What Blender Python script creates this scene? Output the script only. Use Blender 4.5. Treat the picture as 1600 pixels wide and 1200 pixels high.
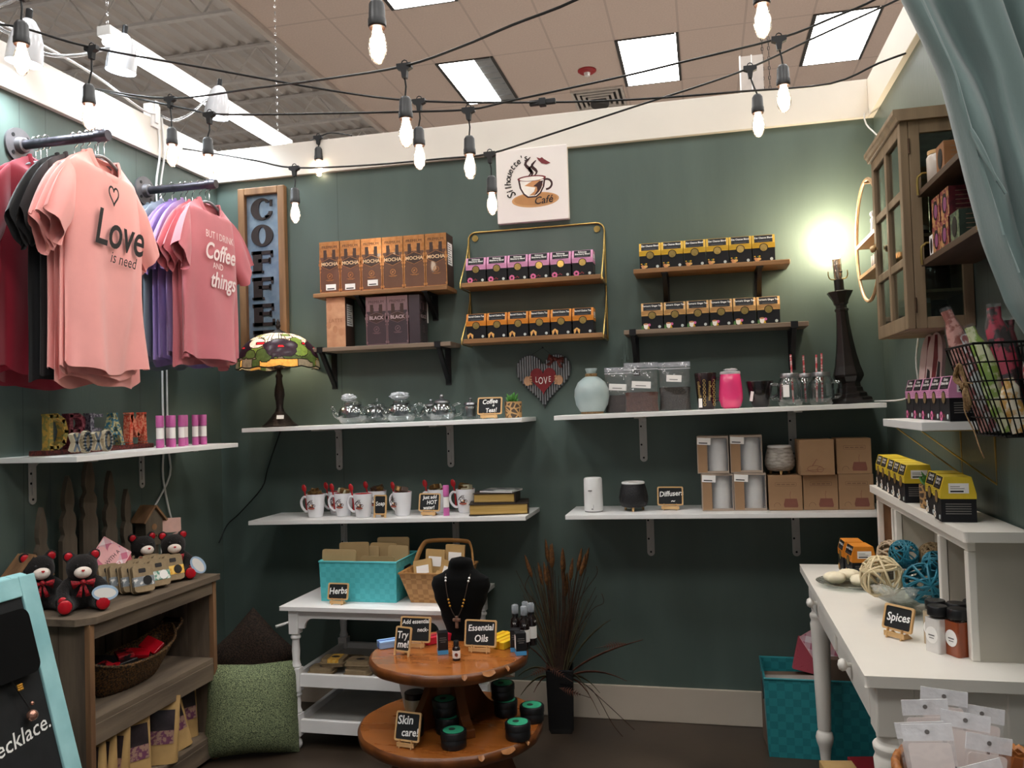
import bpy, math, random
from mathutils import Vector, Matrix
rad = math.radians; PI = math.pi; sin = math.sin; cos = math.cos
for o in list(bpy.data.objects): bpy.data.objects.remove(o)
SC = bpy.context.scene; COL = SC.collection
RNG = random.Random(7)
# ---------------------------------------------------------------- camera
yaw, pitch, roll = -0.22908, 0.02956, -0.02986
f_ = Vector((sin(yaw)*cos(pitch), cos(yaw)*cos(pitch), sin(pitch)))
r_ = f_.cross(Vector((0, 0, 1))).normalized(); u_ = r_.cross(f_)
r2 = cos(roll)*r_ + sin(roll)*u_; u2 = -sin(roll)*r_ + cos(roll)*u_
cam = bpy.data.objects.new('camera', bpy.data.cameras.new('camera')); COL.objects.link(cam)
cam.matrix_world = Matrix(((r2.x, u2.x, -f_.x, 2.3386), (r2.y, u2.y, -f_.y, -3.6610), (r2.z, u2.z, -f_.z, 1.37), (0, 0, 0, 1)))
cam.data.sensor_width = 36; cam.data.lens = 36*1291.35/1600; cam.data.clip_start = 0.02
SC.camera = cam
# ---------------------------------------------------------------- view and world
SC.view_settings.view_transform = 'Standard'; SC.view_settings.look = 'None'
SC.view_settings.exposure = EXPOSURE = 0.0; SC.view_settings.gamma = 1.0; SC.view_settings.use_curve_mapping = False
try:
    SC.cycles.use_denoising = True; SC.cycles.caustics_reflective = False; SC.cycles.caustics_refractive = False
    SC.cycles.max_bounces = 10; SC.cycles.transparent_max_bounces = 24; SC.cycles.sample_clamp_indirect = 6
except Exception: pass
world = bpy.data.worlds.new('store_ambience'); SC.world = world; world.use_nodes = True
bg = world.node_tree.nodes['Background']; bg.inputs[0].default_value = (0.95, 0.97, 1.0, 1); bg.inputs[1].default_value = 0.25
PANEL_E = 18.0; BULB_E = 38.0; SPOT_W = 32.0; LAMP_W = 12.0; GLOW_W = 2.2
# ---------------------------------------------------------------- materials
def lin(h):
    if isinstance(h, (tuple, list)): return tuple(h[:3])
    v = [int(h[i:i+2], 16)/255 for i in (0, 2, 4)]
    return tuple(c/12.92 if c <= .04045 else ((c+.055)/1.055)**2.4 for c in v)
MATS = {}
def mat(name, hexc, rough=.5, metal=0, var=.10, scale=14, bump=0, bscale=60, stretch=(1, 1, 1), c2=None, spec=.5, trans=0, emit=0, alpha=1, coat=0, ior=1.45, sheen=0, rvar=0, sharp=None):
    """principled material whose colour, bump and gloss are driven by noise in the object's own space"""
    if name in MATS: return MATS[name]
    m = bpy.data.materials.new(name); m.use_nodes = True; nt = m.node_tree; N = nt.nodes; L = nt.links
    b = N['Principled BSDF']; col = lin(hexc)
    tc = N.new('ShaderNodeTexCoord'); mp = N.new('ShaderNodeMapping'); mp.inputs['Scale'].default_value = stretch
    L.new(tc.outputs['Object'], mp.inputs['Vector'])
    nz = N.new('ShaderNodeTexNoise'); nz.inputs['Scale'].default_value = scale; nz.inputs['Detail'].default_value = 4
    L.new(mp.outputs[0], nz.inputs['Vector'])
    rp = N.new('ShaderNodeValToRGB'); e = rp.color_ramp.elements
    a = tuple(max(0, c*(1-var)) for c in col) if c2 is None else lin(c2)
    z = tuple(min(1, c*(1+var)) for c in col) if c2 is None else col
    e[0].color = (*a, 1); e[1].color = (*z, 1)
    e[0].position, e[1].position = sharp or (.32, .68)
    L.new(nz.outputs['Fac'], rp.inputs[0]); L.new(rp.outputs[0], b.inputs['Base Color'])
    b.inputs['Roughness'].default_value = rough; b.inputs['Metallic'].default_value = metal
    b.inputs['Specular IOR Level'].default_value = spec; b.inputs['IOR'].default_value = ior
    b.inputs['Transmission Weight'].default_value = trans; b.inputs['Alpha'].default_value = alpha
    b.inputs['Coat Weight'].default_value = coat; b.inputs['Sheen Weight'].default_value = sheen
    if emit:
        L.new(rp.outputs[0], b.inputs['Emission Color']); b.inputs['Emission Strength'].default_value = emit
    if bump:
        n2 = N.new('ShaderNodeTexNoise'); n2.inputs['Scale'].default_value = bscale; n2.inputs['Detail'].default_value = 3
        L.new(mp.outputs[0], n2.inputs['Vector'])
        bp = N.new('ShaderNodeBump'); bp.inputs['Strength'].default_value = bump; bp.inputs['Distance'].default_value = .004
        L.new(n2.outputs['Fac'], bp.inputs['Height']); L.new(bp.outputs[0], b.inputs['Normal'])
    if rvar:
        mr = N.new('ShaderNodeMapRange'); mr.inputs['To Min'].default_value = max(0, rough-rvar); mr.inputs['To Max'].default_value = rough+rvar
        L.new(nz.outputs['Fac'], mr.inputs['Value']); L.new(mr.outputs[0], b.inputs['Roughness'])
    MATS[name] = m; return m
def wood(name, c, dark, axis='x', rough=.55, scale=9, coat=0, bump=.15):
    st = {'x': (.12, 1, 1), 'y': (1, .12, 1), 'z': (1, 1, .12)}[axis]
    return mat(name, c, rough, scale=scale*2.2, c2=dark, stretch=st, bump=bump, bscale=60, coat=coat, sharp=(.3, .72))
def line_mat(name, c, lines, axis, rough=.4, **k):
    """painted panel wall: noise plus thin darker seams at given positions along an axis"""
    m = mat(name, c, rough, **k); nt = m.node_tree; N = nt.nodes; L = nt.links; b = N['Principled BSDF']
    tc = N['Texture Coordinate']; sp = N.new('ShaderNodeSeparateXYZ'); L.new(tc.outputs['Object'], sp.inputs[0])
    prev = None
    for p in lines:
        cm = N.new('ShaderNodeMath'); cm.operation = 'COMPARE'; cm.inputs[1].default_value = p; cm.inputs[2].default_value = .0022
        L.new(sp.outputs['XYZ'.index(axis)], cm.inputs[0])
        if prev is None: prev = cm
        else:
            ad = N.new('ShaderNodeMath'); ad.operation = 'MAXIMUM'; L.new(prev.outputs[0], ad.inputs[0]); L.new(cm.outputs[0], ad.inputs[1]); prev = ad
    mx = N.new('ShaderNodeMix'); mx.data_type = 'RGBA'
    src = b.inputs['Base Color'].links[0].from_socket
    L.new(prev.outputs[0], mx.inputs[0]); L.new(src, mx.inputs[6]); mx.inputs[7].default_value = (*[x*.7 for x in lin(c)], 1)
    L.new(mx.outputs[2], b.inputs['Base Color']); return m
def weave_mat(name, c1, c2, sx, rough=.5, bump=.6, plane='xz'):
    """checker weave of flat straps: colour and height alternate in object space"""
    m = mat(name, c1, rough, var=.12, scale=20); nt = m.node_tree; N = nt.nodes; L = nt.links; b = N['Principled BSDF']
    tc = N['Texture Coordinate']; mp = N.new('ShaderNodeMapping'); L.new(tc.outputs['Object'], mp.inputs[0])
    mp.inputs['Location'].default_value = (.013, .013, .0101)
    ck = N.new('ShaderNodeTexChecker'); ck.inputs['Scale'].default_value = sx; L.new(mp.outputs[0], ck.inputs['Vector'])
    ck.inputs['Color1'].default_value = (*lin(c1), 1); ck.inputs['Color2'].default_value = (*lin(c2), 1)
    src = b.inputs['Base Color'].links[0].from_socket
    mx = N.new('ShaderNodeMix'); mx.data_type = 'RGBA'; mx.inputs[0].default_value = .65
    L.new(src, mx.inputs[6]); L.new(ck.outputs[0], mx.inputs[7]); L.new(mx.outputs[2], b.inputs['Base Color'])
    bp = N.new('ShaderNodeBump'); bp.inputs['Strength'].default_value = bump; bp.inputs['Distance'].default_value = .004
    L.new(ck.outputs['Fac'], bp.inputs['Height']); L.new(bp.outputs[0], b.inputs['Normal']); return m
def film_mat(name, c, base_alpha=.12, rough=.15):
    """thin clear film: mostly see-through, shiny where crinkled"""
    m = bpy.data.materials.new(name); m.use_nodes = True; nt = m.node_tree; N = nt.nodes; L = nt.links
    N.remove(N['Principled BSDF']); out = N['Material Output']
    tr = N.new('ShaderNodeBsdfTransparent'); gl = N.new('ShaderNodeBsdfGlossy'); gl.inputs['Color'].default_value = (*lin(c), 1); gl.inputs['Roughness'].default_value = rough
    df = N.new('ShaderNodeBsdfDiffuse'); df.inputs['Color'].default_value = (*lin(c), 1)
    tc = N.new('ShaderNodeTexCoord'); nz = N.new('ShaderNodeTexNoise'); nz.inputs['Scale'].default_value = 22; L.new(tc.outputs['Object'], nz.inputs['Vector'])
    bp = N.new('ShaderNodeBump'); bp.inputs['Strength'].default_value = .7; bp.inputs['Distance'].default_value = .01; L.new(nz.outputs['Fac'], bp.inputs['Height']); L.new(bp.outputs[0], gl.inputs['Normal'])
    m1 = N.new('ShaderNodeMixShader'); m1.inputs[0].default_value = .6; L.new(df.outputs[0], m1.inputs[1]); L.new(gl.outputs[0], m1.inputs[2])
    m2 = N.new('ShaderNodeMixShader'); m2.inputs[0].default_value = base_alpha; L.new(tr.outputs[0], m2.inputs[1]); L.new(m1.outputs[0], m2.inputs[2])
    L.new(m2.outputs[0], out.inputs['Surface']); MATS[name] = m; return m
def thin_glass(name, c, lo=.05, rough=.03, bump=0, bscale=40):
    """thin-walled clear glass: see-through face on, mirror-like towards grazing"""
    m = bpy.data.materials.new(name); m.use_nodes = True; nt = m.node_tree; N = nt.nodes; L = nt.links
    N.remove(N['Principled BSDF']); out = N['Material Output']
    tr = N.new('ShaderNodeBsdfTransparent'); tr.inputs['Color'].default_value = (*lin(c), 1); gl = N.new('ShaderNodeBsdfGlossy'); gl.inputs['Roughness'].default_value = rough
    lw = N.new('ShaderNodeLayerWeight'); lw.inputs['Blend'].default_value = .32; ad = N.new('ShaderNodeMath'); ad.operation = 'MULTIPLY_ADD'; ad.inputs[1].default_value = .75; ad.inputs[2].default_value = lo; ad.use_clamp = True
    tc = N.new('ShaderNodeTexCoord'); nz = N.new('ShaderNodeTexNoise'); nz.inputs['Scale'].default_value = bscale; L.new(tc.outputs['Object'], nz.inputs['Vector'])
    bp = N.new('ShaderNodeBump'); bp.inputs['Strength'].default_value = bump+.02; bp.inputs['Distance'].default_value = .006; L.new(nz.outputs['Fac'], bp.inputs['Height']); L.new(bp.outputs[0], gl.inputs['Normal']); L.new(bp.outputs[0], lw.inputs['Normal'])
    L.new(lw.outputs['Facing'], ad.inputs[0]); mx = N.new('ShaderNodeMixShader'); L.new(ad.outputs[0], mx.inputs[0]); L.new(tr.outputs[0], mx.inputs[1]); L.new(gl.outputs[0], mx.inputs[2]); L.new(mx.outputs[0], out.inputs['Surface'])
    MATS[name] = m; return m
def glow_mat(name, c, strength):
    m = mat(name, c, .3, var=.02, emit=strength); return m
# ---------------------------------------------------------------- mesh builder
_txt = {}
def text_geo(s, size, bold=0., shear=0., align='CENTER', space=1.0):
    k = (s, size, bold, shear, align, space)
    if k in _txt: return _txt[k]
    cu = bpy.data.curves.new('lettering', 'FONT'); cu.body = s; cu.size = size; cu.offset = bold; cu.shear = shear
    cu.align_x = align; cu.align_y = 'CENTER'; cu.resolution_u = 4 if size > .06 else 2; cu.space_character = space; cu.space_line = .95
    ob = bpy.data.objects.new('lettering', cu); me = bpy.data.meshes.new_from_object(ob)
    g = ([v.co.copy() for v in me.vertices], [tuple(p.vertices) for p in me.polygons])
    bpy.data.meshes.remove(me); bpy.data.objects.remove(ob); bpy.data.curves.remove(cu)
    _txt[k] = g; return g
def arcpts(cx, cy, rx, ry, a0, a1, n=12):
    return [(cx+rx*cos(rad(a0+(a1-a0)*i/n)), cy+ry*sin(rad(a0+(a1-a0)*i/n))) for i in range(n+1)]
def ell(cx, cy, rx, ry=None, n=24): return arcpts(cx, cy, rx, ry or rx, 0, 360, n)[:-1]
def rrect(x0, y0, x1, y1, r, n=4):
    return arcpts(x1-r, y0+r, r, r, -90, 0, n)+arcpts(x1-r, y1-r, r, r, 0, 90, n)+arcpts(x0+r, y1-r, r, r, 90, 180, n)+arcpts(x0+r, y0+r, r, r, 180, 270, n)
def heart_poly(w, h, n=36):
    P = []
    for k in range(n):
        a = 2*PI*k/n; P.append((16*sin(a)**3, 13*cos(a)-5*cos(2*a)-2*cos(3*a)-cos(4*a)))
    x0, x1 = min(p[0] for p in P), max(p[0] for p in P); z0, z1 = min(p[1] for p in P), max(p[1] for p in P)
    return [((p[0]-x0)/(x1-x0)*w-w/2, (p[1]-z0)/(z1-z0)*h-h/2) for p in P][::-1]
class MB:
    def __init__(s): s.v = []; s.f = []; s.fm = []; s.fs = []; s.m = []; s.M = Matrix.Identity(4)
    def mi(s, m):
        if m not in s.m: s.m.append(m)
        return s.m.index(m)
    def at(s, loc=(0, 0, 0), rx=0, ry=0, rz=0, sc=1):
        s.M = Matrix.Translation(loc) @ Matrix.Rotation(rad(rz), 4, 'Z') @ Matrix.Rotation(rad(ry), 4, 'Y') @ Matrix.Rotation(rad(rx), 4, 'X') @ (Matrix.Scale(sc, 4) if not isinstance(sc, tuple) else Matrix.Diagonal((*sc, 1))); return s
    def add(s, vs, fs, m, sm=False):
        b = len(s.v); i = s.mi(m)
        s.v += [s.M @ Vector(v) for v in vs]
        for f in fs: s.f.append(tuple(b+k for k in f)); s.fm.append(i); s.fs.append(sm)
        return s
    def box(s, x0, x1, y0, y1, z0, z1, m):
        return s.add([(x0, y0, z0), (x1, y0, z0), (x1, y1, z0), (x0, y1, z0), (x0, y0, z1), (x1, y0, z1), (x1, y1, z1), (x0, y1, z1)],
                     [(3, 2, 1, 0), (4, 5, 6, 7), (0, 1, 5, 4), (1, 2, 6, 5), (2, 3, 7, 6), (3, 0, 4, 7)], m)
    def cbox(s, c, d, m): return s.box(c[0]-d[0]/2, c[0]+d[0]/2, c[1]-d[1]/2, c[1]+d[1]/2, c[2]-d[2]/2, c[2]+d[2]/2, m)
    def prism(s, poly, a, b, m, plane='xz', sm=False):
        n = len(poly)
        if plane == 'xz': mk = lambda p, d: (p[0], d, p[1])
        elif plane == 'xy': mk = lambda p, d: (p[0], p[1], d)
        else: mk = lambda p, d: (d, p[0], p[1])
        vs = [mk(p, a) for p in poly]+[mk(p, b) for p in poly]
        fs = [tuple(range(n)), tuple(reversed(range(n, 2*n)))]
        s.add(vs, fs, m, False)
        return s.add(vs, [(i, i+n, (i+1) % n+n, (i+1) % n) for i in range(n)], m, sm)
    def art(s, poly, y, m): return s.add([(p[0], y, p[1]) for p in poly], [tuple(range(len(poly)))], m)
    def ribbon(s, pts, w, y, m, closed=False):
        n = len(pts); L = []; Rr = []
        for i in range(n):
            a = pts[(i-1) % n] if (closed or i > 0) else pts[i]; b = pts[(i+1) % n] if (closed or i < n-1) else pts[i]
            dx, dz = b[0]-a[0], b[1]-a[1]; l = math.hypot(dx, dz) or 1; ww = (w[i] if isinstance(w, list) else w)/2
            L.append((pts[i][0]-dz/l*ww, y, pts[i][1]+dx/l*ww)); Rr.append((pts[i][0]+dz/l*ww, y, pts[i][1]-dx/l*ww))
        k = n if closed else n-1
        return s.add(L+Rr, [(i, n+i, n+(i+1) % n, (i+1) % n) for i in range(k)], m)
    def text(s, t, size, x, z, y, m, bold=0., shear=0., rot=0, align='CENTER', sx=1., depth=0, space=1.0):
        vs, fs = text_geo(t, size, bold, shear, align, space); c, q = cos(rad(rot)), sin(rad(rot))
        o = [(x+(v.x*sx)*c-v.y*q, y, z+(v.x*sx)*q+v.y*c) for v in vs]
        return s.add(o, fs, m)
    def lathe(s, prof, m, n=24, c=(0, 0, 0), sm=True, sq=None, a0=0, mats=None, capb=True, capt=True):
        vs = []
        for r, z in prof:
            for i in range(n):
                a = 2*PI*i/n+a0; vs.append((c[0]+r*cos(a), c[1]+r*sin(a), c[2]+z))
        k = len(prof)
        for j in range(k-1):
            s.add(vs[j*n:(j+2)*n], [(i, (i+1) % n, n+(i+1) % n, n+i) for i in range(n)], mats[j] if mats else m, sm) if mats else None
        if not mats: s.add(vs, [(j*n+i, j*n+(i+1) % n, (j+1)*n+(i+1) % n, (j+1)*n+i) for j in range(k-1) for i in range(n)], m, sm)
        if capb and prof[0][0] > 1e-5: s.add(vs[:n], [tuple(reversed(range(n)))], mats[0] if mats else m)
        if capt and prof[-1][0] > 1e-5: s.add(vs[-n:], [tuple(range(n))], mats[-1] if mats else m)
        return s
    def cyl(s, c, r, h, m, n=20): return s.lathe([(r, 0), (r, h)], m, n, c)
    def sph(s, c, r, m, nu=16, nv=10):
        if not isinstance(r, (tuple, list)): r = (r, r, r)
        vs = []; 
        for j in range(nv+1):
            t = PI*j/nv
            for i in range(nu):
                a = 2*PI*i/nu; vs.append((c[0]+r[0]*sin(t)*cos(a), c[1]+r[1]*sin(t)*sin(a), c[2]-r[2]*cos(t)))
        return s.add(vs, [(j*nu+i, j*nu+(i+1) % nu, (j+1)*nu+(i+1) % nu, (j+1)*nu+i) for j in range(nv) for i in range(nu)], m, True)
    def tube(s, pts, r, m, n=8, closed=False, flat=1.0):
        P = [Vector(p) for p in pts]; k = len(P); T = []
        for i in range(k):
            a = P[(i-1) % k] if (closed or i) else P[0]; b = P[(i+1) % k] if (closed or i < k-1) else P[-1]
            d = b-a; T.append(d.normalized() if d.length > 1e-9 else Vector((0, 0, 1)))
        u = T[0].orthogonal().normalized(); vs = []
        for i in range(k):
            u = u-T[i]*u.dot(T[i]); u = u.normalized() if u.length > 1e-6 else T[i].orthogonal().normalized(); w = T[i].cross(u); rr = r[i] if isinstance(r, (list, tuple)) else r
            for q in range(n):
                a = 2*PI*q/n; vs.append(P[i]+u*(rr*cos(a))+w*(rr*flat*sin(a)))
        kk = k if closed else k-1
        s.add(vs, [(i*n+q, i*n+(q+1) % n, ((i+1) % k)*n+(q+1) % n, ((i+1) % k)*n+q) for i in range(kk) for q in range(n)], m, True)
        if not closed: s.add(vs, [tuple(reversed(range(n))), tuple((k-1)*n+q for q in range(n))], m)
        return s
    def grid(s, fn, nu, nv, m, wrap=False, sm=True):
        vs = [fn(i/(nu if wrap else nu-1), j/(nv-1)) for j in range(nv) for i in range(nu)]
        return s.add(vs, [(j*nu+i, j*nu+(i+1) % nu, (j+1)*nu+(i+1) % nu, (j+1)*nu+i) for j in range(nv-1) for i in range(nu if wrap else nu-1)], m, sm)
    def build(s, name, parent=None, loc=None, rz=0, bev=0, label=None, cat=None, group=None, kind=None, rot=None, solid=0, sub=0, remesh=0, seg=2):
        me = bpy.data.meshes.new(name); me.from_pydata([tuple(v) for v in s.v], [], s.f)
        for m in s.m: me.materials.append(m)
        me.polygons.foreach_set('material_index', s.fm); me.polygons.foreach_set('use_smooth', s.fs); me.update()
        o = bpy.data.objects.new(name, me); COL.objects.link(o)
        if parent: o.parent = parent
        if loc: o.location = loc
        if rot: o.rotation_euler = [rad(a) for a in rot]
        elif rz: o.rotation_euler.z = rad(rz)
        if remesh:
            q = o.modifiers.new('r', 'REMESH'); q.mode = 'VOXEL'; q.voxel_size = remesh; q.use_smooth_shade = True
            q = o.modifiers.new('s', 'SMOOTH'); q.iterations = 6; q.factor = .5
        if solid: q = o.modifiers.new('t', 'SOLIDIFY'); q.thickness = solid; q.offset = 0
        if bev: q = o.modifiers.new('b', 'BEVEL'); q.width = bev; q.segments = seg; q.limit_method = 'ANGLE'; q.angle_limit = rad(40)
        if sub: q = o.modifiers.new('u', 'SUBSURF'); q.levels = sub; q.render_levels = sub
        if any(s.fs) and not remesh:
            try: me.set_sharp_from_angle(angle=rad(50))
            except Exception: pass
        tag(o, label, cat, group, kind); return o
def tag(o, label=None, cat=None, group=None, kind=None):
    if label: o['label'] = label
    if cat: o['category'] = cat
    if group: o['group'] = group
    if kind: o['kind'] = kind
    return o
def thing(name, label, cat, loc=(0, 0, 0), rz=0, group=None, rot=None):
    o = bpy.data.objects.new(name, None); COL.objects.link(o); o.empty_display_size = .02
    o.location = loc; o.rotation_euler.z = rad(rz)
    if rot: o.rotation_euler = [rad(a) for a in rot]
    return tag(o, label, cat, group)
def kids(o): return [c for c in COL.objects if c.parent == o]
def dup(o, loc, rz=0, label=None, group=None, rot=None, sc=None):
    def cp(x, par):
        c = x.copy(); COL.objects.link(c)
        if par: c.parent = par; c.matrix_parent_inverse = x.matrix_parent_inverse
        for k in kids(x): cp(k, c)
        return c
    r = cp(o, None); r.location = loc; r.rotation_euler = [rad(a) for a in rot] if rot else (0, 0, rad(rz))
    if sc: r.scale = (sc, sc, sc)
    if label: r['label'] = label
    if group: r['group'] = group
    return r
ORD6 = ['leftmost', 'second from left', 'third from left', 'third from right', 'second from right', 'rightmost']
# ---------------------------------------------------------------- shared materials
WHITE = mat('white_paint', 'ecebe9', .35, var=.03); WHITE2 = mat('ivory_paint', 'e2ddd3', .4, var=.04, scale=5)
BLACK = mat('black_plastic', '141416', .38, var=.2); BLACKM = mat('black_matte_iron', '17171a', .5, var=.2, metal=.3)
CHALK = mat('chalkboard_slate', '16181a', .75, var=.18, scale=30); CHALKW = mat('chalk_marker', 'f2f2ee', .8, var=.04)
PINE = wood('pale_pine', 'd9b482', 'c2975f', 'x', .55, 20); BRASS = mat('brass_wire', 'b59a5c', .3, 1, var=.1)
STEEL = mat('chrome_wire', 'd4d4d6', .18, 1, var=.05); PAPER = mat('white_label_paper', 'f1eeea', .7, var=.03)
GREYINK = mat('grey_ink', '6d6a68', .7, var=.1); DARKINK = mat('dark_ink', '1d1a1a', .6, var=.1)
RED = mat('red_plastic', 'b3131c', .3, var=.1); GLASS = thin_glass('clear_glass', 'f2f6f6')
FILM = film_mat('clear_film', 'f4f4f6', .09); KRAFT = mat('kraft_paper', 'b5935f', .75, var=.10, scale=18, bump=.05)
CARD = mat('kraft_cardboard', '9c7a5a', .7, var=.07, scale=10); PULP = mat('moulded_pulp', '8f7c60', .85, var=.12, scale=40, bump=.2, bscale=120)
WDARK = wood('black_brown_wood', '1c1412', '0e0a0a', 'z', .32, 8)
# ================================================================ THE SETTING
BW, WALLH, TRIMZ = 3.06, 2.69, 2.532
wallp = dict(var=.10, scale=3.0, bump=.12, bscale=38, stretch=(1.6, 1.6, .35), spec=.35, rvar=.05)
WALLB = line_mat('green_grey_wall_paint_back', '55635d', [.65], 'X', .38, **wallp)
WALLL = line_mat('green_grey_wall_paint_left', '55635d', [-.60, -1.10, -1.22], 'Y', .36, **wallp)
WALLR = line_mat('green_grey_wall_paint_right', '58655f', [-.09, -1.31], 'Y', .38, **wallp)
FLOORM = mat('brown_polished_concrete', '4a3e33', .38, var=.0, c2='2e2620', scale=2.6, bump=.06, bscale=25, rvar=.12)
TRIMM = mat('trim_white_paint', 'e3ddd3', .45, var=.03, scale=4)
def struct(mb, name, **k): return mb.build(name, kind='structure', **k)
struct(MB().box(-.5, 3.6, -4.6, .3, -.04, 0, FLOORM), 'floor')
struct(MB().box(-9, 12, -9, 15, -.05, -.006, mat('pale_bounce_floor', 'cfc8bf', .45, var=.05, scale=2)), 'floor_2')  # unseen pale store floor, added to bounce light up to the ceiling
struct(MB().box(-.08, BW+.08, 0, .08, 0, WALLH-.01, WALLB), 'wall_back')
struct(MB().box(-.08, 0, -2.75, 0, 0, WALLH-.01, WALLL), 'wall_left')
struct(MB().box(BW, BW+.08, -2.5, 0, 0, WALLH-.01, WALLR), 'wall_right')
struct(MB().box(.022, BW-.022, -.022, .085, TRIMZ, WALLH, TRIMM), 'trim_1', bev=.002)
struct(MB().box(-.085, .022, -2.76, .085, TRIMZ, WALLH, TRIMM), 'trim_2', bev=.002)
struct(MB().box(BW-.022, BW+.085, -2.51, .085, TRIMZ, WALLH, TRIMM), 'trim_3', bev=.002)
BBM = mat('baseboard_offwhite', 'c3b6a6', .45, var=.05, scale=3)
struct(MB().box(.014, BW-.014, -.014, 0, 0, .148, BBM), 'baseboard_back', bev=.003)
struct(MB().box(0, .014, -2.75, 0, 0, .148, BBM), 'baseboard_left', bev=.003)
struct(MB().box(BW-.014, BW, -2.5, 0, 0, .148, BBM), 'baseboard_right', bev=.003)
# dropped ceiling with its t-bar grid in the tile material
CZ = 5.0; GX, GY = .625, 1.22
def tile_mat():
    m = mat('ceiling_tile', 'cbb7ab', .85, var=.05, scale=60, bump=.2, bscale=150); nt = m.node_tree; N = nt.nodes; L = nt.links; b = N['Principled BSDF']
    sp = N.new('ShaderNodeSeparateXYZ'); L.new(N['Texture Coordinate'].outputs['Object'], sp.inputs[0]); outs = []
    for ax, off, st in ((0, -.29, GX), (1, 4.5, GY)):
        a = N.new('ShaderNodeMath'); a.operation = 'SUBTRACT'; L.new(sp.outputs[ax], a.inputs[0]); a.inputs[1].default_value = off-st/2-20*st
        q = N.new('ShaderNodeMath'); q.operation = 'MODULO'; L.new(a.outputs[0], q.inputs[0]); q.inputs[1].default_value = st
        c = N.new('ShaderNodeMath'); c.operation = 'COMPARE'; L.new(q.outputs[0], c.inputs[0]); c.inputs[1].default_value = st/2; c.inputs[2].default_value = .011; outs.append(c)
    x = N.new('ShaderNodeMath'); x.operation = 'MAXIMUM'; L.new(outs[0].outputs[0], x.inputs[0]); L.new(outs[1].outputs[0], x.inputs[1])
    mx = N.new('ShaderNodeMix'); mx.data_type = 'RGBA'; L.new(x.outputs[0], mx.inputs[0]); L.new(b.inputs['Base Color'].links[0].from_socket, mx.inputs[6])
    mx.inputs[7].default_value = (*lin('b9a69b'), 1); L.new(mx.outputs[2], b.inputs['Base Color']); return m
struct(MB().box(-1.54, 10, -8.5, 14, CZ, CZ+.03, tile_mat()), 'ceiling')
struct(MB().box(-1.60, -1.54, -8.5, 14, CZ-.05, CZ+.55, mat('soffit_paint', 'bfb2a9', .6, var=.03)), 'trim_4', bev=.004)
struct(MB().box(-9, 10, 14, 14.1, 0, 7.2, mat('store_far_wall_paint', 'a9a49d', .7, var=.04)), 'wall_far')
# corrugated roof deck over the open part of the store
DECKM = mat('grey_roof_deck', 'd9d1cb', .55, var=.06, scale=2)
d = MB(); prof = []
x = -9.0
while x < -1.62: prof += [(x, 6.55), (x+.09, 6.55), (x+.125, 6.49), (x+.215, 6.49), (x+.25, 6.55)]; x += .25
prof = prof[:-1]
d.add([(p[0], -2, p[1]) for p in prof]+[(p[0], 14, p[1]) for p in prof], [(i, i+1, len(prof)+i+1, len(prof)+i) for i in range(len(prof)-1)], DECKM)
struct(d, 'ceiling_deck')
JOISTM = mat('joist_grey_paint', 'dcd5cf', .5, var=.05)
def joist():
    t = thing('roof_joist', 'grey open web steel roof joist', 'joist', (0, 0, 0))
    for z in (6.44, 5.98):
        MB().box(-8.9, -1.62, -.035, .035, z, z+.035, JOISTM).build('chord', t)
    w = MB(); x = -8.9; k = 0
    while x < -1.9:
        w.tube([(x, 0, 6.45 if k % 2 else 6.0), (x+.36, 0, 6.0 if k % 2 else 6.45)], .012, JOISTM, 6); x += .36; k += 1
    w.build('web', t); return t
j0 = joist(); jl = ['nearest', 'second nearest', 'third nearest', 'fourth nearest', 'fifth nearest', 'farthest']
for i, y in enumerate((1.1, 2.9, 4.7, 6.5, 8.3, 10.1)):
    j = j0 if i == 0 else dup(j0, (0, 0, 0)); j.location = (0, y, 0)
    tag(j, f'grey open web steel roof joist, {jl[i]} of the six', group='roof joists above the open store')
# fluorescent troffers in the dropped ceiling (2 x 4 ft)
DIFF = glow_mat('troffer_diffuser', 'fffdfa', PANEL_E); TRF = mat('troffer_frame_dark', '3a3735', .5, var=.1)
LOUV = mat('silver_louvre', 'b9bbbd', .35, .8, var=.05)
def troffer(louvred=False):
    t = thing('ceiling_light', 'white', 'ceiling light')
    f = MB(); w, l, e = GX, GY, .035
    for a in ((0, e, 0, l), (w-e*.8, w, 0, l), (e, w-e, 0, e*.4), (e, w-e, l-e*.4, l)): f.box(a[0], a[1], a[2], a[3], -.012, .0, TRF)
    f.build('frame', t); x1 = w-.028 if not louvred else w*.66
    MB().box(.03, x1, .015, l-.015, -.009, -.003, DIFF).build('diffuser', t)
    if louvred:
        q = MB().box(x1, w-.03, .02, l-.02, -.004, -.002, LOUV)
        for k in range(7): q.prism([(x1+.01, .05+k*.165), (w-.04, .05+k*.165), (w-.08, .17+k*.165)], -.012, -.004, LOUV, 'xy')
        q.build('louvre', t)
    return t
tr0 = troffer(); tr1 = troffer(True); n = 0
rowl = {6.94: 'far behind the display wall', 4.5: 'visible above the back wall trim', 2.06: 'at the top edge of the picture', -.38: 'over the booth', -2.82: 'over the camera aisle', -5.26: 'behind the aisle'}
for y, rl in rowl.items():
    for k, cl in enumerate(('left', 'middle', 'right', 'outer right')):
        loc = (-.29+k*1.875, y, CZ-.001)
        if (y, k) == (4.5, 0): o = tr1; lb = 'bright ceiling light panel with silver louvre strip along its right side'
        else:
            o = tr0 if n == 0 else dup(tr0, loc); n += 1; lb = f'bright ceiling light panel, {cl} of the row {rl}'
        o.location = loc; tag(o, lb, group='ceiling light panels')
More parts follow.
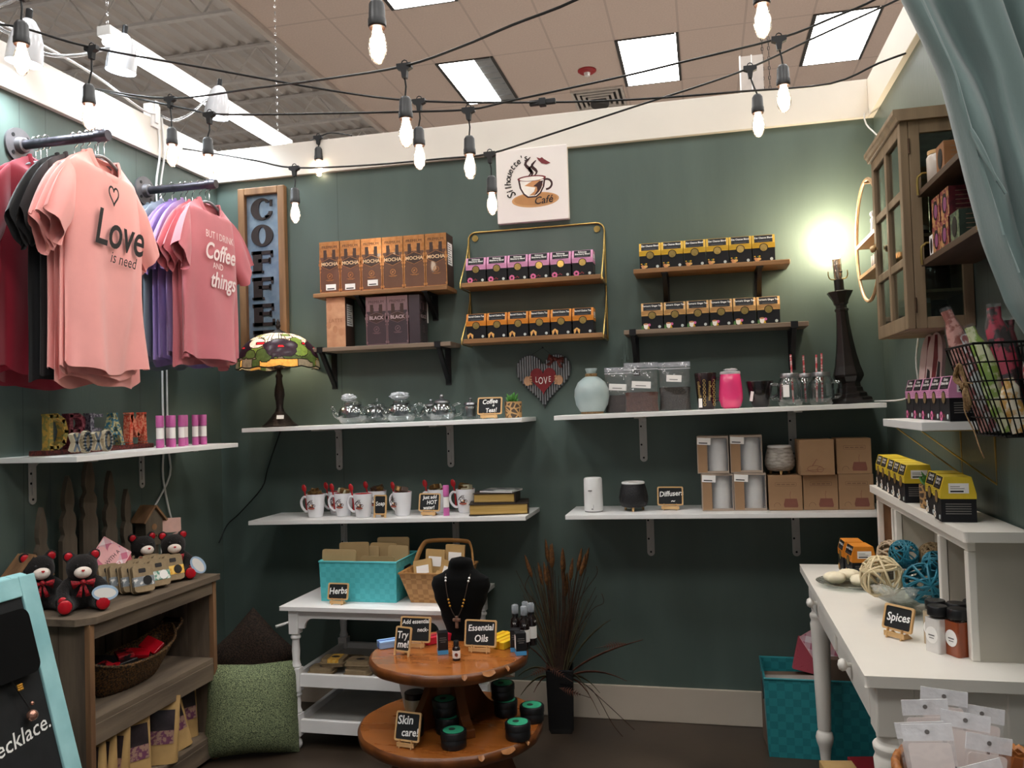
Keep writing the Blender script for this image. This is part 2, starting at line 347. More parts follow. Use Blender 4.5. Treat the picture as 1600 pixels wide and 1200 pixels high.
# red alarm, air vent
t = thing('fire_alarm', 'round red fire alarm with clear strobe on ceiling tiles', 'alarm', (1.22, 5.15, CZ))
MB().lathe([(.075, -.03), (.10, -.012), (.10, 0)], mat('alarm_red', '9c2428', .4), 24).build('housing', t)
MB().lathe([(.0, -.075), (.03, -.065), (.036, -.03)], mat('strobe_lens', 'd9d2cc', .2), 16, capt=False).build('strobe', t)
t = thing('air_vent', 'square white ceiling air vent with nested louvres', 'vent', (1.25, 5.98, CZ)); VM = mat('vent_white', 'bdb3aa', .5)
f = MB()
for k, s in enumerate((.30, .24, .18, .12)):
    z0 = -.012-.008*k
    for a, b in (((-s, s), (-s, -s+.03)), ((-s, s), (s-.03, s)), ((-s, -s+.03), (-s+.03, s-.03)), ((s-.03, s), (-s+.03, s-.03))): f.box(a[0], a[1], b[0], b[1], z0-.012, z0+.006 if k else 0, VM)
f.build('louvre', t); MB().box(-.29, .29, -.29, .29, -.006, -.001, mat('vent_dark', '2a2827', .8)).build('duct', t)
MB().lathe([(.10, -.09), (.11, -.075), (.11, -.02)], mat('vent_core_dark', '35312f', .6), 20, (0, .05, 0)).build('core', t)
# linear fluorescent fixture hung on chains beyond the left wall
FL = glow_mat('fluorescent_tube', 'fbfdff', 14.0)
t = thing('strip_light', 'long white fluorescent strip light hanging on chains behind left wall', 'strip light', (-.56, -.2, 3.3))
MB().box(-.04, .04, .10, 2.0, .02, .07, WHITE).build('housing', t, bev=.004)
MB().tube([(0, .12, 0), (0, 1.98, 0)], .026, FL, 10).build('tube', t)
def chain(mb, x, y, z0, z1, m, s=.022):
    n = int((z1-z0)/s)
    for i in range(n):
        c = z0+s*(i+.5); a = i % 2
        mb.tube([(x+(0 if a else .006*cos(q*PI/3)), y+(.006*cos(q*PI/3) if a else 0), c+.014*sin(q*PI/3)) for q in range(6)], .0022, m, 4, True)
for y in (.13, 1.85):
    c = MB(); chain(c, 0, y, .07, 3.2 if y > 1 else 2.2, STEEL, .05); c.build('chain', t)
# light hanging frame far behind the right end
t = thing('hanging_sign_frame', 'pale empty sign frame hanging on two chains beyond the back wall', 'sign', (2.68, 1.5, 3.2)); f = MB(); q = mat('frame_offwhite', 'b7aca4', .5)
f.box(-.06, .07, -.008, .008, -.9, .26, q); f.box(-.068, -.06, -.012, .012, -.9, .265, WHITE); f.box(0, .006, -.012, .012, -.9, .265, WHITE); f.build('panel', t)
for x in (.068, .105):
    c = MB(); chain(c, x, 0, -.2, 1.78, BLACKM, .03); c.build('chain', t)
# ================================================================ STRING LIGHTS
CORDM = mat('black_rubber_cord', '0f0f10', .5, var=.1); SOCK = mat('black_socket', '1a1a1c', .45, var=.15)
BULB = glow_mat('lit_clear_bulb', 'fff0dc', BULB_E); BGLASS = thin_glass('bulb_glass', 'fff6ea', .10, .05, .5, 90); COPPER = mat('socket_rim_copper', '4a3228', .4, .5)
def bulb_holder(parent, loc, drop, tilt=(0, 0)):
    """connector on the cord, short lead, rubber socket; the bulb is a sub-part of the socket"""
    x, y, z = loc
    c = MB().at(loc); c.prism([(-.022, .008), (-.022, -.006), (-.009, -.012), (-.006, -.034), (.006, -.034), (.009, -.012), (.022, -.006), (.022, .008)], -.008, .008, SOCK)
    c.tube([(.009*cos(a*PI/4), 0, .010+.009*sin(a*PI/4)) for a in range(5)], .0022, SOCK, 5); c.build('connector', parent, bev=.002)
    e = (x+tilt[0], y+tilt[1], z-drop)
    MB().tube([(x, y, z-.03), (x+tilt[0]*.3+.003, y+tilt[1]*.3, z-.03-(drop-.03)*.5), e], .0028, CORDM, 6).build('lead', parent)
    s = MB().at(e).lathe([(.004, 0), (.012, -.003), (.0175, -.012), (.019, -.045), (.0205, -.047), (.0205, -.062), (.018, -.064)], SOCK, 16, capt=False)
    s.lathe([(.0185, -.060), (.0185, -.0665)], COPPER, 16); so = s.build('socket', parent)
    prof = [(.0001, -.148), (.008, -.146), (.014, -.139), (.0195, -.127), (.0212, -.114), (.0205, -.101), (.0165, -.085), (.013, -.074), (.012, -.064)]
    MB().at(e).lathe(prof, BGLASS, 16, capt=False).build('bulb', so)
    MB().at(e).lathe([(.0001, -.135), (.0085, -.132), (.0150, -.122), (.0172, -.110), (.0160, -.097), (.0115, -.082), (.0095, -.066)], BULB, 12).build('glowing_filament', so)
def smooth(pts, k=4):
    P = [Vector(p) for p in pts]; out = []
    for i in range(len(P)-1):
        p0, p1, p2, p3 = P[max(i-1, 0)], P[i], P[i+1], P[min(i+2, len(P)-1)]
        for j in range(k):
            t = j/k; out.append(.5*((2*p1)+(p2-p0)*t+(2*p0-5*p1+4*p2-p3)*t*t+(3*p1-p0-3*p2+p3)*t**3))
    return out+[P[-1]]
def strand(label, pts, holders, extra=()):
    t = thing('string_light', label, 'string lights', pts[0], group='outdoor bulb strings crossing overhead'); o = Vector(pts[0])
    MB().tube([p-o for p in smooth(pts)], .0036, CORDM, 6).build('cord', t)
    for l, d, tl in holders: bulb_holder(t, tuple(Vector(l)-o), d, tl)
    for l in extra:
        MB().at(tuple(Vector(l)-o)).box(-.045, .045, -.008, .008, -.009, .009, SOCK).box(-.012, .012, -.013, .013, -.013, .013, SOCK).build('plug_joint', t, bev=.003)
strand('black bulb cord running low across whole picture with an inline plug', [(.303, -1.604, 2.577), (.381, -1.585, 2.561), (.499, -1.455, 2.544), (.749, -1.191, 2.549), (1.105, -1.004, 2.502), (1.431, -1.028, 2.42), (1.838, -.933, 2.403), (2.16, -.858, 2.404), (2.495, -.831, 2.401), (2.78, -.765, 2.418), (2.929, -.783, 2.461), (3.03, -.70, 2.515)],
       [((.499, -1.455, 2.54), .11, (-.012, 0)), ((1.431, -1.028, 2.418), .085, (-.004, 0))], [(1.838, -.933, 2.403)])
strand('black bulb cord rising from the left trim to the top centre', [(.02, -.90, 2.68), (.097, -.935, 2.651), (.456, -1.003, 2.55), (.895, -1.155, 2.48), (1.234, -1.28, 2.425), (1.54, -1.463, 2.352), (1.739, -1.57, 2.336), (1.905, -1.685, 2.32), (2.089, -1.796, 2.307), (2.3, -1.95, 2.31)],
       [((.456, -1.003, 2.548), .105, (.005, 0)), ((1.54, -1.463, 2.35), .085, (.0, 0))])
strand('black bulb cord sagging mid height and climbing to the top right', [(.02, -.86, 2.69), (.133, -.926, 2.638), (.563, -1.027, 2.487), (.652, -1.057, 2.453), (.84, -1.063, 2.427), (1.124, -1.048, 2.405), (1.367, -1.042, 2.385), (1.606, -1.037, 2.368), (1.759, -1.053, 2.375), (2.122, -1.021, 2.424), (2.298, -1.032, 2.441), (2.594, -1.066, 2.464), (2.745, -1.084, 2.498), (2.874, -1.106, 2.532), (3.03, -1.15, 2.60)],
       [((.652, -1.057, 2.45), .08, (-.008, 0)), ((1.606, -1.037, 2.366), .085, (.0, 0)), ((2.594, -1.066, 2.462), .078, (.008, 0))])
strand('black bulb cord lowest on the back wall, passing the cafe canvas', [(.02, -.30, 2.62), (.211, -.341, 2.566), (.497, -.477, 2.466), (.727, -.575, 2.386), (1.081, -.645, 2.343), (1.393, -.675, 2.329), (1.594, -.72, 2.315), (1.803, -.734, 2.353), (2.152, -.757, 2.421), (2.351, -.763, 2.46), (2.526, -.775, 2.499), (2.73, -.781, 2.57), (2.961, -.782, 2.65), (3.04, -.78, 2.68)],
       [((.727, -.575, 2.384), .08, (.0, 0)), ((1.594, -.72, 2.313), .08, (.004, 0)), ((2.526, -.775, 2.497), .09, (.02, 0))])
strand('short bulb cord in the far left corner above the trim', [(.50, .03, 2.712), (.571, -.03, 2.70), (.64, -.03, 2.715), (.72, .03, 2.712)], [((.571, -.03, 2.70), .045, (0, 0))])
strand('black bulb cord cut by the top edge with three nearer bulbs', [(.05, -2.0, 2.66), (.604, -1.84, 2.53), (1.1, -1.9, 2.44), (1.647, -1.93, 2.37), (2.1, -1.75, 2.38), (2.506, -1.597, 2.43), (3.03, -1.5, 2.56)],
       [((.604, -1.84, 2.528), .088, (0, 0)), ((1.647, -1.93, 2.368), .064, (0, 0)), ((2.506, -1.597, 2.428), .035, (0, 0))])
# ================================================================ GOOSENECK SPOT LAMPS ON THE LEFT TRIM
SPOT = glow_mat('spot_led_face', 'e6f2ff', 14.0); TPLA = mat('milky_white_shade', 'd3d6dc', .2, var=.03, coat=.5)
CLEARP = mat('clear_plastic_arm', 'f4f7fa', .08, var=0, trans=.9, ior=1.4)
def spot(loc, base, label):
    t = thing('clamp_lamp', label, 'lamp', base, group='white gooseneck lamps on the left trim'); o = Vector(base); h = Vector(loc)-o
    s = MB().at(tuple(h), ry=8); s.lathe([(.058, -.085), (.056, -.04), (.05, .0), (.04, .035), (.024, .06), (.012, .068)], TPLA, 24, capb=False); so = s.build('shade', t)
    MB().at(tuple(h), ry=8).lathe([(.001, -.075), (.054, -.078)], SPOT, 24).build('led_disc', so)
    MB().at(tuple(h), ry=8).lathe([(.011, .06), (.011, .10), (.006, .104)], SOCK, 12).build('end_cap', t)
    p = [(0, 0, .02), (.02, .03, .0), (.05, .10, -.005), (h.x*.7, h.y*.55, h.z*.35), (h.x-.03, h.y*.85, h.z*.9), (h.x-.01, h.y, h.z+.01)]
    MB().tube(smooth(p), .007, CLEARP, 8).build('gooseneck', t)
    MB().box(-.014, .03, -.03, .03, -.07, .035, WHITE).box(.03, .036, -.012, .012, -.05, .05, WHITE).build('clamp', t, bev=.004)
    l = bpy.data.lights.new('led_beam', 'SPOT'); l.energy = SPOT_W; l.spot_size = rad(135); l.spot_blend = .8; l.shadow_soft_size = .05; l.color = (.84, .93, 1)
    lo = bpy.data.objects.new('led_beam', l); COL.objects.link(lo); lo.parent = t; lo.location = h+Vector((-.01, 0, -.09)); lo.rotation_euler = (0, rad(-4), 0)
spot((.10, -.80, 2.86), (.0, -1.22, 2.72), 'white bell gooseneck lamp over the pink shirts')
spot((.10, -.13, 2.90), (.0, -.50, 2.72), 'white bell gooseneck lamp nearest the corner, above the striped cord clip')
spot((.12, -1.31, 2.685), (.0, -1.72, 2.72), 'white bell gooseneck lamp glaring at the left edge')
spot((.10, -1.02, 3.16), (.0, -1.5, 2.76), 'white lamp head cut by the top edge')
WCORD = mat('white_flex', 'e8e8e6', .4, var=.03)
t = thing('lamp_cord', 'pair of white cords hanging down left wall past the shirt racks', 'cord', (0, 0, 0))
for dy in (0, .03):
    MB().tube(smooth([(.026, -.49+dy, 2.72), (.026, -.475+dy, 2.55), (.008, -.48+dy, 2.40), (.008, -.47+dy*1.2, 2.2), (.008, -.455+dy, 1.9), (.008, -.46+dy, 1.5), (.008, -.46+dy, 1.26), (.01, -.47+dy*1.6, 1.12), (.012, -.44-dy*3.5, .98), (.02, -.42-dy*6, .90)]), .0045, WCORD, 6).build('cord', t)
tag(MB().tube(smooth([(.03, -2.0, 2.74), (.03, -1.3, 2.745), (.03, -.9, 2.74), (.03, -.6, 2.70), (.03, -.5, 2.715)]), .005, WCORD, 6).build('power_cord'), 'white cord lying along the top of the left trim', 'cord')
# thin black cord of the stained glass lamp trailing down the corner
tag(MB().tube(smooth([(.33, -.01, 1.30), (.28, -.008, 1.18), (.25, -.008, 1.10), (.22, -.008, 1.02), (.10, -.008, .90), (.03, -.012, .84), (.014, -.06, .76)]), .0028, CORDM, 5).build('lamp_cord'), 'thin black cord trailing down corner from stained glass lamp', 'cord')
# ================================================================ SHIRT RACKS
PIPE = mat('black_iron_pipe', '4b4950', .38, .8, var=.2, scale=30); FLG = mat('grey_iron_flange', '6d6a6c', .45, .7, var=.15)
def rack(y, z, L, label):
    t = thing('pipe_rail', label, 'clothes rail', (0, y, z), group='black pipe clothes rails on the left wall')
    f = MB().at((0, 0, 0), ry=90).lathe([(.062, 0), (.062, .009), (.030, .011), (.026, .03), (.021, .032)], FLG, 28)
    for k in range(4): f.at((.0095, .044*cos(PI/4+k*PI/2), .044*sin(PI/4+k*PI/2)), ry=90).lathe([(.007, 0), (.007, .002)], BLACK, 10)
    f.build('flange', t)
    MB().at((0, 0, 0), ry=90).lathe([(.0165, .02), (.0165, L-.03)], PIPE, 18).build('pipe', t)
    MB().at((0, 0, 0), ry=90).lathe([(.021, L-.045), (.021, L-.01), (.0185, L)], PIPE, 18).build('end_cap', t)
    return t
R1 = (-1.227, 2.352); R2 = (-.552, 2.36)
rack(*R1, .372, 'black pipe clothes rail holding red, black and pink shirts')
rack(*R2, .352, 'black pipe clothes rail holding grey, purple and rose shirts')
HANG = mat('grey_plastic_hanger', '77767c', .35, var=.1)
def hanger():
    t = thing('clothes_hanger', 'hanger', 'hanger')
    MB().tube([(0, .0, -.075), (0, 0, -.03), (0, .012, -.022), (0, .021, -.006), (0, .019, .012), (0, .006, .0205), (0, -.008, .0195), (0, -.019, .010)], .0019, STEEL, 6).build('hook', t)
    MB().tube(smooth([(0, -.172, -.152), (0, -.15, -.136), (0, -.08, -.101), (0, 0, -.080), (0, .08, -.101), (0, .15, -.136), (0, .172, -.152)]), .006, HANG, 8).build('shoulder_bar', t)
    MB().tube([(0, -.165, -.160), (0, -.1, -.166), (0, .1, -.166), (0, .165, -.160)], .004, HANG, 6).build('trouser_bar', t); return t
H0 = hanger(); hn = [0]
def place_hanger(x, yz, rz, label, grp):
    o = H0 if hn[0] == 0 else dup(H0, (0, 0, 0)); hn[0] += 1
    o.location = (x, yz[0], yz[1]); o.rotation_euler.z = rad(rz); tag(o, label, group=grp)
def shirt(m, seed):
    """short sleeved T-shirt hanging: faces +x, width along y, origin at the hanger hook"""
    rr = random.Random(seed); ph = [rr.uniform(0, 6.28) for _ in range(8)]; s = MB(); top = -.082
    K = [(0, -.715, .225, .036), (.15, -.60, .222, .036), (.45, -.40, .220, .040), (.66, -.25, .217, .042), (.76, -.15, .208, .038), (.86, -.065, .192, .030), (.90, -.045, .172, .027), (1, 0, .084, .024)]
    def key(v):
        for i in range(len(K)-1):
            if v <= K[i+1][0]:
                t = (v-K[i][0])/(K[i+1][0]-K[i][0]); return [K[i][q]+(K[i+1][q]-K[i][q])*t for q in (1, 2, 3)]
        return K[-1][1:]
    def body(u, v):
        a = 2*PI*u; ca, sa = cos(a), sin(a); z, w, d = key(v)
        lo = max(0., 1-v/.66)**1.1
        wave = lo*(.020*sin(3*a+ph[0]+2*v)+.014*sin(5*a+ph[1]-3*v)+.009*sin(9*a+ph[2]))+.006*sin(7*a+5*v+ph[6])*(v < .9)*(1-v*.9)
        neck = max(0., (v-.86)/.14); z -= .085*max(0., sa)*neck**1.5+.010*max(0., -sa)*neck
        e = abs(ca)**.8*(1 if ca > 0 else -1)
        return (d*sa+wave*(.35+.65*abs(sa)), w*e+.5*wave*ca, top+z+.014*lo*sin(2*a+ph[3])+.006*lo*sin(5*a+ph[4]))
    s.grid(body, 60, 34, m, wrap=True)
    for side in (-1, 1):
        sw = rr.uniform(-.02, .02)
        def slv(u, v):
            a = 2*PI*u
            ty, tz = .150+.170*v, -.040-.063*v-.135*v*v; by, bz = .188+.064*v, -.255-.092*v
            cy, cz, hy, hz = (ty+by)/2, (tz+bz)/2, (ty-by)/2, (tz-bz)/2
            f = (.006+.030*min(1, v*2.2))*(1-.25*v)*sin(a)+(.011*sin(3*a+ph[5])+.007*sin(5*a+ph[7]))*v+.012*v
            return (f+sw*v, side*(cy+hy*cos(a)), top+cz+hz*cos(a)+.008*v*sin(2*a+ph[4]))
        s.grid(slv, 28, 10, m, wrap=True)
    return s
def tee(name_label, m, seed, x, yz, rz, grp, art=None, cat='shirt', sc=1, collar=True, thin=1):
    t = thing('t_shirt', name_label, cat, (x, yz[0], yz[1]), rz, grp)
    shirt(m, seed).build('shirt_body', t)
    if collar:
        pts = []
        for k in range(28):
            a = 2*PI*k/28; sa = sin(a); pts.append((.025*sa, .084*abs(cos(a))**.8*(1 if cos(a) > 0 else -1), -.082-.085*max(0, sa)-.010*max(0, -sa)+.001))
        MB().tube(pts, .0065, m, 6, True, flat=1.6).build('collar', t)
    if art: art(t)
    t.scale = (sc*thin, sc, sc); return t
def knit(n, c): return mat(n, c, .85, var=.06, scale=6, bump=.08, bscale=300, sheen=.25)
PINKT, ROSET, REDT, BLKT = knit('light_pink_jersey', 'f2a7a2'), knit('rose_jersey', 'c9757f'), knit('red_jersey', '9c1730'), knit('black_jersey', '121216')
PURT, LAVT, GRYT, SLT = knit('purple_jersey', '8a72ae'), knit('lavender_jersey', '9d86bb'), knit('blue_grey_jersey', '76828f'), knit('slate_jersey', '5e6b78')
INKB = mat('black_shirt_print', '141014', .7); INKW = mat('white_shirt_print', 'f0dfe0', .7)
def vert_text(t, items, m, name='print'):
    """shirt-front print: local x of lettering runs along -y.. so text reads when seen from +x"""
    for txt, size, yy, zz, sh, bo, sx in items:
        g = MB(); g.M = Matrix.Rotation(rad(90), 4, 'Z'); g.text(txt, size, yy, zz, -.052, m, bold=bo, shear=sh, sx=sx); g.build(name, t)
def love_art(t):
    h = MB(); h.M = Matrix.Rotation(rad(90), 4, 'Z'); h.ribbon([(p[0]*.8-.03, p[1]-.225) for p in heart_poly(.07, .06)], .007, -.052, INKB, True); h.build('heart_print', t)
    vert_text(t, [('Love', .17, -.0, -.345, .3, .002, .9), ('is need', .056, .02, -.43, .35, .0, 1.)], INKB)
def coffee_art(t): vert_text(t, [('BUT I DRINK', .046, 0, -.25, 0, 0, .9), ('Coffee', .105, 0, -.325, .3, .002, .9), ('AND', .04, -.02, -.385, 0, 0, 1), ('things', .10, .02, -.45, .3, .002, .9)], INKW)
g1 = 'shirts on the left pipe rail'; g2 = 'shirts on the corner pipe rail'
rk = [(.078, REDT, 'dark red', 'nearest the wall'), (.104, REDT, 'dark red', 'second from the wall'), (.130, REDT, 'dark red', 'outermost red'),
      (.235, BLKT, 'black', 'next to the red ones'), (.262, BLKT, 'black', 'behind the pinks'), (.292, PINKT, 'light pink', 'innermost pink'),
      (.316, PINKT, 'light pink', 'second pink from the black ones'), (.338, PINKT, 'light pink', 'just behind the front one'), (.360, PINKT, 'light pink', 'front')]
for i, (x, m, c, w) in enumerate(rk):
    fr = i == len(rk)-1; lb = f'{c} T-shirt with black script print at front of left rail' if fr else f'{c} T-shirt hanging on left pipe rail, {w}'
    yz = (R1[0]+RNG.uniform(-.012, .012), R1[1]-.006+.016); rz = (3, 5, 6, 7, 8, 8, 9, 9, 10)[i]+RNG.uniform(-1.5, 1.5)
    place_hanger(x, (yz[0], R1[1]+.0002), rz, f'grey hanger under the {c} T-shirt, {w} on left rail', 'hangers on the pipe rails')
    tee(lb, m, 10+i, x, (yz[0], yz[1]-RNG.uniform(0, .02)), rz, g1, love_art if fr else None, sc=1.06-.02*(i % 3), thin=.95 if fr else .5)
rk = [(.070, SLT, 'slate blue', 'nearest the wall'), (.092, GRYT, 'blue grey', 'second from the wall'), (.145, GRYT, 'blue grey', 'touching the purples'), (.178, PURT, 'purple', 'innermost purple'),
      (.203, PURT, 'purple', 'middle purple'), (.232, LAVT, 'lavender', 'between purple and rose'), (.270, ROSET, 'rose', 'innermost rose'), (.296, ROSET, 'rose', 'just behind the front one'), (.322, ROSET, 'rose', 'front')]
for i, (x, m, c, w) in enumerate(rk):
    fr = i == len(rk)-1; lb = 'rose pink T-shirt with white coffee lettering at front of corner rail' if fr else f'{c} T-shirt hanging on corner pipe rail, {w}'
    yz = (R2[0]+RNG.uniform(-.01, .01), R2[1]+.01); rz = 3+RNG.uniform(-1.5, 1.5)
    place_hanger(x, (yz[0], R2[1]+.0002), rz, f'grey hanger under the {c} T-shirt, {w} on corner rail', 'hangers on the pipe rails')
    tee(lb, m, 40+i, x, (yz[0], yz[1]-RNG.uniform(0, .015)), rz, g2, coffee_art if fr else None, sc=.96-.015*(i % 3), thin=.95 if fr else .5)
# ================================================================ CHALK SIGNS (used in several places)
def chalk_sign(label, lines, w, h, loc, rz=0, style='easel', tilt=12, group='small framed chalkboard signs'):
    """wood rimmed chalkboard card standing on a small easel (or its own two feet)"""
    t = thing('chalkboard_sign', label, 'sign', loc, rz, group); lift = .018 if style == 'easel' else .012
    def tl(mb): mb.M = Matrix.Translation((0, 0, lift)) @ Matrix.Rotation(rad(-tilt), 4, 'X'); return mb
    e = .0055; r = .007; fr = tl(MB()); o = rrect(-w/2, 0, w/2, h, r); i = rrect(-w/2+e, e, w/2-e, h-e, r*.6); n = len(o)
    for y, sg in ((-.004, 1), (.002, -1)): fr.add([(p[0], y, p[1]) for p in o]+[(p[0], y, p[1]) for p in i], [((k, (k+1) % n, n+(k+1) % n, n+k) if sg > 0 else (n+k, n+(k+1) % n, (k+1) % n, k)) for k in range(n)], PINE)
    for q in (o, i): fr.add([(p[0], -.004, p[1]) for p in q]+[(p[0], .002, p[1]) for p in q], [(k, n+k, n+(k+1) % n, (k+1) % n) for k in range(n)], PINE)
    fr.build('frame', t)
    tl(MB()).prism(i, -.0015, .0015, CHALK).build('slate', t)
    tx = tl(MB())
    for s, size, x, z, *rest in lines: tx.text(s, size, x*w, z*h, -.0024, CHALKW, bold=.0006*size/.03, shear=.15, rot=rest[0] if rest else 4, sx=.92)
    tx.build('chalk_lettering', t)
    s = MB()
    if style == 'easel':
        for x in (-w*.24, w*.24): s.prism([(-.016, 0), (-.010, .026), (-.005, .026), (-.004, .012), (.012, .014), (.030, .0)], x-.0015, x+.0015, PINE, 'yz')
        s.box(-w*.34, w*.34, -.0125, -.0095, .004, .017, PINE); s.build('easel', t)
    else:
        for x in (-w*.5+.004, w*.5-.004): s.prism([(-.008, 0), (-.004, .02), (.002, .02), (-.001, 0)], x-.0035, x+.0035, PINE, 'yz')
        s.prism([(.02, 0), (h*.25, h*.8), (h*.25+.003, h*.8), (.026, 0)], -.006, .006, PINE, 'yz'); s.build('feet', t)
    return t
# ================================================================ LEFT WALL SHELF
def bracket_white(t, x, h=.2, d=.24, z=0, w=.032):
    """L shelf bracket: flat arm under the board, plate down the wall with rounded end, rib and screws"""
    b = MB(); b.prism(arcpts(x, z-h+w/2, w/2, w/2, 180, 360, 8)+[(x+w/2, z-.001), (x-w/2, z-.001)], -.005, -.001, BRK)
    b.prism([(-.005, z-.004), (-.005, z-.022), (-.012, z-.014), (-.022, z-.008), (-d, z-.0065), (-d, z-.001), (-.001, z-.001)], x-w/2, x+w/2, BRK, 'yz')
    b.prism([(-.0052, z-h+.03), (-.0085, z-h+.04), (-.0085, z-.03), (-.0052, z-.02)], x-.004, x+.004, BRK, 'yz'); o = b.build('bracket', t, bev=.0012)
    s = MB()
    for zz in (z-h+.018, z-h+.075, z-.045): s.at((x-.008 if zz > z-h+.03 else x, -.0052, zz), rx=90).lathe([(.0045, -.0002), (.0045, .0008)], BLACKM, 10)
    s.build('screw', o)
BRK = mat('grey_white_bracket', 'b9b7b4', .4, var=.05)
def white_shelf(label, x0, x1, z0, z1, d, xs, loc=(0, 0, 0), rz=0, th=.0185, h=.2):
    t = thing('wall_shelf', label, 'shelf', loc, rz, 'white wall shelves on metal brackets'); L = x1-x0
    b = MB(); sl = (z1-z0)/L
    b.add([(x, y, z0+(x-x0)*sl-q) for q in (th, 0) for x, y in ((x0, -d), (x1, -d), (x1, 0), (x0, 0))], [(3, 2, 1, 0), (4, 5, 6, 7), (0, 1, 5, 4), (1, 2, 6, 5), (2, 3, 7, 6), (3, 0, 4, 7)], WHITE); b.build('board', t, bev=.0015)
    for x in xs: bracket_white(t, x, h, d*.85, z0+(x-x0)*sl-th)
    return t
# built with local x along the wall, then turned to face +x
white_shelf('white shelf on the left wall carrying DREAM letters and pink tubes', -1.325, -.355, 1.2535, 1.2535, .31, (-1.185, -.60), (0, 0, 0), 90, h=.155)
LTOP = 1.2535
# DREAM and XOXO letter signs
STK = {'D': [[(0, 0), (0, 1)], [(0, 1), (.3, 1), (.6, .85), (.72, .5), (.6, .15), (.3, 0), (0, 0)]], 'R': [[(0, 0), (0, 1)], [(0, 1), (.42, 1), (.62, .9), (.66, .74), (.6, .58), (.42, .5), (0, .5)], [(.34, .5), (.7, 0)]],
       'E': [[(0, 0), (0, 1)], [(0, 1), (.62, 1)], [(0, .52), (.5, .52)], [(0, 0), (.62, 0)]], 'A': [[(0, 0), (.38, 1)], [(.76, 0), (.38, 1)], [(.16, .36), (.60, .36)]],
       'M': [[(0, 0), (.06, 1)], [(.06, 1), (.44, .2), (.82, 1)], [(.88, 0), (.82, 1)]], 'X': [[(0, 0), (.62, 1)], [(.62, 0), (0, 1)]], 'O': [[(.34+.34*cos(a*PI/8), .5+.5*sin(a*PI/8)) for a in range(17)]]}
def block_letter(mb, ch, x, z, h, wd, y0, y1, m, sx=1., serif=True):
    for st in STK[ch]:
        for a, b in zip(st, st[1:]):
            ax, az, bx, bz = x+a[0]*h*sx, z+wd/2+a[1]*(h-wd), x+b[0]*h*sx, z+wd/2+b[1]*(h-wd)
            l = math.hypot(bx-ax, bz-az); ux, uz = (bx-ax)/l, (bz-az)/l; k = wd/2*(.62 if (abs(uz) < .3 and ch in 'DREA') else 1.); e = wd*.28 if ch in 'DRO' else 0
            ax -= ux*e; az -= uz*e; bx += ux*e; bz += uz*e
            mb.prism([(ax+uz*k, az-ux*k), (bx+uz*k, bz-ux*k), (bx-uz*k, bz+ux*k), (ax-uz*k, az+ux*k)], y0, y1, m)
    if serif:
        for sx_, sz in {'D': [(0, 0), (0, 1)], 'R': [(0, 0), (.7, 0), (0, 1)], 'A': [(0, 0), (.76, 0), (.38, 1)], 'M': [(0, 0), (.88, 0), (.06, 1), (.82, 1)], 'X': [(0, 0), (.62, 0), (0, 1), (.62, 1)], 'E': [(0, 0), (0, 1)], 'O': []}[ch]:
            cx, cz = x+sx_*h*sx, z+(wd*.18 if sz == 0 else h-wd*.18); mb.box(cx-wd*.68, cx+wd*.68, y0, y1, cz-wd*.18, cz+wd*.18, m)
def spotted(n, a, b, s=120): return mat(n, a, .5, c2=b, scale=s, sharp=(.46, .54))
DM = [(spotted('yellow_floral_letter', 'c9a04a', '8f8a4e', 70), 'yellow letter D with green flowers'), (spotted('maroon_letter', '6d2434', '8b4450'), 'maroon letter R'), (spotted('grey_lace_letter', '8d8a94', '4a4656'), 'grey lace letter E'),
      (spotted('teal_floral_letter', '2f6f86', 'b6ae7a', 90), 'teal flowered letter A'), (spotted('orange_red_letter', 'c4452f', 'd98a6e'), 'orange letter M')]
t = thing('letter_sign', 'colourful standing letters spelling DREAM on the left wall shelf', 'letter sign', (.075, -1.225, LTOP), 90)
MB().box(-.015, .565, -.035, .035, 0, .018, spotted('red_carved_base', '6a2a22', '3f1714')).build('base', t, bev=.003)
x = .02
for ch, (m, lb), sx, yy in zip('DREAM', DM, (.78, .74, .72, .82, .80), (-.028, -.016, -.018, -.012, -.02)):
    w = {'D': .72, 'R': .7, 'E': .62, 'A': .76, 'M': .88}[ch]*.128*sx; b = MB(); block_letter(b, ch, x, .018, .128, .0185, yy, yy+.03, m, sx); tag(b.build('letter', t), lb); x += w+.037
t = thing('letter_sign', 'small blue grey XOXO letters with pale outline before the DREAM sign', 'letter sign', (.195, -1.225, LTOP), 90)
XM, XO = mat('slate_blue_letter', '5b6672', .5), mat('pale_tan_edge', 'b9ac92', .6)
x = .02
for k, ch in enumerate('XOXO'):
    b = MB(); block_letter(b, ch, x, .004, .078, .0165, .0, .018, XO, .60, False); o = b.build('letter', t)
    b = MB(); block_letter(b, ch, x+.0015, .0075, .071, .0085, -.0015, .0, XM, .60, False); b.M = Matrix.Identity(4); b.build('face', o); x += .052
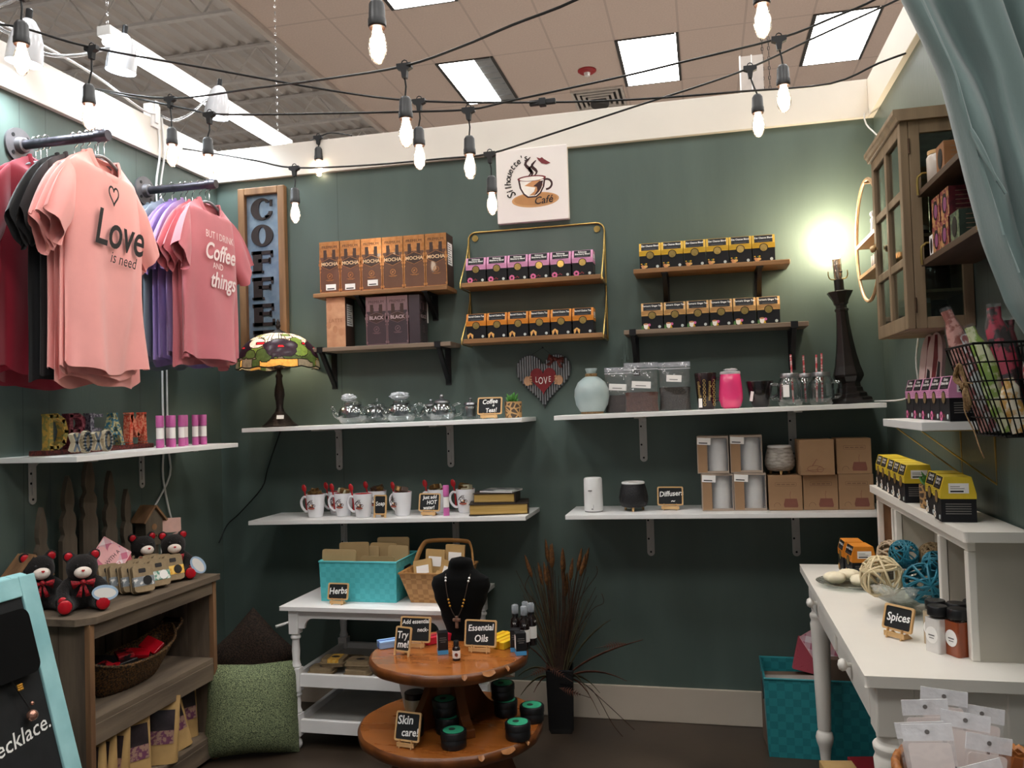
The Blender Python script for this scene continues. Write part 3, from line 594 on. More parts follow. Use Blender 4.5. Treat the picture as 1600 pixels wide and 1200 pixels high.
# lip balm tubes
PKT = mat('pink_tube_plastic', 'c765a4', .35, var=.06); PKC = mat('clear_pink_tube', 'a86d94', .3, var=.08)
def balm(lb):
    t = thing('lip_balm_tube', lb, 'tube', (0, 0, 0), 0, 'pink capped tubes')
    MB().lathe([(.012, .030), (.012, .088)], PKC, 16).build('body', t); MB().lathe([(.0132, 0), (.0132, .030)], PKT, 16).build('base_cap', t); MB().lathe([(.0132, .085), (.0132, .128), (.012, .130)], PKT, 16).build('top_cap', t)
    MB().lathe([(.0124, .036), (.0124, .080)], PAPER, 16, capb=False, capt=False).build('label', t); return t
spots = [(.19, -.735), (.17, -.700), (.205, -.672), (.17, -.645), (.20, -.605), (.175, -.545), (.19, -.495), (.205, -.455), (.175, -.430)]
bl = ['first from the letters', 'second from the letters', 'third from the letters', 'fourth from the letters', 'last before the gap', 'first after the gap', 'second after the gap', 'third after the gap', 'nearest the shelf end']
b0 = balm('x')
for i, (x, y) in enumerate(spots):
    o = b0 if i == 0 else dup(b0, (0, 0, 0)); o.location = (x, y, LTOP); o.rotation_euler.z = rad(60+i*7); tag(o, f'pink capped tube with white label on left shelf, {bl[i]}')
# ================================================================ RUSTIC BOOKCASE
BARN = wood('weathered_barn_wood', '80705e', '4b4036', 'y', .8, 7, bump=.35); BARNZ = wood('weathered_barn_wood_upright', '7c6b59', '463b32', 'z', .8, 7, bump=.35); BARNE = wood('worn_wood_edge', '9a7350', '6b4d35', 'z', .75, 9)
t = thing('bookcase', 'rustic barn wood bookcase with two open shelves under left wall', 'bookcase', (0, -1.36, 0)); X0, X1, BH, BL = .02, .38, .735, .705
tp = MB().prism([(X0, -.03), (X1-.03, -.03), (X1+.015, .015), (X1+.015, BL+.01), (X0, BL+.01)], BH-.022, BH, BARN, 'xy'); tp.build('top_board', t, bev=.003)
for y in (0, BL-.02):
    s = MB()
    for k in range(3): s.box(X0+k*.12+.001, X0+(k+1)*.12-.001, y, y+.02, 0, BH-.022, BARNZ)
    s.build('side_panel', t, bev=.002)
b = MB()
for k in range(7): b.box(X0, X0+.012, .022+k*.095, .022+k*.095+.088, .02, BH-.03, BARNZ)
b.build('back_boards', t)
for z in (.405, .105): MB().box(X0+.012, X1-.004, .02, BL-.02, z-.02, z, BARN).build('shelf', t, bev=.002)
for z0, z1 in ((BH-.075, BH-.023), (.318, .386), (.02, .086)): MB().box(X1-.022, X1-.002, .021, BL-.021, z0, z1, BARN).build('rail', t, bev=.002)
for y in (-.001, BL-.021): MB().box(X1-.02, X1+.001, y, y+.022, 0, BH-.023, BARNE).build('stile', t, bev=.002)
# picket fence pieces behind it
FEN = wood('grey_fence_wood', '6e6253', '40382f', 'z', .85, 6, bump=.4)
pk = [(-1.205, 1.075, .062), (-1.08, 1.175, .072), (-.975, 1.235, .078), (-.862, 1.175, .068), (-.768, 1.095, .058)]
pl = ['shortest, nearest the chalkboard', 'second from the near end', 'tallest, in the middle', 'second from the far end', 'slim one at the far end']
for i, (y, zt, w) in enumerate(pk):
    h = zt-BH-.001; b = MB(); c = w/2
    prof = [(-c, 0), (c, 0), (c, h-.235), (c*.66, h-.215), (c*.92, h-.185), (c*.88, h-.155), (c*.46, h-.130), (c*.66, h-.105), (c*.64, h-.075), (c*.34, h-.03), (0, h), (-c*.34, h-.03), (-c*.64, h-.075), (-c*.66, h-.105), (-c*.46, h-.130), (-c*.88, h-.155), (-c*.92, h-.185), (-c*.66, h-.215), (-c, h-.235)]
    b.prism(prof, -.009, .009, FEN); b.build('fence_picket', loc=(.055, y, BH+.0005), rot=(0, 0, 90), bev=.003, label=f'weathered grey fence picket on the bookcase, {pl[i]}', cat='picket', group='fence pickets behind the bears')
def birdhouse(loc, rz, s, lb):
    t = thing('birdhouse', lb, 'birdhouse', loc, rz, 'grey wooden birdhouses'); w, h = .085*s, .105*s; a = .05*s
    b = MB().prism([(-w/2, 0), (w/2, 0), (w/2, h), (0, h+a), (-w/2, h)], -.03, .03, FEN); b.build('house', t, bev=.002)
    for sg in (-1, 1): MB().at((0, 0, h+a+.004), ry=sg*50).box(0 if sg > 0 else -.085*s, .085*s if sg > 0 else 0, -.042, .042, 0, .008, BARNE).build('roof', t)
    MB().at((0, -.0305, h*.72), rx=90).lathe([(.013, -.0005), (.013, .001)], BARNE, 14).build('entrance', t); MB().at((0, -.03, h*.4), rx=90).lathe([(.004, 0), (.004, .02)], BARNE, 8).build('perch', t); return t
birdhouse((.085, -1.30, BH), 72, 1.18, 'small grey birdhouse at near end of bookcase beside the chalkboard')
birdhouse((.075, -.655, BH+.115), 78, 1.0, 'small grey birdhouse raised at far end above the bears')
tag(MB().cbox((0, 0, .057), (.06, .05, .114), FEN).build('wood_post', loc=(.07, -.655, BH+.0005), label='short grey wooden post holding up the far birdhouse', cat='post'), None)
# gingham heart envelope box
GING = mat('pink_gingham_paper', 'd9879b', .6); nt = GING.node_tree; N = nt.nodes
ck = []
for st in ((1, 0, 0), (0, 0, 1)):
    mp = N.new('ShaderNodeMapping'); nt.links.new(N['Texture Coordinate'].outputs['Object'], mp.inputs[0]); mp.inputs['Scale'].default_value = (st[0], 0, st[2])
    c = N.new('ShaderNodeTexChecker'); c.inputs['Scale'].default_value = 42; c.inputs['Color1'].default_value = (*lin('f0dfe2'), 1); c.inputs['Color2'].default_value = (*lin('c96f88'), 1); mp.inputs['Location'].default_value = (.003, .0051, .003); nt.links.new(mp.outputs[0], c.inputs['Vector']); ck.append(c)
mx = N.new('ShaderNodeMix'); mx.data_type = 'RGBA'; mx.inputs[0].default_value = .5; nt.links.new(ck[0].outputs[0], mx.inputs[6]); nt.links.new(ck[1].outputs[0], mx.inputs[7]); nt.links.new(mx.outputs[2], N['Principled BSDF'].inputs['Base Color'])
MAROON = mat('maroon_dotted_card', '8c1a2b', .6, c2='b04a58', scale=180, sharp=(.66, .7)); PALEP = mat('pale_pink_card', 'eeb3b5', .6)
def envelope_box(loc, rot, lb, s=1., text=True):
    t = thing('envelope_box', lb, 'gift box', loc, rot=rot); w, h = .15*s, .10*s
    MB().box(-w/2, w/2, -.014, .014, 0, h, MAROON).build('box', t, bev=.002)
    MB().prism([(-w/2, h*.99), (0, h*.22), (w/2, h*.99), (0, h*1.72)], -.018, -.0145, GING).build('flap', t)
    g = MB(); g.prism([(p[0], p[1]+h*.95) for p in heart_poly(w*.52, h*.95)], -.0195, -.018, PALEP); g.build('heart', t)
    g = MB()
    for a, b in (((-w/2, h*.99), (0, h*.22)), ((0, h*.22), (w/2, h*.99)), ((-w/2, h*.99), (0, h*1.72)), ((0, h*1.72), (w/2, h*.99))): g.ribbon([a, b], .003, -.0192, PALEP)
    if text:
        g.text('WITH A', .019*s, .012, h*.98, -.0202, DARKINK, rot=32, sx=.9); g.text('kiss', .02*s, .02, h*.70, -.0202, RED, shear=.3, rot=32)
    g.build('piping', t); return t
envelope_box((.17, -.985, BH+.012), (-14, -6, 66), 'pink gingham envelope shaped gift box with heart flap on bookcase', 1.12)
# teddy bears
FUR = mat('black_brown_plush', '17100f', .95, c2='0a0707', scale=120, bump=.6, bscale=220, sheen=.12); CREAM = mat('cream_plush', 'e6d9cf', .9, var=.05, bump=.3, bscale=200); REDSAT = mat('red_shiny_satin', 'b30f20', .28, var=.12, scale=40, bump=.2); PLAID = mat('red_plaid_ribbon', 'b71d2a', .6, c2='6e0f18', scale=150, sharp=(.45, .55))
TAGB = mat('pale_blue_tag', 'a9c4dd', .5)
def bear():
    t = thing('teddy_bear', 'bear', 'teddy bear'); b = MB(); b.sph((0, 0, .062), (.052, .046, .062), FUR); b.sph((0, -.012, .140), (.050, .046, .046), FUR, 20, 12)
    for s in (-1, 1): b.sph((s*.040, .0, .180), (.020, .012, .020), FUR); b.tube([(s*.040, -.005, .095), (s*.060, -.035, .075), (s*.060, -.062, .052)], [.019, .020, .018], FUR, 10); b.tube([(s*.030, -.01, .030), (s*.050, -.05, .026), (s*.055, -.085, .027)], [.028, .027, .024], FUR, 10); b.sph((s*.060, -.066, .050), .019, FUR); b.sph((s*.055, -.086, .028), (.026, .012, .028), FUR)
    b.build('plush_body', t, remesh=.0055)
    m = MB().sph((0, -.052, .130), (.027, .020, .020), CREAM); m.build('muzzle', t)
    MB().at((0, -.0725, .138)).prism(heart_poly(.010, .008), -.002, .003, RED).build('nose', t)
    for s in (-1, 1):
        MB().sph((s*.018, -.053, .155), .0048, BLACK, 10, 8).build('eye', t); MB().sph((s*.040, -.010, .180), (.013, .006, .014), REDSAT, 12, 8).build('inner_ear', t)
        MB().sph((s*.056, -.098, .030), (.021, .006, .023), REDSAT, 14, 8).build('foot_pad', t); MB().sph((s*.062, -.084, .048), (.0135, .006, .0135), REDSAT, 12, 8).build('paw_pad', t)
    bw = MB()
    for s in (-1, 1): bw.at((0, -.052, .100), ry=s*12).add([(0, -.006, 0), (s*.034, -.012, .015), (s*.036, .004, .002), (s*.034, -.012, -.014)], [(0, 1, 2), (0, 2, 3), (0, 3, 1)], PLAID); bw.at((0, -.054, .098)).add([(0, 0, 0), (s*.008, -.006, -.012), (s*.022, -.010, -.045), (s*.006, -.010, -.048)], [(0, 1, 2, 3)], PLAID)
    bw.at((0, -.055, .099)).sph((0, -.004, 0), .008, PLAID, 10, 6); bw.build('neck_bow', t, solid=.002); return t
def bear_tag(t, x, z, rot=0):
    o = MB().at((x, -.100, z), ry=rot).prism(ell(0, 0, .040, .026, 28), -.001, .001, TAGB).build('hang_tag', t); MB().at((x, -.100, z), ry=rot).prism(ell(0, 0, .034, .017, 24), -.0018, -.001, PAPER).build('print_patch', o)
b0 = bear(); tag(b0, 'black teddy bear with oval blue tag sitting nearest the chalkboard', group='black and red teddy bears'); b1 = dup(b0, (.115, -1.285, BH), 55, 'black teddy bear half hidden behind the tagged one at near end'); b2 = dup(b0, (.25, -.745, BH), 42, 'black teddy bear with white oval tag at far end of bookcase', sc=.95); b3 = dup(b0, (.15, -.80, BH+.01), 60, 'black teddy bear tucked behind soap cartons at the far end', sc=.95)
b0.location = (.255, -1.245, BH); b0.rotation_euler.z = rad(44); b3.location.z = BH
bear_tag(b0, .062, .062, 8); bear_tag(b2, .085, .060, 55)
# moulded pulp soap cartons
def carton(lb, col, col2, grp='pulp soap cartons in rows on the bookcase'):
    t = thing('soap_carton', lb, 'soap carton', (0, 0, 0), 0, grp); w, h = .072, .098
    b = MB(); b.prism(rrect(-w/2, 0, w/2, h, .012), -.015, .010, PULP); b.prism(rrect(-w/2-.004, -.002, w/2+.004, h+.004, .014), .010, .014, PULP); b.prism(rrect(-w/2+.003, .003, w/2-.003, h-.003, .012), .014, .028, PULP); b.build('shell', t, bev=.004)
    MB().prism(rrect(-.016, h*.70, .010, h*.86, .004), -.0158, -.0145, mat('carton_window_dark', '2c2a2c', .3)).build('window', t)
    sl = MB().box(-w/2-.001, w/2+.001, -.0162, .0, h*.22, h*.56, col).build('sleeve', t); MB().prism(ell(.012, h*.40, .016, .017, 20), -.0172, -.016, col2).build('seal', sl); return t
SLV = [mat('white_grey_sleeve', 'd9d6d2', .6, c2='7f858a', scale=60, sharp=(.55, .62)), spotted('flowered_sleeve', 'dfe3dc', '5f9a86', 60), spotted('honey_yellow_sleeve', 'e5a733', 'f0c765', 90)]
cs = [carton('pulp soap carton with white and black sleeve, front of near row', SLV[0], BLACK), carton('pulp soap carton with flowered sleeve, front of middle row', SLV[1], PAPER), carton('pulp soap carton with honey yellow sleeve, front of far row', SLV[2], BLACK)]
rows = [((.330, -1.028), 5), ((.322, -.925), 5), ((.312, -.825), 5)]; nm = ['near', 'middle', 'far']; st = ['front', 'second', 'third', 'fourth', 'rearmost']
for k, ((x, y), n) in enumerate(rows):
    for i in range(n):
        o = cs[k] if i == 0 else dup(cs[k], (0, 0, 0), label=f'brown pulp soap carton leaning in the {nm[k]} row, {st[i]} from the front' if i < 4 else f'brown pulp soap carton leaning in the {nm[k]} row, rearmost')
        o.location = (x-i*.047, y-i*.001, BH+.009); o.rotation_euler = (rad(-16), 0, rad(62+RNG.uniform(-3, 3)))
# bunch of blank pink tags on a little white wire stand
t = thing('tag_cluster', 'white plug and pale pink paper tags hanging by the far birdhouse', 'tags', (.09, -.60, BH)); PTAG = mat('blush_paper', 'e3b7ab', .7)
MB().tube([(0, 0, 0), (0, 0, .18), (.01, .01, .2)], .0025, WCORD, 6).build('stem', t); MB().box(-.025, .025, -.025, .025, 0, .004, WHITE).build('base', t)
MB().at((.03, .03, .185), rx=-8, ry=4, rz=70).box(-.045, .045, -.0008, .0008, -.03, .03, PTAG).build('tag', t); MB().at((.03, .02, .12), rx=14, ry=-18, rz=60).box(-.035, .04, -.0008, .0008, -.03, .025, PTAG).build('tag', t)
MB().cbox((0, -.02, .205), (.02, .02, .035), WHITE).build('plug', t, bev=.004); MB().tube(smooth([(0, -.02, .19), (-.01, -.03, .16), (.01, -.02, .13), (0, 0, .15)]), .003, WCORD, 6).build('cord_loop', t)
# basket with red and black goods on the bookcase shelf
RATT = mat('dark_twisted_rattan', '6b4a24', .6, c2='1a120c', scale=160, bump=.9, bscale=140, sharp=(.42, .6))
def boat(u, v):
    a = 2*PI*u; q = .35+.65*v**.6; w = .10*q; l = .25*(.55+.45*v); z = .10*v+.055*v*abs(cos(a))**3
    return (w*sin(a)+.003*sin(40*a+v*20), l*cos(a), z)
t = thing('rattan_basket', 'dark woven boat shaped basket on upper bookcase shelf', 'basket', (.245, -1.02, .4055)); MB().grid(boat, 72, 14, RATT, wrap=True).prism([(.035*sin(2*PI*k/24), .1375*cos(2*PI*k/24)) for k in range(24)], .0, .004, RATT, 'xy').build('bowl', t, solid=.006)
rim = [boat(k/48, 1) for k in range(48)]; MB().tube(rim, .006, RATT, 8, True).build('rim', t)
for s in (-1, 1):
    MB().tube(smooth([(-.035, s*.235, .13), (-.04, s*.275, .165), (.04, s*.275, .165), (.035, s*.235, .13)]), .006, RATT, 8).build('handle', t); MB().tube([(-.036, s*.275, .165), (.036, s*.275, .165)], .011, WDARK, 10).build('grip', t)
RB = spotted('red_black_wrap', 'b2202a', '1b1214', 60)
for i, (x, y, z, a, b) in enumerate([(.0, .07, .075, 30, 12), (-.03, .02, .085, -40, 6), (.02, -.03, .07, 70, -8), (.0, -.10, .075, 20, 5), (.03, -.14, .085, -20, 14), (-.03, -.08, .09, 55, 20), (.02, .12, .09, 0, 35)]):
    m = (REDSAT, RB, BLACK)[i % 3]; w = ['topmost at the far end', 'behind the tallest red one', 'in the middle', 'near the chalkboard', 'at the near rim', 'at the back rim', 'standing upright at far end'][i]
    tag(MB().cbox((0, 0, 0), (.075, .055, .016), m).build('wrapped_packet', loc=(.245+x*.8, -1.02+y, .4055+z+.018), rot=(b, b*.6, a), bev=.003), f'small {["red", "red and black", "black"][i % 3]} packet in dark boat basket, {w}', 'packet', 'packets in the boat basket')
# coffee pouches on the lowest shelf
def pouch(lb, grp='kraft coffee pouches on the bottom bookcase shelf'):
    t = thing('coffee_pouch', lb, 'pouch', (0, 0, 0), 0, grp); w, h = .115, .235
    def sk(u, v):
        a = 2*PI*u; ca, sa = cos(a), sin(a); d = .034*(1-v)**.7*(1 if v < .86 else .3)+.002
        return (w/2*(abs(ca)**.35)*(1 if ca > 0 else -1), d*(abs(sa)**.8)*(1 if sa > 0 else -1), v*h)
    MB().grid(sk, 36, 12, KRAFT, wrap=True).box(-w/2, w/2, -.02, .02, 0, .002, KRAFT).build('bag', t)
    for nm_, z0, z1, m in (('window', .30, .50, spotted('dried_petals', '6b3a55', '9a7a6a', 90)), ('picture', .50, .80, mat('dark_photo_print', '1b1719', .35, c2='3a3034', scale=25)), ('price_label', .90, .98, PAPER)):
        f = lambda z: -(.034*(1-z)**.7*(1 if z < .86 else .3)+.002)-.0018
        xx = w*.37 if nm_ != 'price_label' else w*.2; g = MB()
        for k in range(4):
            a, b = z0+(z1-z0)*k/4, z0+(z1-z0)*(k+1)/4; g.add([(-xx, f(a), a*h), (xx, f(a), a*h), (xx, f(b), b*h), (-xx, f(b), b*h)], [(0, 1, 2, 3)], m)
        g.build(nm_, t)
    return t
p0 = pouch('x'); pp = [(.315, -1.295, 12, -2, 'nearest the near side panel'), (.31, -1.245, 10, 0, 'second from the near end, seen edge on'), (.315, -1.195, 14, 2, 'third from the near end'), (.335, -1.105, 62, 2, 'front one showing its whole face'), (.255, -1.03, 62, 0, 'behind the whole facing one'), (.335, -.955, 30, 3, 'tilted against the leaning one'), (.315, -.835, 64, -10, 'leaning with its face clear'), (.275, -.738, 66, 2, 'at far end in the shade'), (.20, -.93, 70, 0, 'rear middle, only its top showing')]
for i, (x, y, a, b, w) in enumerate(pp):
    o = p0 if i == 0 else dup(p0, (0, 0, 0)); o.location = (x, y, .1055); o.rotation_euler = (rad(-3), rad(b), rad(a)); tag(o, f'kraft coffee pouch on bottom bookcase shelf, {w}')
# ================================================================ A-FRAME CHALKBOARD
SKY = mat('chippy_sky_blue_paint', '9fcfd2', .5, c2='86b9be', scale=8, bump=.1); BLUEEDGE = mat('navy_edge', '232a63', .4)
t = thing('a_frame_chalkboard', 'sky blue framed A-board with necklace lettering at lower left', 'chalkboard', (.66, -1.615, 0), 90)
lean = Matrix.Rotation(rad(-15.6), 4, 'X'); HB = .965; LB = .62
def pan(m2=lean): b = MB(); b.M = m2; return b
fr = pan(); e = .058
for a in ((-e, 0, 0, HB), (-LB, -LB+e, 0, HB), (-LB+e, -e, HB-e, HB), (-LB+e, -e, .10, .10+e)): fr.box(a[0], a[1], -.012, .012, a[2], a[3], SKY)
fr.build('frame', t, bev=.003)
pan().box(-LB+e-.004, -e+.004, -.004, .004, .10+e-.004, HB-e+.004, CHALK).build('slate', t)
g = pan(); g.text('necklace.', .060, -e-.004, HB-.41, -.0048, CHALKW, shear=.2, rot=6, align='RIGHT', bold=.0003); g.build('chalk_lettering', t)
back = Matrix.Translation((0, .50, 0)) @ Matrix.Rotation(rad(13), 4, 'X'); b = pan(back)
for a in ((-e, 0, 0, HB-.01), (-LB, -LB+e, 0, HB-.01), (-LB+e, -e, HB-e-.01, HB-.01), (-LB+e, -e, .10, .10+e)): b.box(a[0], a[1], -.012, .012, a[2], a[3], SKY)
b.build('rear_frame', t, bev=.003)
# velvet necklace board hung on it, with a necklace
VELVET = mat('black_velvet', '050505', .95, var=.2, sheen=.03, spec=.15); ROSEG = mat('rose_gold_bead', 'b98a78', .25, .8)
o = MB().prism([(-.145, -.02), (-.12, -.135)]+arcpts(.090, -.107, .028, .028, -90, 0, 6)+arcpts(.092, .018, .026, .026, 0, 90, 6)+[(-.12, .044)], -.012, .012, VELVET)
o.build('velvet_pad', loc=(.461, -1.812, .808), rot=(-15.6, 0, 90), bev=.006, label='black velvet necklace pad hung on the chalkboard', cat='necklace pad')
NZ = lean @ Matrix.Translation((.010, 0, .055))
t2 = thing('necklace', 'necklace with round rose gold pendant hanging over the chalkboard', 'necklace', (.66, -1.615, 0), 90)
n_ = pan(); pts = [(-.32, -.030, .86), (-.25, -.03, .80), (-.205, -.026, .72), (-.19, -.024, .66), (-.165, -.024, .60), (-.145, -.024, .55)]; n_.M = NZ; n_.tube(smooth(pts), .0022, CORDM, 6); n_.build('cord', t2)
g = pan(NZ); g.sph((-.145, -.026, .535), .015, ROSEG, 14, 10); g.sph((-.135, -.024, .565), .006, ROSEG, 8, 6); g.build('pendant', t2); g = pan(NZ); [g.sph((-.168+.006*(k % 3), -.026, .612+.006*(k//3)), .0035, mat('amber_bead', 'c08a2e', .25), 8, 6) for k in range(9)]; g.build('bead_cluster', t2)
g = pan(NZ); g.box(-.225, -.200, -.0275, -.0265, .70, .765, mat('peach_label', 'e3b59a', .6)); g.build('price_label', t2); g = pan(NZ); g.box(-.196, -.180, -.0275, -.0265, .655, .695, PAPER); g.build('barcode_label', t2)
# ================================================================ PILLOWS IN THE CORNER
GRNW = mat('green_cream_woven', '8f9b72', .9, c2='3f4a38', scale=230, bump=.9, bscale=230, sharp=(.44, .56), stretch=(1, 1, 2.2)); SEAG = mat('brown_seagrass_weave', '3f2d20', .8, c2='1c130e', scale=150, bump=.9, bscale=150, sharp=(.42, .58))
def pillow(w, h, d, m):
    s = MB()
    for sg in (-1, 1):
        def f(u, v):
            x, z = (u-.5)*2, (v-.5)*2; b = max(0, (1-abs(x)**3)*(1-abs(z)**3))**.55; k = 1-.06*(1-abs(x))*abs(z)-.0; q = 1-.06*(1-abs(z))*abs(x)
            return (x*w/2*q, sg*d/2*b, z*h/2*k)
        s.grid(f if sg < 0 else (lambda u, v: f(1-u, v)), 22, 22, m)
    return s
pillow(.375, .36, .17, GRNW).build('throw_pillow', loc=(.505, -.605, .185), rot=(-10, 1.5, 24), label='green and cream woven cushion leaning on floor between bookcase and white table', cat='cushion')
tag(pillow(.31, .31, .12, SEAG).build('throw_pillow', loc=(.215, -.115, .245), rot=(-10, 45, 10)), 'dark brown seagrass cushion standing on its corner behind the green one', 'cushion')
# ================================================================ WHITE TIERED SIDE TABLE
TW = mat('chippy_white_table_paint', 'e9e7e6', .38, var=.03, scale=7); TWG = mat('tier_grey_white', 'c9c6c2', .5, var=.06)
TX0, TX1, TY0, TY1, TZ = .658, 1.33, -.52, -.06, .585
t = thing('side_table', 'white painted three tier side table with turned legs under the left shelves', 'table', (0, 0, 0))
MB().prism([(TX0-.055, TY0-.035), (TX1+.055, TY0-.035), (TX1+.055, TY1+.03), (TX0-.055, TY1+.03)], TZ-.016, TZ, TW, 'xy').build('table_top', t, bev=.006, seg=3)
def turned(x, y):
    b = MB(); w = .021
    for z0, z1 in ((TZ-.115, TZ-.016), (.235, .33), (.055, .145)): b.box(x-w, x+w, y-w, y+w, z0, z1, TW)
    b.lathe([(.017, .33), (.021, .338), (.017, .347), (.0145, .36), (.017, .40), (.0145, .445), (.021, .452), (.021, .458), (.016, .465), (.018, TZ-.115)], TW, 16, (x, y, 0)); b.lathe([(.017, .145), (.021, .152), (.017, .16), (.0145, .17), (.0165, .19), (.0145, .212), (.021, .22), (.017, .235)], TW, 16, (x, y, 0))
    b.lathe([(.001, 0), (.012, .003), (.018, .014), (.019, .022), (.016, .034), (.009, .042), (.013, .048), (.018, .055)], TW, 16, (x, y, 0)); return b
for x in (TX0, TX1):
    for y in (TY0, TY1): turned(x, y).build('leg', t, bev=.0015)
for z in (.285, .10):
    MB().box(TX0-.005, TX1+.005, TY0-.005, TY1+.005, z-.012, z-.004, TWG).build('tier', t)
    b = MB()
    for a in ((TX0, TX1, TY0-.012, TY0+.008), (TX0, TX1, TY1-.008, TY1+.012), (TX0-.012, TX0+.008, TY0, TY1), (TX1-.008, TX1+.012, TY0, TY1)): b.box(*a, z-.03, z+.022, TW)
    b.build('gallery_rail', t, bev=.002)
ap = [(TX0+.02, TZ-.016), (TX0+.02, TZ-.092), (TX0+.045, TZ-.092)]+arcpts(TX0+.085, TZ-.092, .04, .042, 180, 90, 6)+arcpts(TX1-.085, TZ-.092, .04, .042, 90, 0, 6)+[(TX1-.045, TZ-.092), (TX1-.02, TZ-.092), (TX1-.02, TZ-.016)]
b = MB(); b.prism(ap, TY0-.012, TY0+.004, TW); b.prism(ap, TY1-.004, TY1+.012, TW); b.box(TX0-.01, TX0+.006, TY0+.02, TY1-.02, TZ-.075, TZ-.016, TW); b.box(TX1-.006, TX1+.01, TY0+.02, TY1-.02, TZ-.075, TZ-.016, TW); b.build('apron', t, bev=.0015)
tag(MB().tube([(.46, -.33, .44), (.72, -.16, .505), (.84, -.08, .54)], .0065, WHITE, 8).build('white_rod', label='thin white rod poking out behind the white side table', cat='rod'), None)
# egg-carton like soap packs on the middle tier
def pack(lb, m=None):
    t = thing('soap_carton', lb, 'soap carton', (0, 0, 0), 0, 'pulp cartons lying on the white table tier')
    b = MB(); b.prism(rrect(-.05, -.04, .05, .04, .014), .014, .030, PULP, 'xy'); b.prism(rrect(-.055, -.045, .055, .045, .015), .012, .016, PULP, 'xy'); b.prism(rrect(-.05, -.04, .05, .04, .014), .0, .012, PULP, 'xy'); b.build('shell', t, bev=.005)
    if m: MB().box(-.018, .03, -.0405, .0405, .012, .0308, m).build('sleeve', t)
    MB().prism(ell(.005, .0, .018, .012), .0309, .0316, mat('carton_window_dark', '2c2a2c', .3), 'xy').build('window', t); return t
ZT = .2815; k0 = pack('x'); k1 = pack('pulp carton with amber sleeve on top of the front left carton', SLV[2])
for i, (x, y, z, a, lb) in enumerate([(.735, -.435, 0, 4, 'pulp carton lying flat at the left end of the tier'), (.90, -.44, 0, -2, 'pulp carton at bottom right of the tier pile'), (.895, -.42, .032, 3, 'pulp carton with dark window on the right hand pile'), (.80, -.30, 0, 0, 'pulp carton in the shade at back of the tier')]):
    o = k0 if i == 0 else dup(k0, (0, 0, 0)); o.location = (x, y, ZT+z); o.rotation_euler.z = rad(a); tag(o, lb)
k1.location = (.775, -.405, ZT+.032); k1.rotation_euler.z = rad(5)
# teal strap basket with kraft envelopes
TEAL = weave_mat('teal_flat_strap_weave', '55bcc2', '49adb4', 46, .45, .5); TEALR = mat('teal_strap_rim', '5fc4c9', .45, var=.06); TEALD = weave_mat('dark_teal_strap_weave', '2f8f96', '23777f', 34, .45, .5)
def strap_basket(t, w, d, h, m, rim, taper=.97):
    o = [(-w/2, -d/2), (w/2, -d/2), (w/2, d/2), (-w/2, d/2)]; th = .006; k = taper; b = MB()
    lo = [(x*k, y*k) for x, y in o]; li = [(x*k-math.copysign(th, x), y*k-math.copysign(th, y)) for x, y in o]; hi = [(x-math.copysign(th, x), y-math.copysign(th, y)) for x, y in o]
    V = [(*p, 0) for p in lo]+[(*p, h) for p in o]+[(*p, h) for p in hi]+[(*p, .004) for p in li]
    F = [(3, 2, 1, 0)]+[(i, (i+1) % 4, 4+(i+1) % 4, 4+i) for i in range(4)]+[(4+i, 4+(i+1) % 4, 8+(i+1) % 4, 8+i) for i in range(4)]+[(8+i, 8+(i+1) % 4, 12+(i+1) % 4, 12+i) for i in range(4)]+[(12, 13, 14, 15)]
    b.add(V, F, m); b.build('woven_body', t)
    r = MB(); P = [(*p, h) for p in o]
    r.tube([Vector(p)*1 for p in P], .0045, rim, 6, True); r.build('rim', t)
    for s in (-1, 1): MB().prism(rrect(-d*.16, h*.62, d*.16, h*.80, .012), s*(w/2*.995)-.0015, s*(w/2*.995)+.0015, BLACK, 'yz').build('grip_hole', t)
    return t
t = thing('strap_basket', 'bright turquoise woven strap basket of envelopes on white table', 'basket', (.905, -.315, TZ+.0005)); strap_basket(t, .345, .26, .165, TEAL, TEALR)
ENV = [mat('kraft_envelope_a', 'a98f66', .75, var=.08, scale=9), mat('kraft_envelope_b', '9a8058', .75, var=.08, scale=9)]
es = [(-.115, -.105, .205, 2, .15, 0), (-.07, -.02, .222, -3, .14, 1), (-.035, .02, .20, 1, .12, 0), (.085, -.10, .178, 0, .15, 1), (.05, .03, .212, 2, .12, 1), (.09, .075, .230, -2, .15, 0), (.135, .01, .205, 3, .09, 0)]
el = ['front left, tallest at the front', 'left, just behind the front one', 'middle, short and half hidden', 'front right, lowest', 'centre right, behind the low one', 'rear right, standing tallest', 'far right, narrow']
for i, (x, y, h, a, w, q) in enumerate(es): MB().prism(rrect(-w/2, 0, w/2, h, .010), -.003, .003, ENV[q]).build('kraft_envelope', loc=(.905+x*.88, -.315+y, TZ+.006), rot=(-4, a*.6, a), bev=.001, label=f'tan kraft envelope standing in turquoise basket, {el[i]}', cat='envelope', group='kraft envelopes in the turquoise basket')
chalk_sign('chalkboard sign reading Herbs in front of the turquoise basket', [('Herbs', .036, 0, .52)], .092, .068, (.835, -.490, TZ+.0005), -2)
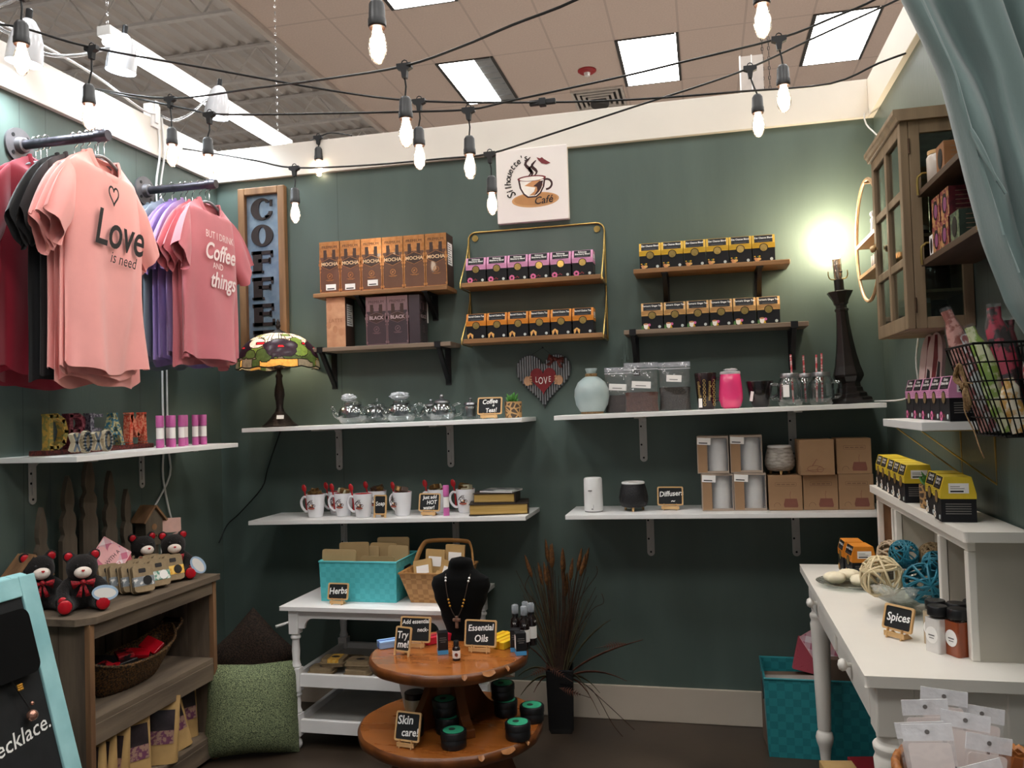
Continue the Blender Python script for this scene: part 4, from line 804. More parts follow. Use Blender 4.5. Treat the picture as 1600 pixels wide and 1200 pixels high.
# wicker basket with swing handle and seed pouches
WICK = weave_mat('honey_wood_splint_weave', 'b98a55', '95683a', 44, .5, .8); WICR = wood('honey_splint_rim', 'c0905a', 'a5763f', 'x', .5, 12)
t = thing('splint_basket', 'honey wood splint basket with raised handle on the white table', 'basket', (1.225, -.33, TZ+.0005)); strap_basket(t, .26, .27, .125, WICK, WICR, .72)
hp = smooth([(-.128, .055, .08), (-.128, .06, .13), (-.10, .085, .205), (-.06, .095, .222), (.08, .095, .222), (.115, .085, .205), (.13, .06, .13), (.128, .055, .08)])
MB().tube(hp, .011, WICR, 8, flat=.35).build('handle', t)
ps = [(-.06, -.06, .155, -16, 16), (-.045, .02, .185, 5, 6), (.03, -.06, .150, 24, 10), (.075, -.01, .14, -10, 14), (.055, .065, .20, 4, 4), (.0, -.10, .11, 40, 20)]
pl = ['front left, tilted', 'back left, upright', 'middle, leaning right', 'right, sunk low', 'rear right, under the handle', 'front, lying lowest']
for i, (x, y, h, a, tl) in enumerate(ps):
    t = thing('seed_pouch', f'small kraft pouch with white label in splint basket, {pl[i]}', 'pouch', (1.225+x*.8, -.33+y*.8, TZ+.012), 0, 'kraft pouches in the splint basket', (-tl, a*.7, a*.3))
    MB().prism(rrect(-.042, 0, .042, h, .004), -.006, .006, KRAFT).build('bag', t, bev=.003); MB().box(-.028, .028, -.0075, -.006, h*.62, h*.84, PAPER).build('label', t)
# ================================================================ ROUND TWO TIER DISPLAY
RW = mat('orange_stained_wood', 'a2602a', .28, c2='7f4519', scale=16, stretch=(.2, 1, 1), sharp=(.3, .72), coat=.5, rvar=.06); RWE = mat('stained_wood_edge', '6f3d19', .35, c2='4f2a10', scale=18, stretch=(1, 1, .3)); RWC = mat('bare_chipped_wood', 'c08a5c', .35, c2='8a5228', scale=20)
CX, CY = 1.42, -.83; ZL, ZU = .27, .515
t = thing('display_table', 'round orange wood two tier display table with chipped wavy edges', 'table', (CX, CY, 0))
def disc(r, z, th, seed):
    rr = random.Random(seed); ph = [rr.uniform(0, 6.3) for _ in range(4)]; b = MB(); n = 96
    def R_(a): return r*(1+.006*sin(5*a+ph[0])+.005*sin(9*a+ph[1])+.004*sin(17*a+ph[2]))
    top = [(R_(2*PI*k/n)-.008, 2*PI*k/n) for k in range(n)]; V = []
    for dz, dr in ((z, -.010), (z-.006, -.002), (z-.012, 0), (z-th+.008, -.002), (z-th, -.012)): V += [((q+dr)*cos(a), (q+dr)*sin(a), dz-(.003*sin(13*a+ph[3]) if dr == 0 else 0)) for q, a in top]
    b.add(V, [tuple(range(n))], RW, False); b.add(V, [(j*n+i, (j+1)*n+i, (j+1)*n+(i+1) % n, j*n+(i+1) % n) for j in range(4) for i in range(n)], RWE, True); b.add(V, [tuple(reversed(range(4*n, 5*n)))], RWE)
    for a0, wd in ((-.72, .16), (-1.02, .06), (-.45, .05)):
        q = a0+(ph[0]-3)*.05; b.add([((r+.0005)*cos(q+wd*(k/6-.5)), (r+.0005)*sin(q+wd*(k/6-.5)), z-.0075-.008*sin(PI*k/6)) for k in range(7)]+[((r-.009)*cos(q+wd*(k/6-.5)), (r-.009)*sin(q+wd*(k/6-.5)), z+.0006) for k in range(7)], [(k, k+1, 8+k, 7+k) for k in range(6)], RWC, True)
    return b
disc(.29, ZU, .038, 3).build('upper_disc', t); disc(.335, ZL, .040, 5).build('lower_disc', t)
post = MB().at((0, 0, 0), rz=20).box(-.05, .05, -.05, .05, ZL, ZU-.038, RWE); post.build('post', t)
curve = [(0, ZL), (.185, ZL), (.185, ZL+.028)]+[(.182-.105*(k/8)**.9, ZL+.03+.15*(k/8)**1.6) for k in range(1, 9)]+[(.085, ZU-.038), (0, ZU-.038)]
for a in (-52, 50, 145, 232): MB().at((0, 0, 0), rz=a).prism(curve, -.017, .017, RWE).build('scroll_leg', t, bev=.003)
b = MB()
for a in (0, 90): b.at((0, 0, 0), rz=a+20).prism([(-.26, 0), (-.20, 0), (-.15, .09), (.15, .09), (.20, 0), (.26, 0), (.20, .16), (.10, ZL-.04), (-.10, ZL-.04), (-.20, .16)], -.02, .02, RWE)
b.build('foot', t)
def on(px, py, z): return (px, py, z+.0008)
# velvet bust with necklace
BX, BY = 1.415, -.655
t = thing('necklace_bust', 'black velvet necklace bust on the round table', 'bust', (BX, BY, ZU+.0005)); t.scale = (.92, .95, 1)
def bust(u, v):
    a = 2*PI*u; ca, sa = cos(a), sin(a)
    K = [(0, .065, .055, 0), (.08, .062, .05, 0), (.30, .085, .045, .0), (.52, .112, .05, .0), (.66, .125, .052, .005), (.74, .118, .05, .008), (.80, .080, .045, .012), (.85, .055, .042, .014), (.93, .050, .044, .014), (.98, .040, .036, .014), (1, .002, .002, .014)]
    for i in range(len(K)-1):
        if v <= K[i+1][0]: break
    q = (v-K[i][0])/(K[i+1][0]-K[i][0]); q = q*q*(3-2*q); w, d, y = [K[i][k]+(K[i+1][k]-K[i][k])*q for k in (1, 2, 3)]
    e = (abs(ca)**.75)*(1 if ca > 0 else -1); return (w*e, y+d*sa*(.8 if sa > 0 else 1), v*.30)
MB().grid(bust, 40, 40, VELVET, wrap=True).box(-.045, .045, -.04, .04, 0, .003, VELVET).build('velvet_form', t)
t = thing('necklace', 'cord necklace with amber beads and dark stone cross on the black bust', 'necklace', (BX, BY, ZU))
fy = lambda x, z: -(.056+.004*cos(x*20))
L_ = smooth([(-.048, -.026, .243), (-.043, -.047, .21), (-.034, -.056, .165), (-.022, -.057, .12), (-.006, -.057, .09)]); R_ = smooth([(.048, -.026, .243), (.042, -.047, .21), (.033, -.056, .165), (.019, -.057, .12), (.004, -.057, .09)])
MB().tube(L_, .0018, mat('brown_cord', '3a2c22', .6), 5).tube(R_, .0018, mat('brown_cord', '3a2c22', .6), 5).build('cord', t)
b = MB(); AMB = mat('amber_bead', 'c08a2e', .25)
for P in (L_, R_):
    for k in (2, 3, 9, 10, 11): b.sph(P[k], .0042, AMB if k > 4 else PAPER, 8, 6)
b.build('bead', t); MB().cbox((0, -.059, .072), (.012, .008, .046), mat('dark_stone', '4b3a34', .3, c2='8a6a5a', scale=90)).cbox((0, -.060, .080), (.03, .008, .012), mat('dark_stone', '4b3a34', .3)).build('pendant', t, bev=.003)
chalk_sign('chalkboard sign reading Essential Oils at right of the bust', [('Essential', .030, .0, .70), ('Oils', .034, .02, .30)], .118, .092, on(1.535, -.83, ZU), -3)
chalk_sign('larger chalkboard sign reading Add essential, partly hidden behind Try me', [('Add essential', .021, .0, .80), ('neck-', .021, .24, .50)], .118, .090, on(1.283, -.805, ZU), -2)
chalk_sign('small A-frame chalkboard reading Try me at left of the round table', [('Try', .034, -.06, .66), ('me!', .034, .02, .30)], .066, .086, on(1.272, -.905, ZU), -14, 'feet')
BLKC = mat('black_glossy_card', '16171a', .3, var=.1); BLUEC = mat('light_blue_card', '4d9bd0', .45, var=.05)
def oil_box(lb):
    t = thing('oil_box', lb, 'box', (0, 0, 0), 0, 'black essential oil boxes'); MB().box(-.018, .018, -.018, .018, .014, .076, BLKC).build('carton', t, bev=.001); MB().box(-.0182, .0182, -.0182, .0182, 0, .0142, BLUEC).build('blue_band', t)
    MB().box(-.0185, -.0182, -.012, .012, .02, .066, PAPER).build('side_label', t); g = MB()
    for k, w in enumerate((.022, .026, .018)): g.box(-w/2, w/2, -.0184, -.018, .056-k*.007, .0585-k*.007, GREYINK)
    g.build('print', t); return t
o0 = oil_box('black and blue oil box standing alone in front of the bust'); o0.location = on(1.406, -.86, ZU); o0.rotation_euler.z = rad(24)
dup(o0, on(1.655, -.795, ZU), 12, 'black and blue oil box, left one in front of spray bottles'); dup(o0, on(1.682, -.835, ZU), 22, 'black and blue oil box, front right of the spray bottles')
AMBG = mat('dark_amber_glass', '1a1110', .12, var=.1, coat=.6)
t = thing('dropper_bottle', 'tiny black dropper bottle with white label before Essential Oils sign', 'bottle', on(1.478, -.93, ZU))
MB().lathe([(.0135, 0), (.0135, .038), (.012, .044), (.007, .048), (.007, .052)], AMBG, 18).build('bottle', t); MB().lathe([(.0095, .049), (.0095, .064), (.008, .066)], BLACK, 16).build('cap', t); MB().lathe([(.0138, .008), (.0138, .034)], PAPER, 18, capb=False, capt=False).build('label', t); MB().at((.004, -.0138, .021), rx=90).lathe([(.006, -.0004), (.006, .0006)], mat('brown_print', '7a3e2b', .5), 14).build('mark', t)
def spray(lb):
    t = thing('spray_bottle', lb, 'bottle', (0, 0, 0), 0, 'dark spray bottles on the round table'); MB().lathe([(.0185, 0), (.0185, .088), (.016, .098), (.0095, .105), (.0095, .112)], AMBG, 18).build('bottle', t)
    MB().lathe([(.012, .110), (.012, .122)], BLACK, 16).lathe([(.007, .122), (.007, .132), (.005, .134)], BLACK, 12).build('pump', t); MB().lathe([(.0125, .118), (.0125, .146), (.009, .149)], mat('clear_grey_cap', 'aeb4ba', .1, var=0, alpha=.45), 16, capb=False).build('overcap', t)
    MB().lathe([(.0188, .025), (.0188, .068)], PAPER, 18, capb=False, capt=False).build('label', t); g = MB().at((0, -.0188, .085)); g.text('VV', .010, 0, 0, 0, PAPER); g.build('mark', t); return t
s0 = spray('dark spray bottle, front left of the four'); s0.location = on(1.645, -.745, ZU)
dup(s0, on(1.672, -.70, ZU), 30, 'dark spray bottle, rear one of the four'); dup(s0, on(1.682, -.765, ZU), 15, 'dark spray bottle, front right of the four'); dup(s0, on(1.697, -.715, ZU), 60, 'dark spray bottle, rear right of the four')
def gift(lb, col, band, loc, rz):
    t = thing('incense_box', lb, 'box', loc, rz, 'narrow coloured boxes on the round table'); MB().box(-.022, .022, -.055, .055, 0, .017, col).box(-.0225, .0225, -.0555, .0555, .015, .026, col).build('box', t, bev=.002); MB().box(-.004, .004, -.056, .056, .0, .0268, band).build('ribbon', t)
gift('narrow pale blue box at left edge of the round table', mat('pale_blue_card', '8fb2dc', .4), mat('navy_ribbon', '34489a', .4), on(1.197, -.80, ZU), -52)
gift('narrow red box beside the bust on the round table', mat('red_card', 'c0203a', .4), mat('dark_red_ribbon', '8a1528', .4), on(1.34, -.725, ZU), -38)
gift('narrow yellow box behind the Essential Oils sign, left one', mat('yellow_card', 'e8bf2a', .4), mat('orange_ribbon', 'd89a1c', .4), on(1.570, -.70, ZU), -22)
gift('narrow yellow box behind the Essential Oils sign, right one', mat('yellow_card', 'e8bf2a', .4), mat('orange_ribbon', 'd89a1c', .4), on(1.612, -.74, ZU), -22)
# lower disc: black jars with green lids, sign, cream jar
GREENL = mat('mint_green_label', '38a37c', .4, var=.08, scale=20)
def jar(lb):
    t = thing('balm_jar', lb, 'jar', (0, 0, 0), 0, 'black jars with green lid labels'); MB().lathe([(.040, 0), (.042, .004), (.042, .030), (.040, .032)], BLACK, 28).build('jar', t); MB().lathe([(.0435, .032), (.0435, .051), (.041, .054)], BLACK, 28).build('lid', t)
    o = MB().lathe([(.0345, .0538), (.0345, .0548)], GREENL, 28).build('green_label', t); MB().prism(ell(-.006, .003, .011, .011), .0548, .0554, mat('dark_round_mark', '2c3a34', .5), 'xy').build('mark', o); return t
j0 = jar('black jar with bright green lid, front middle of lower tier'); j0.location = on(1.497, -1.045, ZL)
dup(j0, on(1.690, -.945, ZL), 20, 'black jar with bright green lid, front right of lower tier'); dup(j0, on(1.705, -.785, ZL), 40, 'black jar with green lid, right rear of lower tier')
for x, y, nm_ in ((1.44, -.93, 'pile left of the curved leg'), (1.600, -.745, 'pile right of the curved leg')):
    dup(j0, on(x, y, ZL), 5, f'black jar at bottom of the {nm_}'); dup(j0, on(x-.012, y+.01, ZL+.0553), 60, f'black jar on top of the {nm_}')
dup(j0, on(1.325, -.975, ZL), 10, 'black jar with green lid hidden behind the Skin care sign')
chalk_sign('chalkboard sign reading Skin care on the lower tier', [('Skin', .038, -.12, .70), ('care!', .034, .10, .30)], .092, .092, on(1.345, -1.075, ZL), -8, tilt=16)
t = thing('cream_jar', 'glass jar of cream with black lid behind left curved leg', 'jar', on(1.275, -.80, ZL)); MB().lathe([(.036, 0), (.037, .004), (.037, .060), (.033, .066)], mat('cream_in_glass', 'cfc39f', .15, var=.04, coat=.6), 24).build('jar', t); MB().lathe([(.0375, .063), (.0375, .082), (.035, .084)], BLACK, 24).build('lid', t)
t = thing('foil_pouch', 'clear bag with dotted white edge behind the cream jar', 'bag', on(1.245, -.745, ZL)); MB().at((0, 0, 0), rx=-8).prism([(-.03, 0), (.05, 0), (.055, .10), (.02, .118), (-.04, .112), (-.055, .09)], -.004, .004, mat('milky_film', 'c9c6c0', .3, alpha=.75)).build('bag', t, bev=.002); MB().at((0, 0, 0), rx=-8).prism([(-.055, .088), (-.04, .110), (.02, .116), (.02, .121), (-.043, .117), (-.060, .092)], -.005, .005, PAPER).build('edge', t)
t = thing('jar_bow', 'silvery crinkled ribbon bow tied on the back jar pile', 'bow', on(1.598, -.690, ZL+.125)); MB().at((0, 0, 0), rx=60).prism(ell(.0, .0, .026, .016, 12), -.006, .006, mat('silver_lace', 'cfc6c2', .4, c2='8d8683', scale=90)).build('lace', t)
# ================================================================ DRIED GRASSES IN A BLACK VASE
t = thing('vase', 'tall square black vase standing on the floor by the baseboard', 'vase', (1.695, -.165, 0)); V_ = mat('black_ceramic', '0d0e10', .25, var=.2, coat=.4)
V2 = MB().lathe([(.062, 0), (.074, .02), (.080, .20), (.082, .268), (.072, .268), (.068, .05)], V_, 4, a0=PI/4+.15, sm=False, capt=True); V2.build('body', t, bev=.006)
t = thing('dried_grasses', 'brown dried grasses and leaves arranged in the tall black vase', 'dried flowers', (1.695, -.165, .03)); rg = random.Random(5)
STRAW = mat('brown_straw', '4a3222', .8, c2='2a1c14', scale=30); STRAWG = mat('olive_dry_blade', '5b5638', .8, c2='3c3424', scale=20); WHEAT = mat('golden_seed_head', '7a4f24', .8, c2='4a2d14', scale=90, bump=.8, bscale=200); LEAFR = mat('rust_leaf', '6f3f2c', .7, c2='3f2018', scale=40)
def blade(ang, lean, h, droop, w):
    pts = []; dx, dy = cos(ang), sin(ang)*.45
    for k in range(9): q = k/8; r = .025+lean*q**1.5; pts.append((dx*r, min(dy*r, .12), .18+h*q-droop*q**3))
    return pts
for i in range(120):
    a = rg.uniform(0, 2*PI); h = rg.uniform(.22, .50); P = blade(a, rg.uniform(.02, .17), h, 0, 0); m = rg.choice((STRAW, STRAW, STRAWG)); MB().tube(P, [.0028*(1-.6*k/8) for k in range(9)], m, 5).build('stem', t)
for i in range(17):
    a = rg.uniform(0, 2*PI); P = blade(a, rg.uniform(.0, .15), rg.uniform(.36, .52), 0, 0); e = Vector(P[-1]); d = (e-Vector(P[-2])).normalized(); b = MB().tube(P, .0016, STRAW, 5)
    b.tube([e+d*(.011*k) for k in range(-2, 8)], [.003, .007, .009, .0095, .009, .0085, .007, .0055, .004, .0015], WHEAT, 8); b.build('seed_head', t)
for i, (a, ln, h, dr) in enumerate([(0.2, .26, .10, .10), (.05, .33, .20, .02), (2.9, .17, .12, .12), (3.3, .15, .2, .04), (.5, .16, .06, .12), (2.6, .12, .05, .12), (-.3, .15, .05, .18), (-.6, .13, .10, .14), (3.6, .16, .07, .13), (.1, .2, .3, .04)]):
    P = blade(a, ln, h, dr, 0); n = len(P); W_ = [.011*sin(PI*min(.97, .08+.92*k/8))**.7 for k in range(n)]
    b = MB(); b.add([(p[0], p[1]-w*.4, p[2]+w*.5) for p, w in zip(P, W_)]+[(p[0], p[1]+w*.4, p[2]-w*.5) for p, w in zip(P, W_)], [(k, k+1, n+k+1, n+k) for k in range(n-1)], rg.choice((STRAWG, LEAFR)), True); b.build('leaf', t, solid=.0012)
for i, (x, z, a) in enumerate(((.035, .17, -60), (.10, .10, -75), (-.11, .17, 65), (.20, .30, 80))):
    b = MB().at((x, -.08, z+.05), ry=a)
    for k in range(9): s = .018*sin(PI*(k+1)/10); b.prism([(-s, k*.010), (0, k*.010+.006), (s, k*.010), (0, k*.010+.012)], -.0008, .0008, LEAFR)
    b.tube([(0, 0, -.04), (0, 0, .095)], .0012, STRAW, 5); b.build('fern_leaf', t)
for P in ([(.03, 0, .2), (.14, -.02, .15), (.22, -.03, .02), (.27, -.03, -.04)], [(.03, .02, .22), (.16, .0, .12), (.25, -.02, .05), (.31, -.03, -.0)], [(.04, .05, .45), (.12, .05, .56), (.165, .05, .62), (.165, .05, .655)], [(.05, .04, .35), (.14, .04, .47), (.19, .04, .5), (.185, .04, .54)], [(-.06, .02, .45), (-.11, .0, .52), (-.14, .0, .57), (-.12, .0, .62)]): MB().tube(smooth(P), .0016, STRAW, 5).build('stem', t)
# ================================================================ TEAL BASKET ON THE FLOOR, RIGHT
t = thing('strap_basket', 'dark teal woven strap basket on floor under the white desk', 'basket', (2.755, -.172, .0005)); strap_basket(t, .47, .28, .30, TEALD, mat('dark_teal_rim', '3a9ca3', .45), .96)
CARDD = mat('brown_card', '6d5a4b', .7, var=.06)
for i, (x, y, w, d, h, a, lb) in enumerate([(-.13, -.02, .20, .16, .30, 5, 'brown carton with white tape at left inside the teal floor basket'), (.08, .05, .15, .13, .375, -4, 'taller plain brown carton at right inside the teal floor basket')]):
    t = thing('carton_box', lb, 'box', (2.755+x, -.175+y, .006), a); MB().box(-w/2, w/2, -d/2, d/2, 0, h-.035, CARDD).build('carton', t, bev=.002)
    if i == 0: MB().box(-w/2, w/2, -.03, .03, h-.035, h-.034, mat('clear_tape', 'b7b0a8', .2)).build('tape', t); MB().box(w*.2, w*.42, -.07, -.04, h-.0349, h-.0342, PAPER).build('label', t)
envelope_box((2.735, -.14, .27), (-6, 14, 4), 'maroon and gingham envelope box upright in the teal floor basket', 1.3, False)
# ================================================================ COFFEE SIGN
RUST = wood('honey_frame_wood', '9a7450', '6e4f34', 'z', .6, 10); GALV = mat('galvanised_sheet', '8f9fae', .42, .55, c2='74879a', scale=26); ESPR = mat('espresso_paint', '2a1f1d', .5, var=.2, scale=40)
SXL, SXR, SZ0, SZ1 = .135, .385, 1.60, 2.488
t = thing('coffee_sign', 'tall wood framed galvanised sign with brown letters COFFEE down the wall', 'sign', (0, 0, 0))
W_, H_ = SXR-SXL, SZ1-SZ0; f = MB(); e = .036
for a in ((SXL, SXL+e, SZ0, SZ1), (SXR-e, SXR, SZ0, SZ1), (SXL+e, SXR-e, SZ1-e, SZ1), (SXL+e, SXR-e, SZ0, SZ0+e)): f.box(a[0], a[1], -.034, -.001, a[2], a[3], RUST)
f.build('frame', t, bev=.004); MB().box(SXL+e-.004, SXR-e+.004, -.010, -.006, SZ0+e-.004, SZ1-e+.004, GALV).build('sheet', t)
def slab(mb, ch, cx, cz, w, h, y0, y1, m):
    x0, x1, z0, z1 = cx-w/2, cx+w/2, cz-h/2, cz+h/2; s = w*.40
    if ch in 'CO':
        o = ell(cx, cz, w/2, h/2, 40) if ch == 'O' else arcpts(cx, cz, w/2, h/2, 38, 322, 34); i = ell(cx, cz, w*.17, h*.38, 40) if ch == 'O' else arcpts(cx+w*.06, cz, w*.20, h*.39, 48, 312, 34); n = len(o); k = n if ch == 'O' else n-1
        V = [(p[0], y0, p[1]) for p in o]+[(p[0], y0, p[1]) for p in i]+[(p[0], y1, p[1]) for p in o]+[(p[0], y1, p[1]) for p in i]
        F = []
        for q in range(k): r = (q+1) % n; F += [(q, r, n+r, n+q), (q, 2*n+q, 2*n+r, r), (n+q, n+r, 3*n+r, 3*n+q)]
        mb.add(V, F, m)
        if ch == 'C': mb.box(x1-w*.13, x1-w*.02, y0, y1, cz+h*.12, cz+h*.40, m); mb.prism(arcpts(cx+w*.12, cz-h*.12, w*.36, h*.36, -75, 0, 8)+arcpts(cx+w*.06, cz-h*.12, w*.26, h*.20, 0, -75, 8), y0, y1, m)
    else:
        mb.box(x0+w*.06, x0+w*.06+s, y0, y1, z0, z1, m); mb.box(x0, x1-w*.04, y0, y1, z1-h*.16, z1, m); mb.box(x0+w*.3, x1-w*.16, y0, y1, cz-h*.03, cz+h*.13, m); mb.box(x1-w*.13, x1-w*.04, y0, y1, z1-h*.30, z1, m)
        mb.box(x1-w*.22, x1-w*.14, y0, y1, cz-h*.08, cz+h*.18, m)
        if ch == 'E': mb.box(x0, x1, y0, y1, z0, z0+h*.15, m); mb.box(x1-w*.1, x1, y0, y1, z0, z0+h*.3, m)
        else: mb.box(x0, x0+s+w*.14, y0, y1, z0, z0+h*.10, m)
for k, ch in enumerate('COFFEE'):
    b = MB(); slab(b, ch, (SXL+SXR)/2-.006, SZ1-.105-k*.130, .118, .108, -.016, -.010, ESPR); b.build('letter', t)
# ================================================================ CAFE CANVAS
CANV = mat('cream_canvas', 'efe7e4', .7, c2='f3ece6', scale=3); TANS = mat('tan_saucer_print', 'cf9d6c', .7); CUPD = mat('dark_maroon_print', '3a1a1c', .6); CUPM = mat('maroon_cup_print', '7a2b30', .6); CUPT = mat('coffee_tan_print', 'c98f62', .7); CRM = mat('cream_cup_print', 'f6efe8', .7); INK = mat('charcoal_print', '2b2422', .6)
t = thing('canvas_sign', 'square white canvas with coffee cup drawing and cafe name high on the wall', 'canvas', (1.612, -.002, 2.377)); w = .164
MB().box(-w, w, -.030, 0, -.168, .168, CANV).build('canvas', t, bev=.003); g = MB(); y = -.0304
g.art(ell(.012, -.062, .095, .030, 32), y, TANS)
g.art(ell(.012, -.060, .086, .024, 32), y-.0002, mat('tan_saucer_inner', 'c08a58', .7))
cup = [(-.056, .022)]+[(-.056+.112*k/12, .022) for k in range(1, 13)]+[(.050, -.012), (.036, -.038), (.018, -.053), (-.018, -.053), (-.036, -.038), (-.050, -.012)]
g.art(cup, y-.0004, CUPD); g.art([(p[0]*.86, (p[1]+.016)*.84-.016) for p in cup], y-.0006, CRM)
g.art([(-.030, -.004), (.0, .012), (.034, .014), (.044, -.004), (.030, -.032), (.012, -.044), (-.012, -.044), (.008, -.030), (.014, -.014)], y-.0008, CUPT); g.art([(.006, -.008), (.030, .010), (.046, .012), (.038, -.018), (.020, -.040), (.008, -.046), (.022, -.026), (.020, -.012)], y-.001, CUPD)
g.art(ell(0, .024, .058, .012, 28), y-.0012, CUPM); g.art(ell(0, .0225, .049, .0085, 28), y-.0014, CRM)
g.ribbon(arcpts(.058, -.004, .022, .020, -95, 100, 14), .008, y-.0005, CUPD)
for x0, s in ((-.012, 1.), (.012, .8), (-.002, .55)):
    P = [(x0+.012*s*sin(q*.9), .034+.075*s*q/8) for q in range(9)]; g.ribbon(P, [.003+.009*sin(PI*q/8) for q in range(9)], y-.0016, CUPD)
lips = [(.022, .106), (.036, .100), (.044, .104), (.052, .096), (.078, .078), (.060, .074), (.042, .080), (.030, .092)]; g.art(lips[::-1], y-.0016, CUPM)
g.v = [Vector((v.x*1.14, v.y, v.z*1.14)) for v in g.v]; g.build('cup_print', t); g = MB()
for k, ch in enumerate("Silhouette's"):
    a = 214-k*10.2; r = .106; g.text(ch, .054 if k == 0 else .042, r*cos(rad(a))*1.0-.004, .0+r*sin(rad(a))*1.0+.018, y-.002, INK, shear=.15, rot=a-90, bold=.0006)
g.text('Café', .047, .050, -.076, y-.002, INK, shear=.25, rot=4, bold=.0006); g.build('lettering', t)
# ================================================================ WOODEN WALL SHELVES WITH BLACK BRACKETS
OAK = wood('oak_shelf_board', 'a0764c', '7c5634', 'x', .5, 9); GREYB = wood('grey_brown_shelf_board', '8d7a68', '6b5a4a', 'x', .55, 9)
def wood_shelf(label, x0, x1, z, xs, m, d=.155, th=.019, strap=True, h=.17):
    t = thing('wood_shelf', label, 'shelf', (0, 0, 0), 0, 'narrow wood shelves on black brackets'); MB().box(x0, x1, -d, -.001, z-th, z, m).build('board', t, bev=.002)
    for x in xs:
        b = MB(); w = .014
        b.box(x-w, x+w, -.004, -.0005, z-th-h, z-th-.001, BLACKM); b.box(x-w, x+w, -d+.004, -.001, z-th-.0045, z-th-.0005, BLACKM)
        if strap: b.box(x-w, x+w, -d-.0035, -d-.0005, z-th-.004, z+.003, BLACKM).box(x-w, x+w, -d, -d+.02, z+.0004, z+.003, BLACKM)
        b.prism([(-.004, z-th-h+.005), (-.004, z-th-h+.03), (-d+.035, z-th-.004), (-d+.008, z-th-.004)], x-.009, x+.009, BLACKM, 'yz'); b.build('bracket', t)
    return t
ZA1, ZA2, ZB1, ZB2, ZC1, ZC2 = 1.928, 1.676, 1.932, 1.682, 1.942, 1.686
wood_shelf('oak wall shelf holding the row of mocha boxes', .588, 1.237, ZA1, (.80, 1.13), OAK, strap=False, h=.12)
wood_shelf('grey brown wall shelf with latte and black coffee boxes', .578, 1.247, ZA2, (.615, 1.185), GREYB)
wood_shelf('oak wall shelf with yellow and black tea boxes near the glowing lamp', 2.062, 2.693, ZC1, (2.19, 2.575), OAK, strap=False, h=.15)
wood_shelf('grey brown wall shelf with tan and black tea boxes', 2.013, 2.755, ZC2, (2.05, 2.70), GREYB)
# brass wire double shelf
t = thing('wire_shelf', 'two tier wood shelf hung in a brass wire frame under the cafe canvas', 'shelf', (0, 0, 0)); xl, xr = 1.300, 1.928; d = .155
for z in (ZB1, ZB2): MB().box(xl+.004, xr-.004, -d, -.006, z-.020, z, OAK).build('board', t, bev=.002)
for yb, nm_ in ((-.005, 'wire_frame'),):
    P = [(xl, yb, ZB2-.022)]+[(xl, yb, 2.15)]+[(xl+.035-.035*cos(a*PI/8), yb, 2.15+.035*sin(a*PI/8)) for a in range(1, 5)]+[(xr-.035+.035*sin(a*PI/8), yb, 2.15+.035*cos(a*PI/8)) for a in range(0, 5)]+[(xr, yb, 2.15), (xr, yb, ZB2-.022)]
    MB().tube(P, .0042, BRASS, 8).build(nm_, t)
for x in (xl, xr):
    for za, zb in ((2.14, ZB1-.010), (ZB1-.06, ZB2-.010)): MB().tube([(x, -.006, za), (x, -.05, zb+(za-zb)*.62), (x, -d-.003, zb+.010), (x, -d-.003, zb-.012), (x, -d+.02, zb-.014), (x, -.006, zb-.014)], .0036, BRASS, 8).build('side_wire', t)
for x in (xl+.032, xr-.032): MB().at((x, -.003, 2.158), rx=90).lathe([(.0145, -.003), (.0145, .003), (.006, .0035)], BRASS, 20).build('mounting_eye', t)
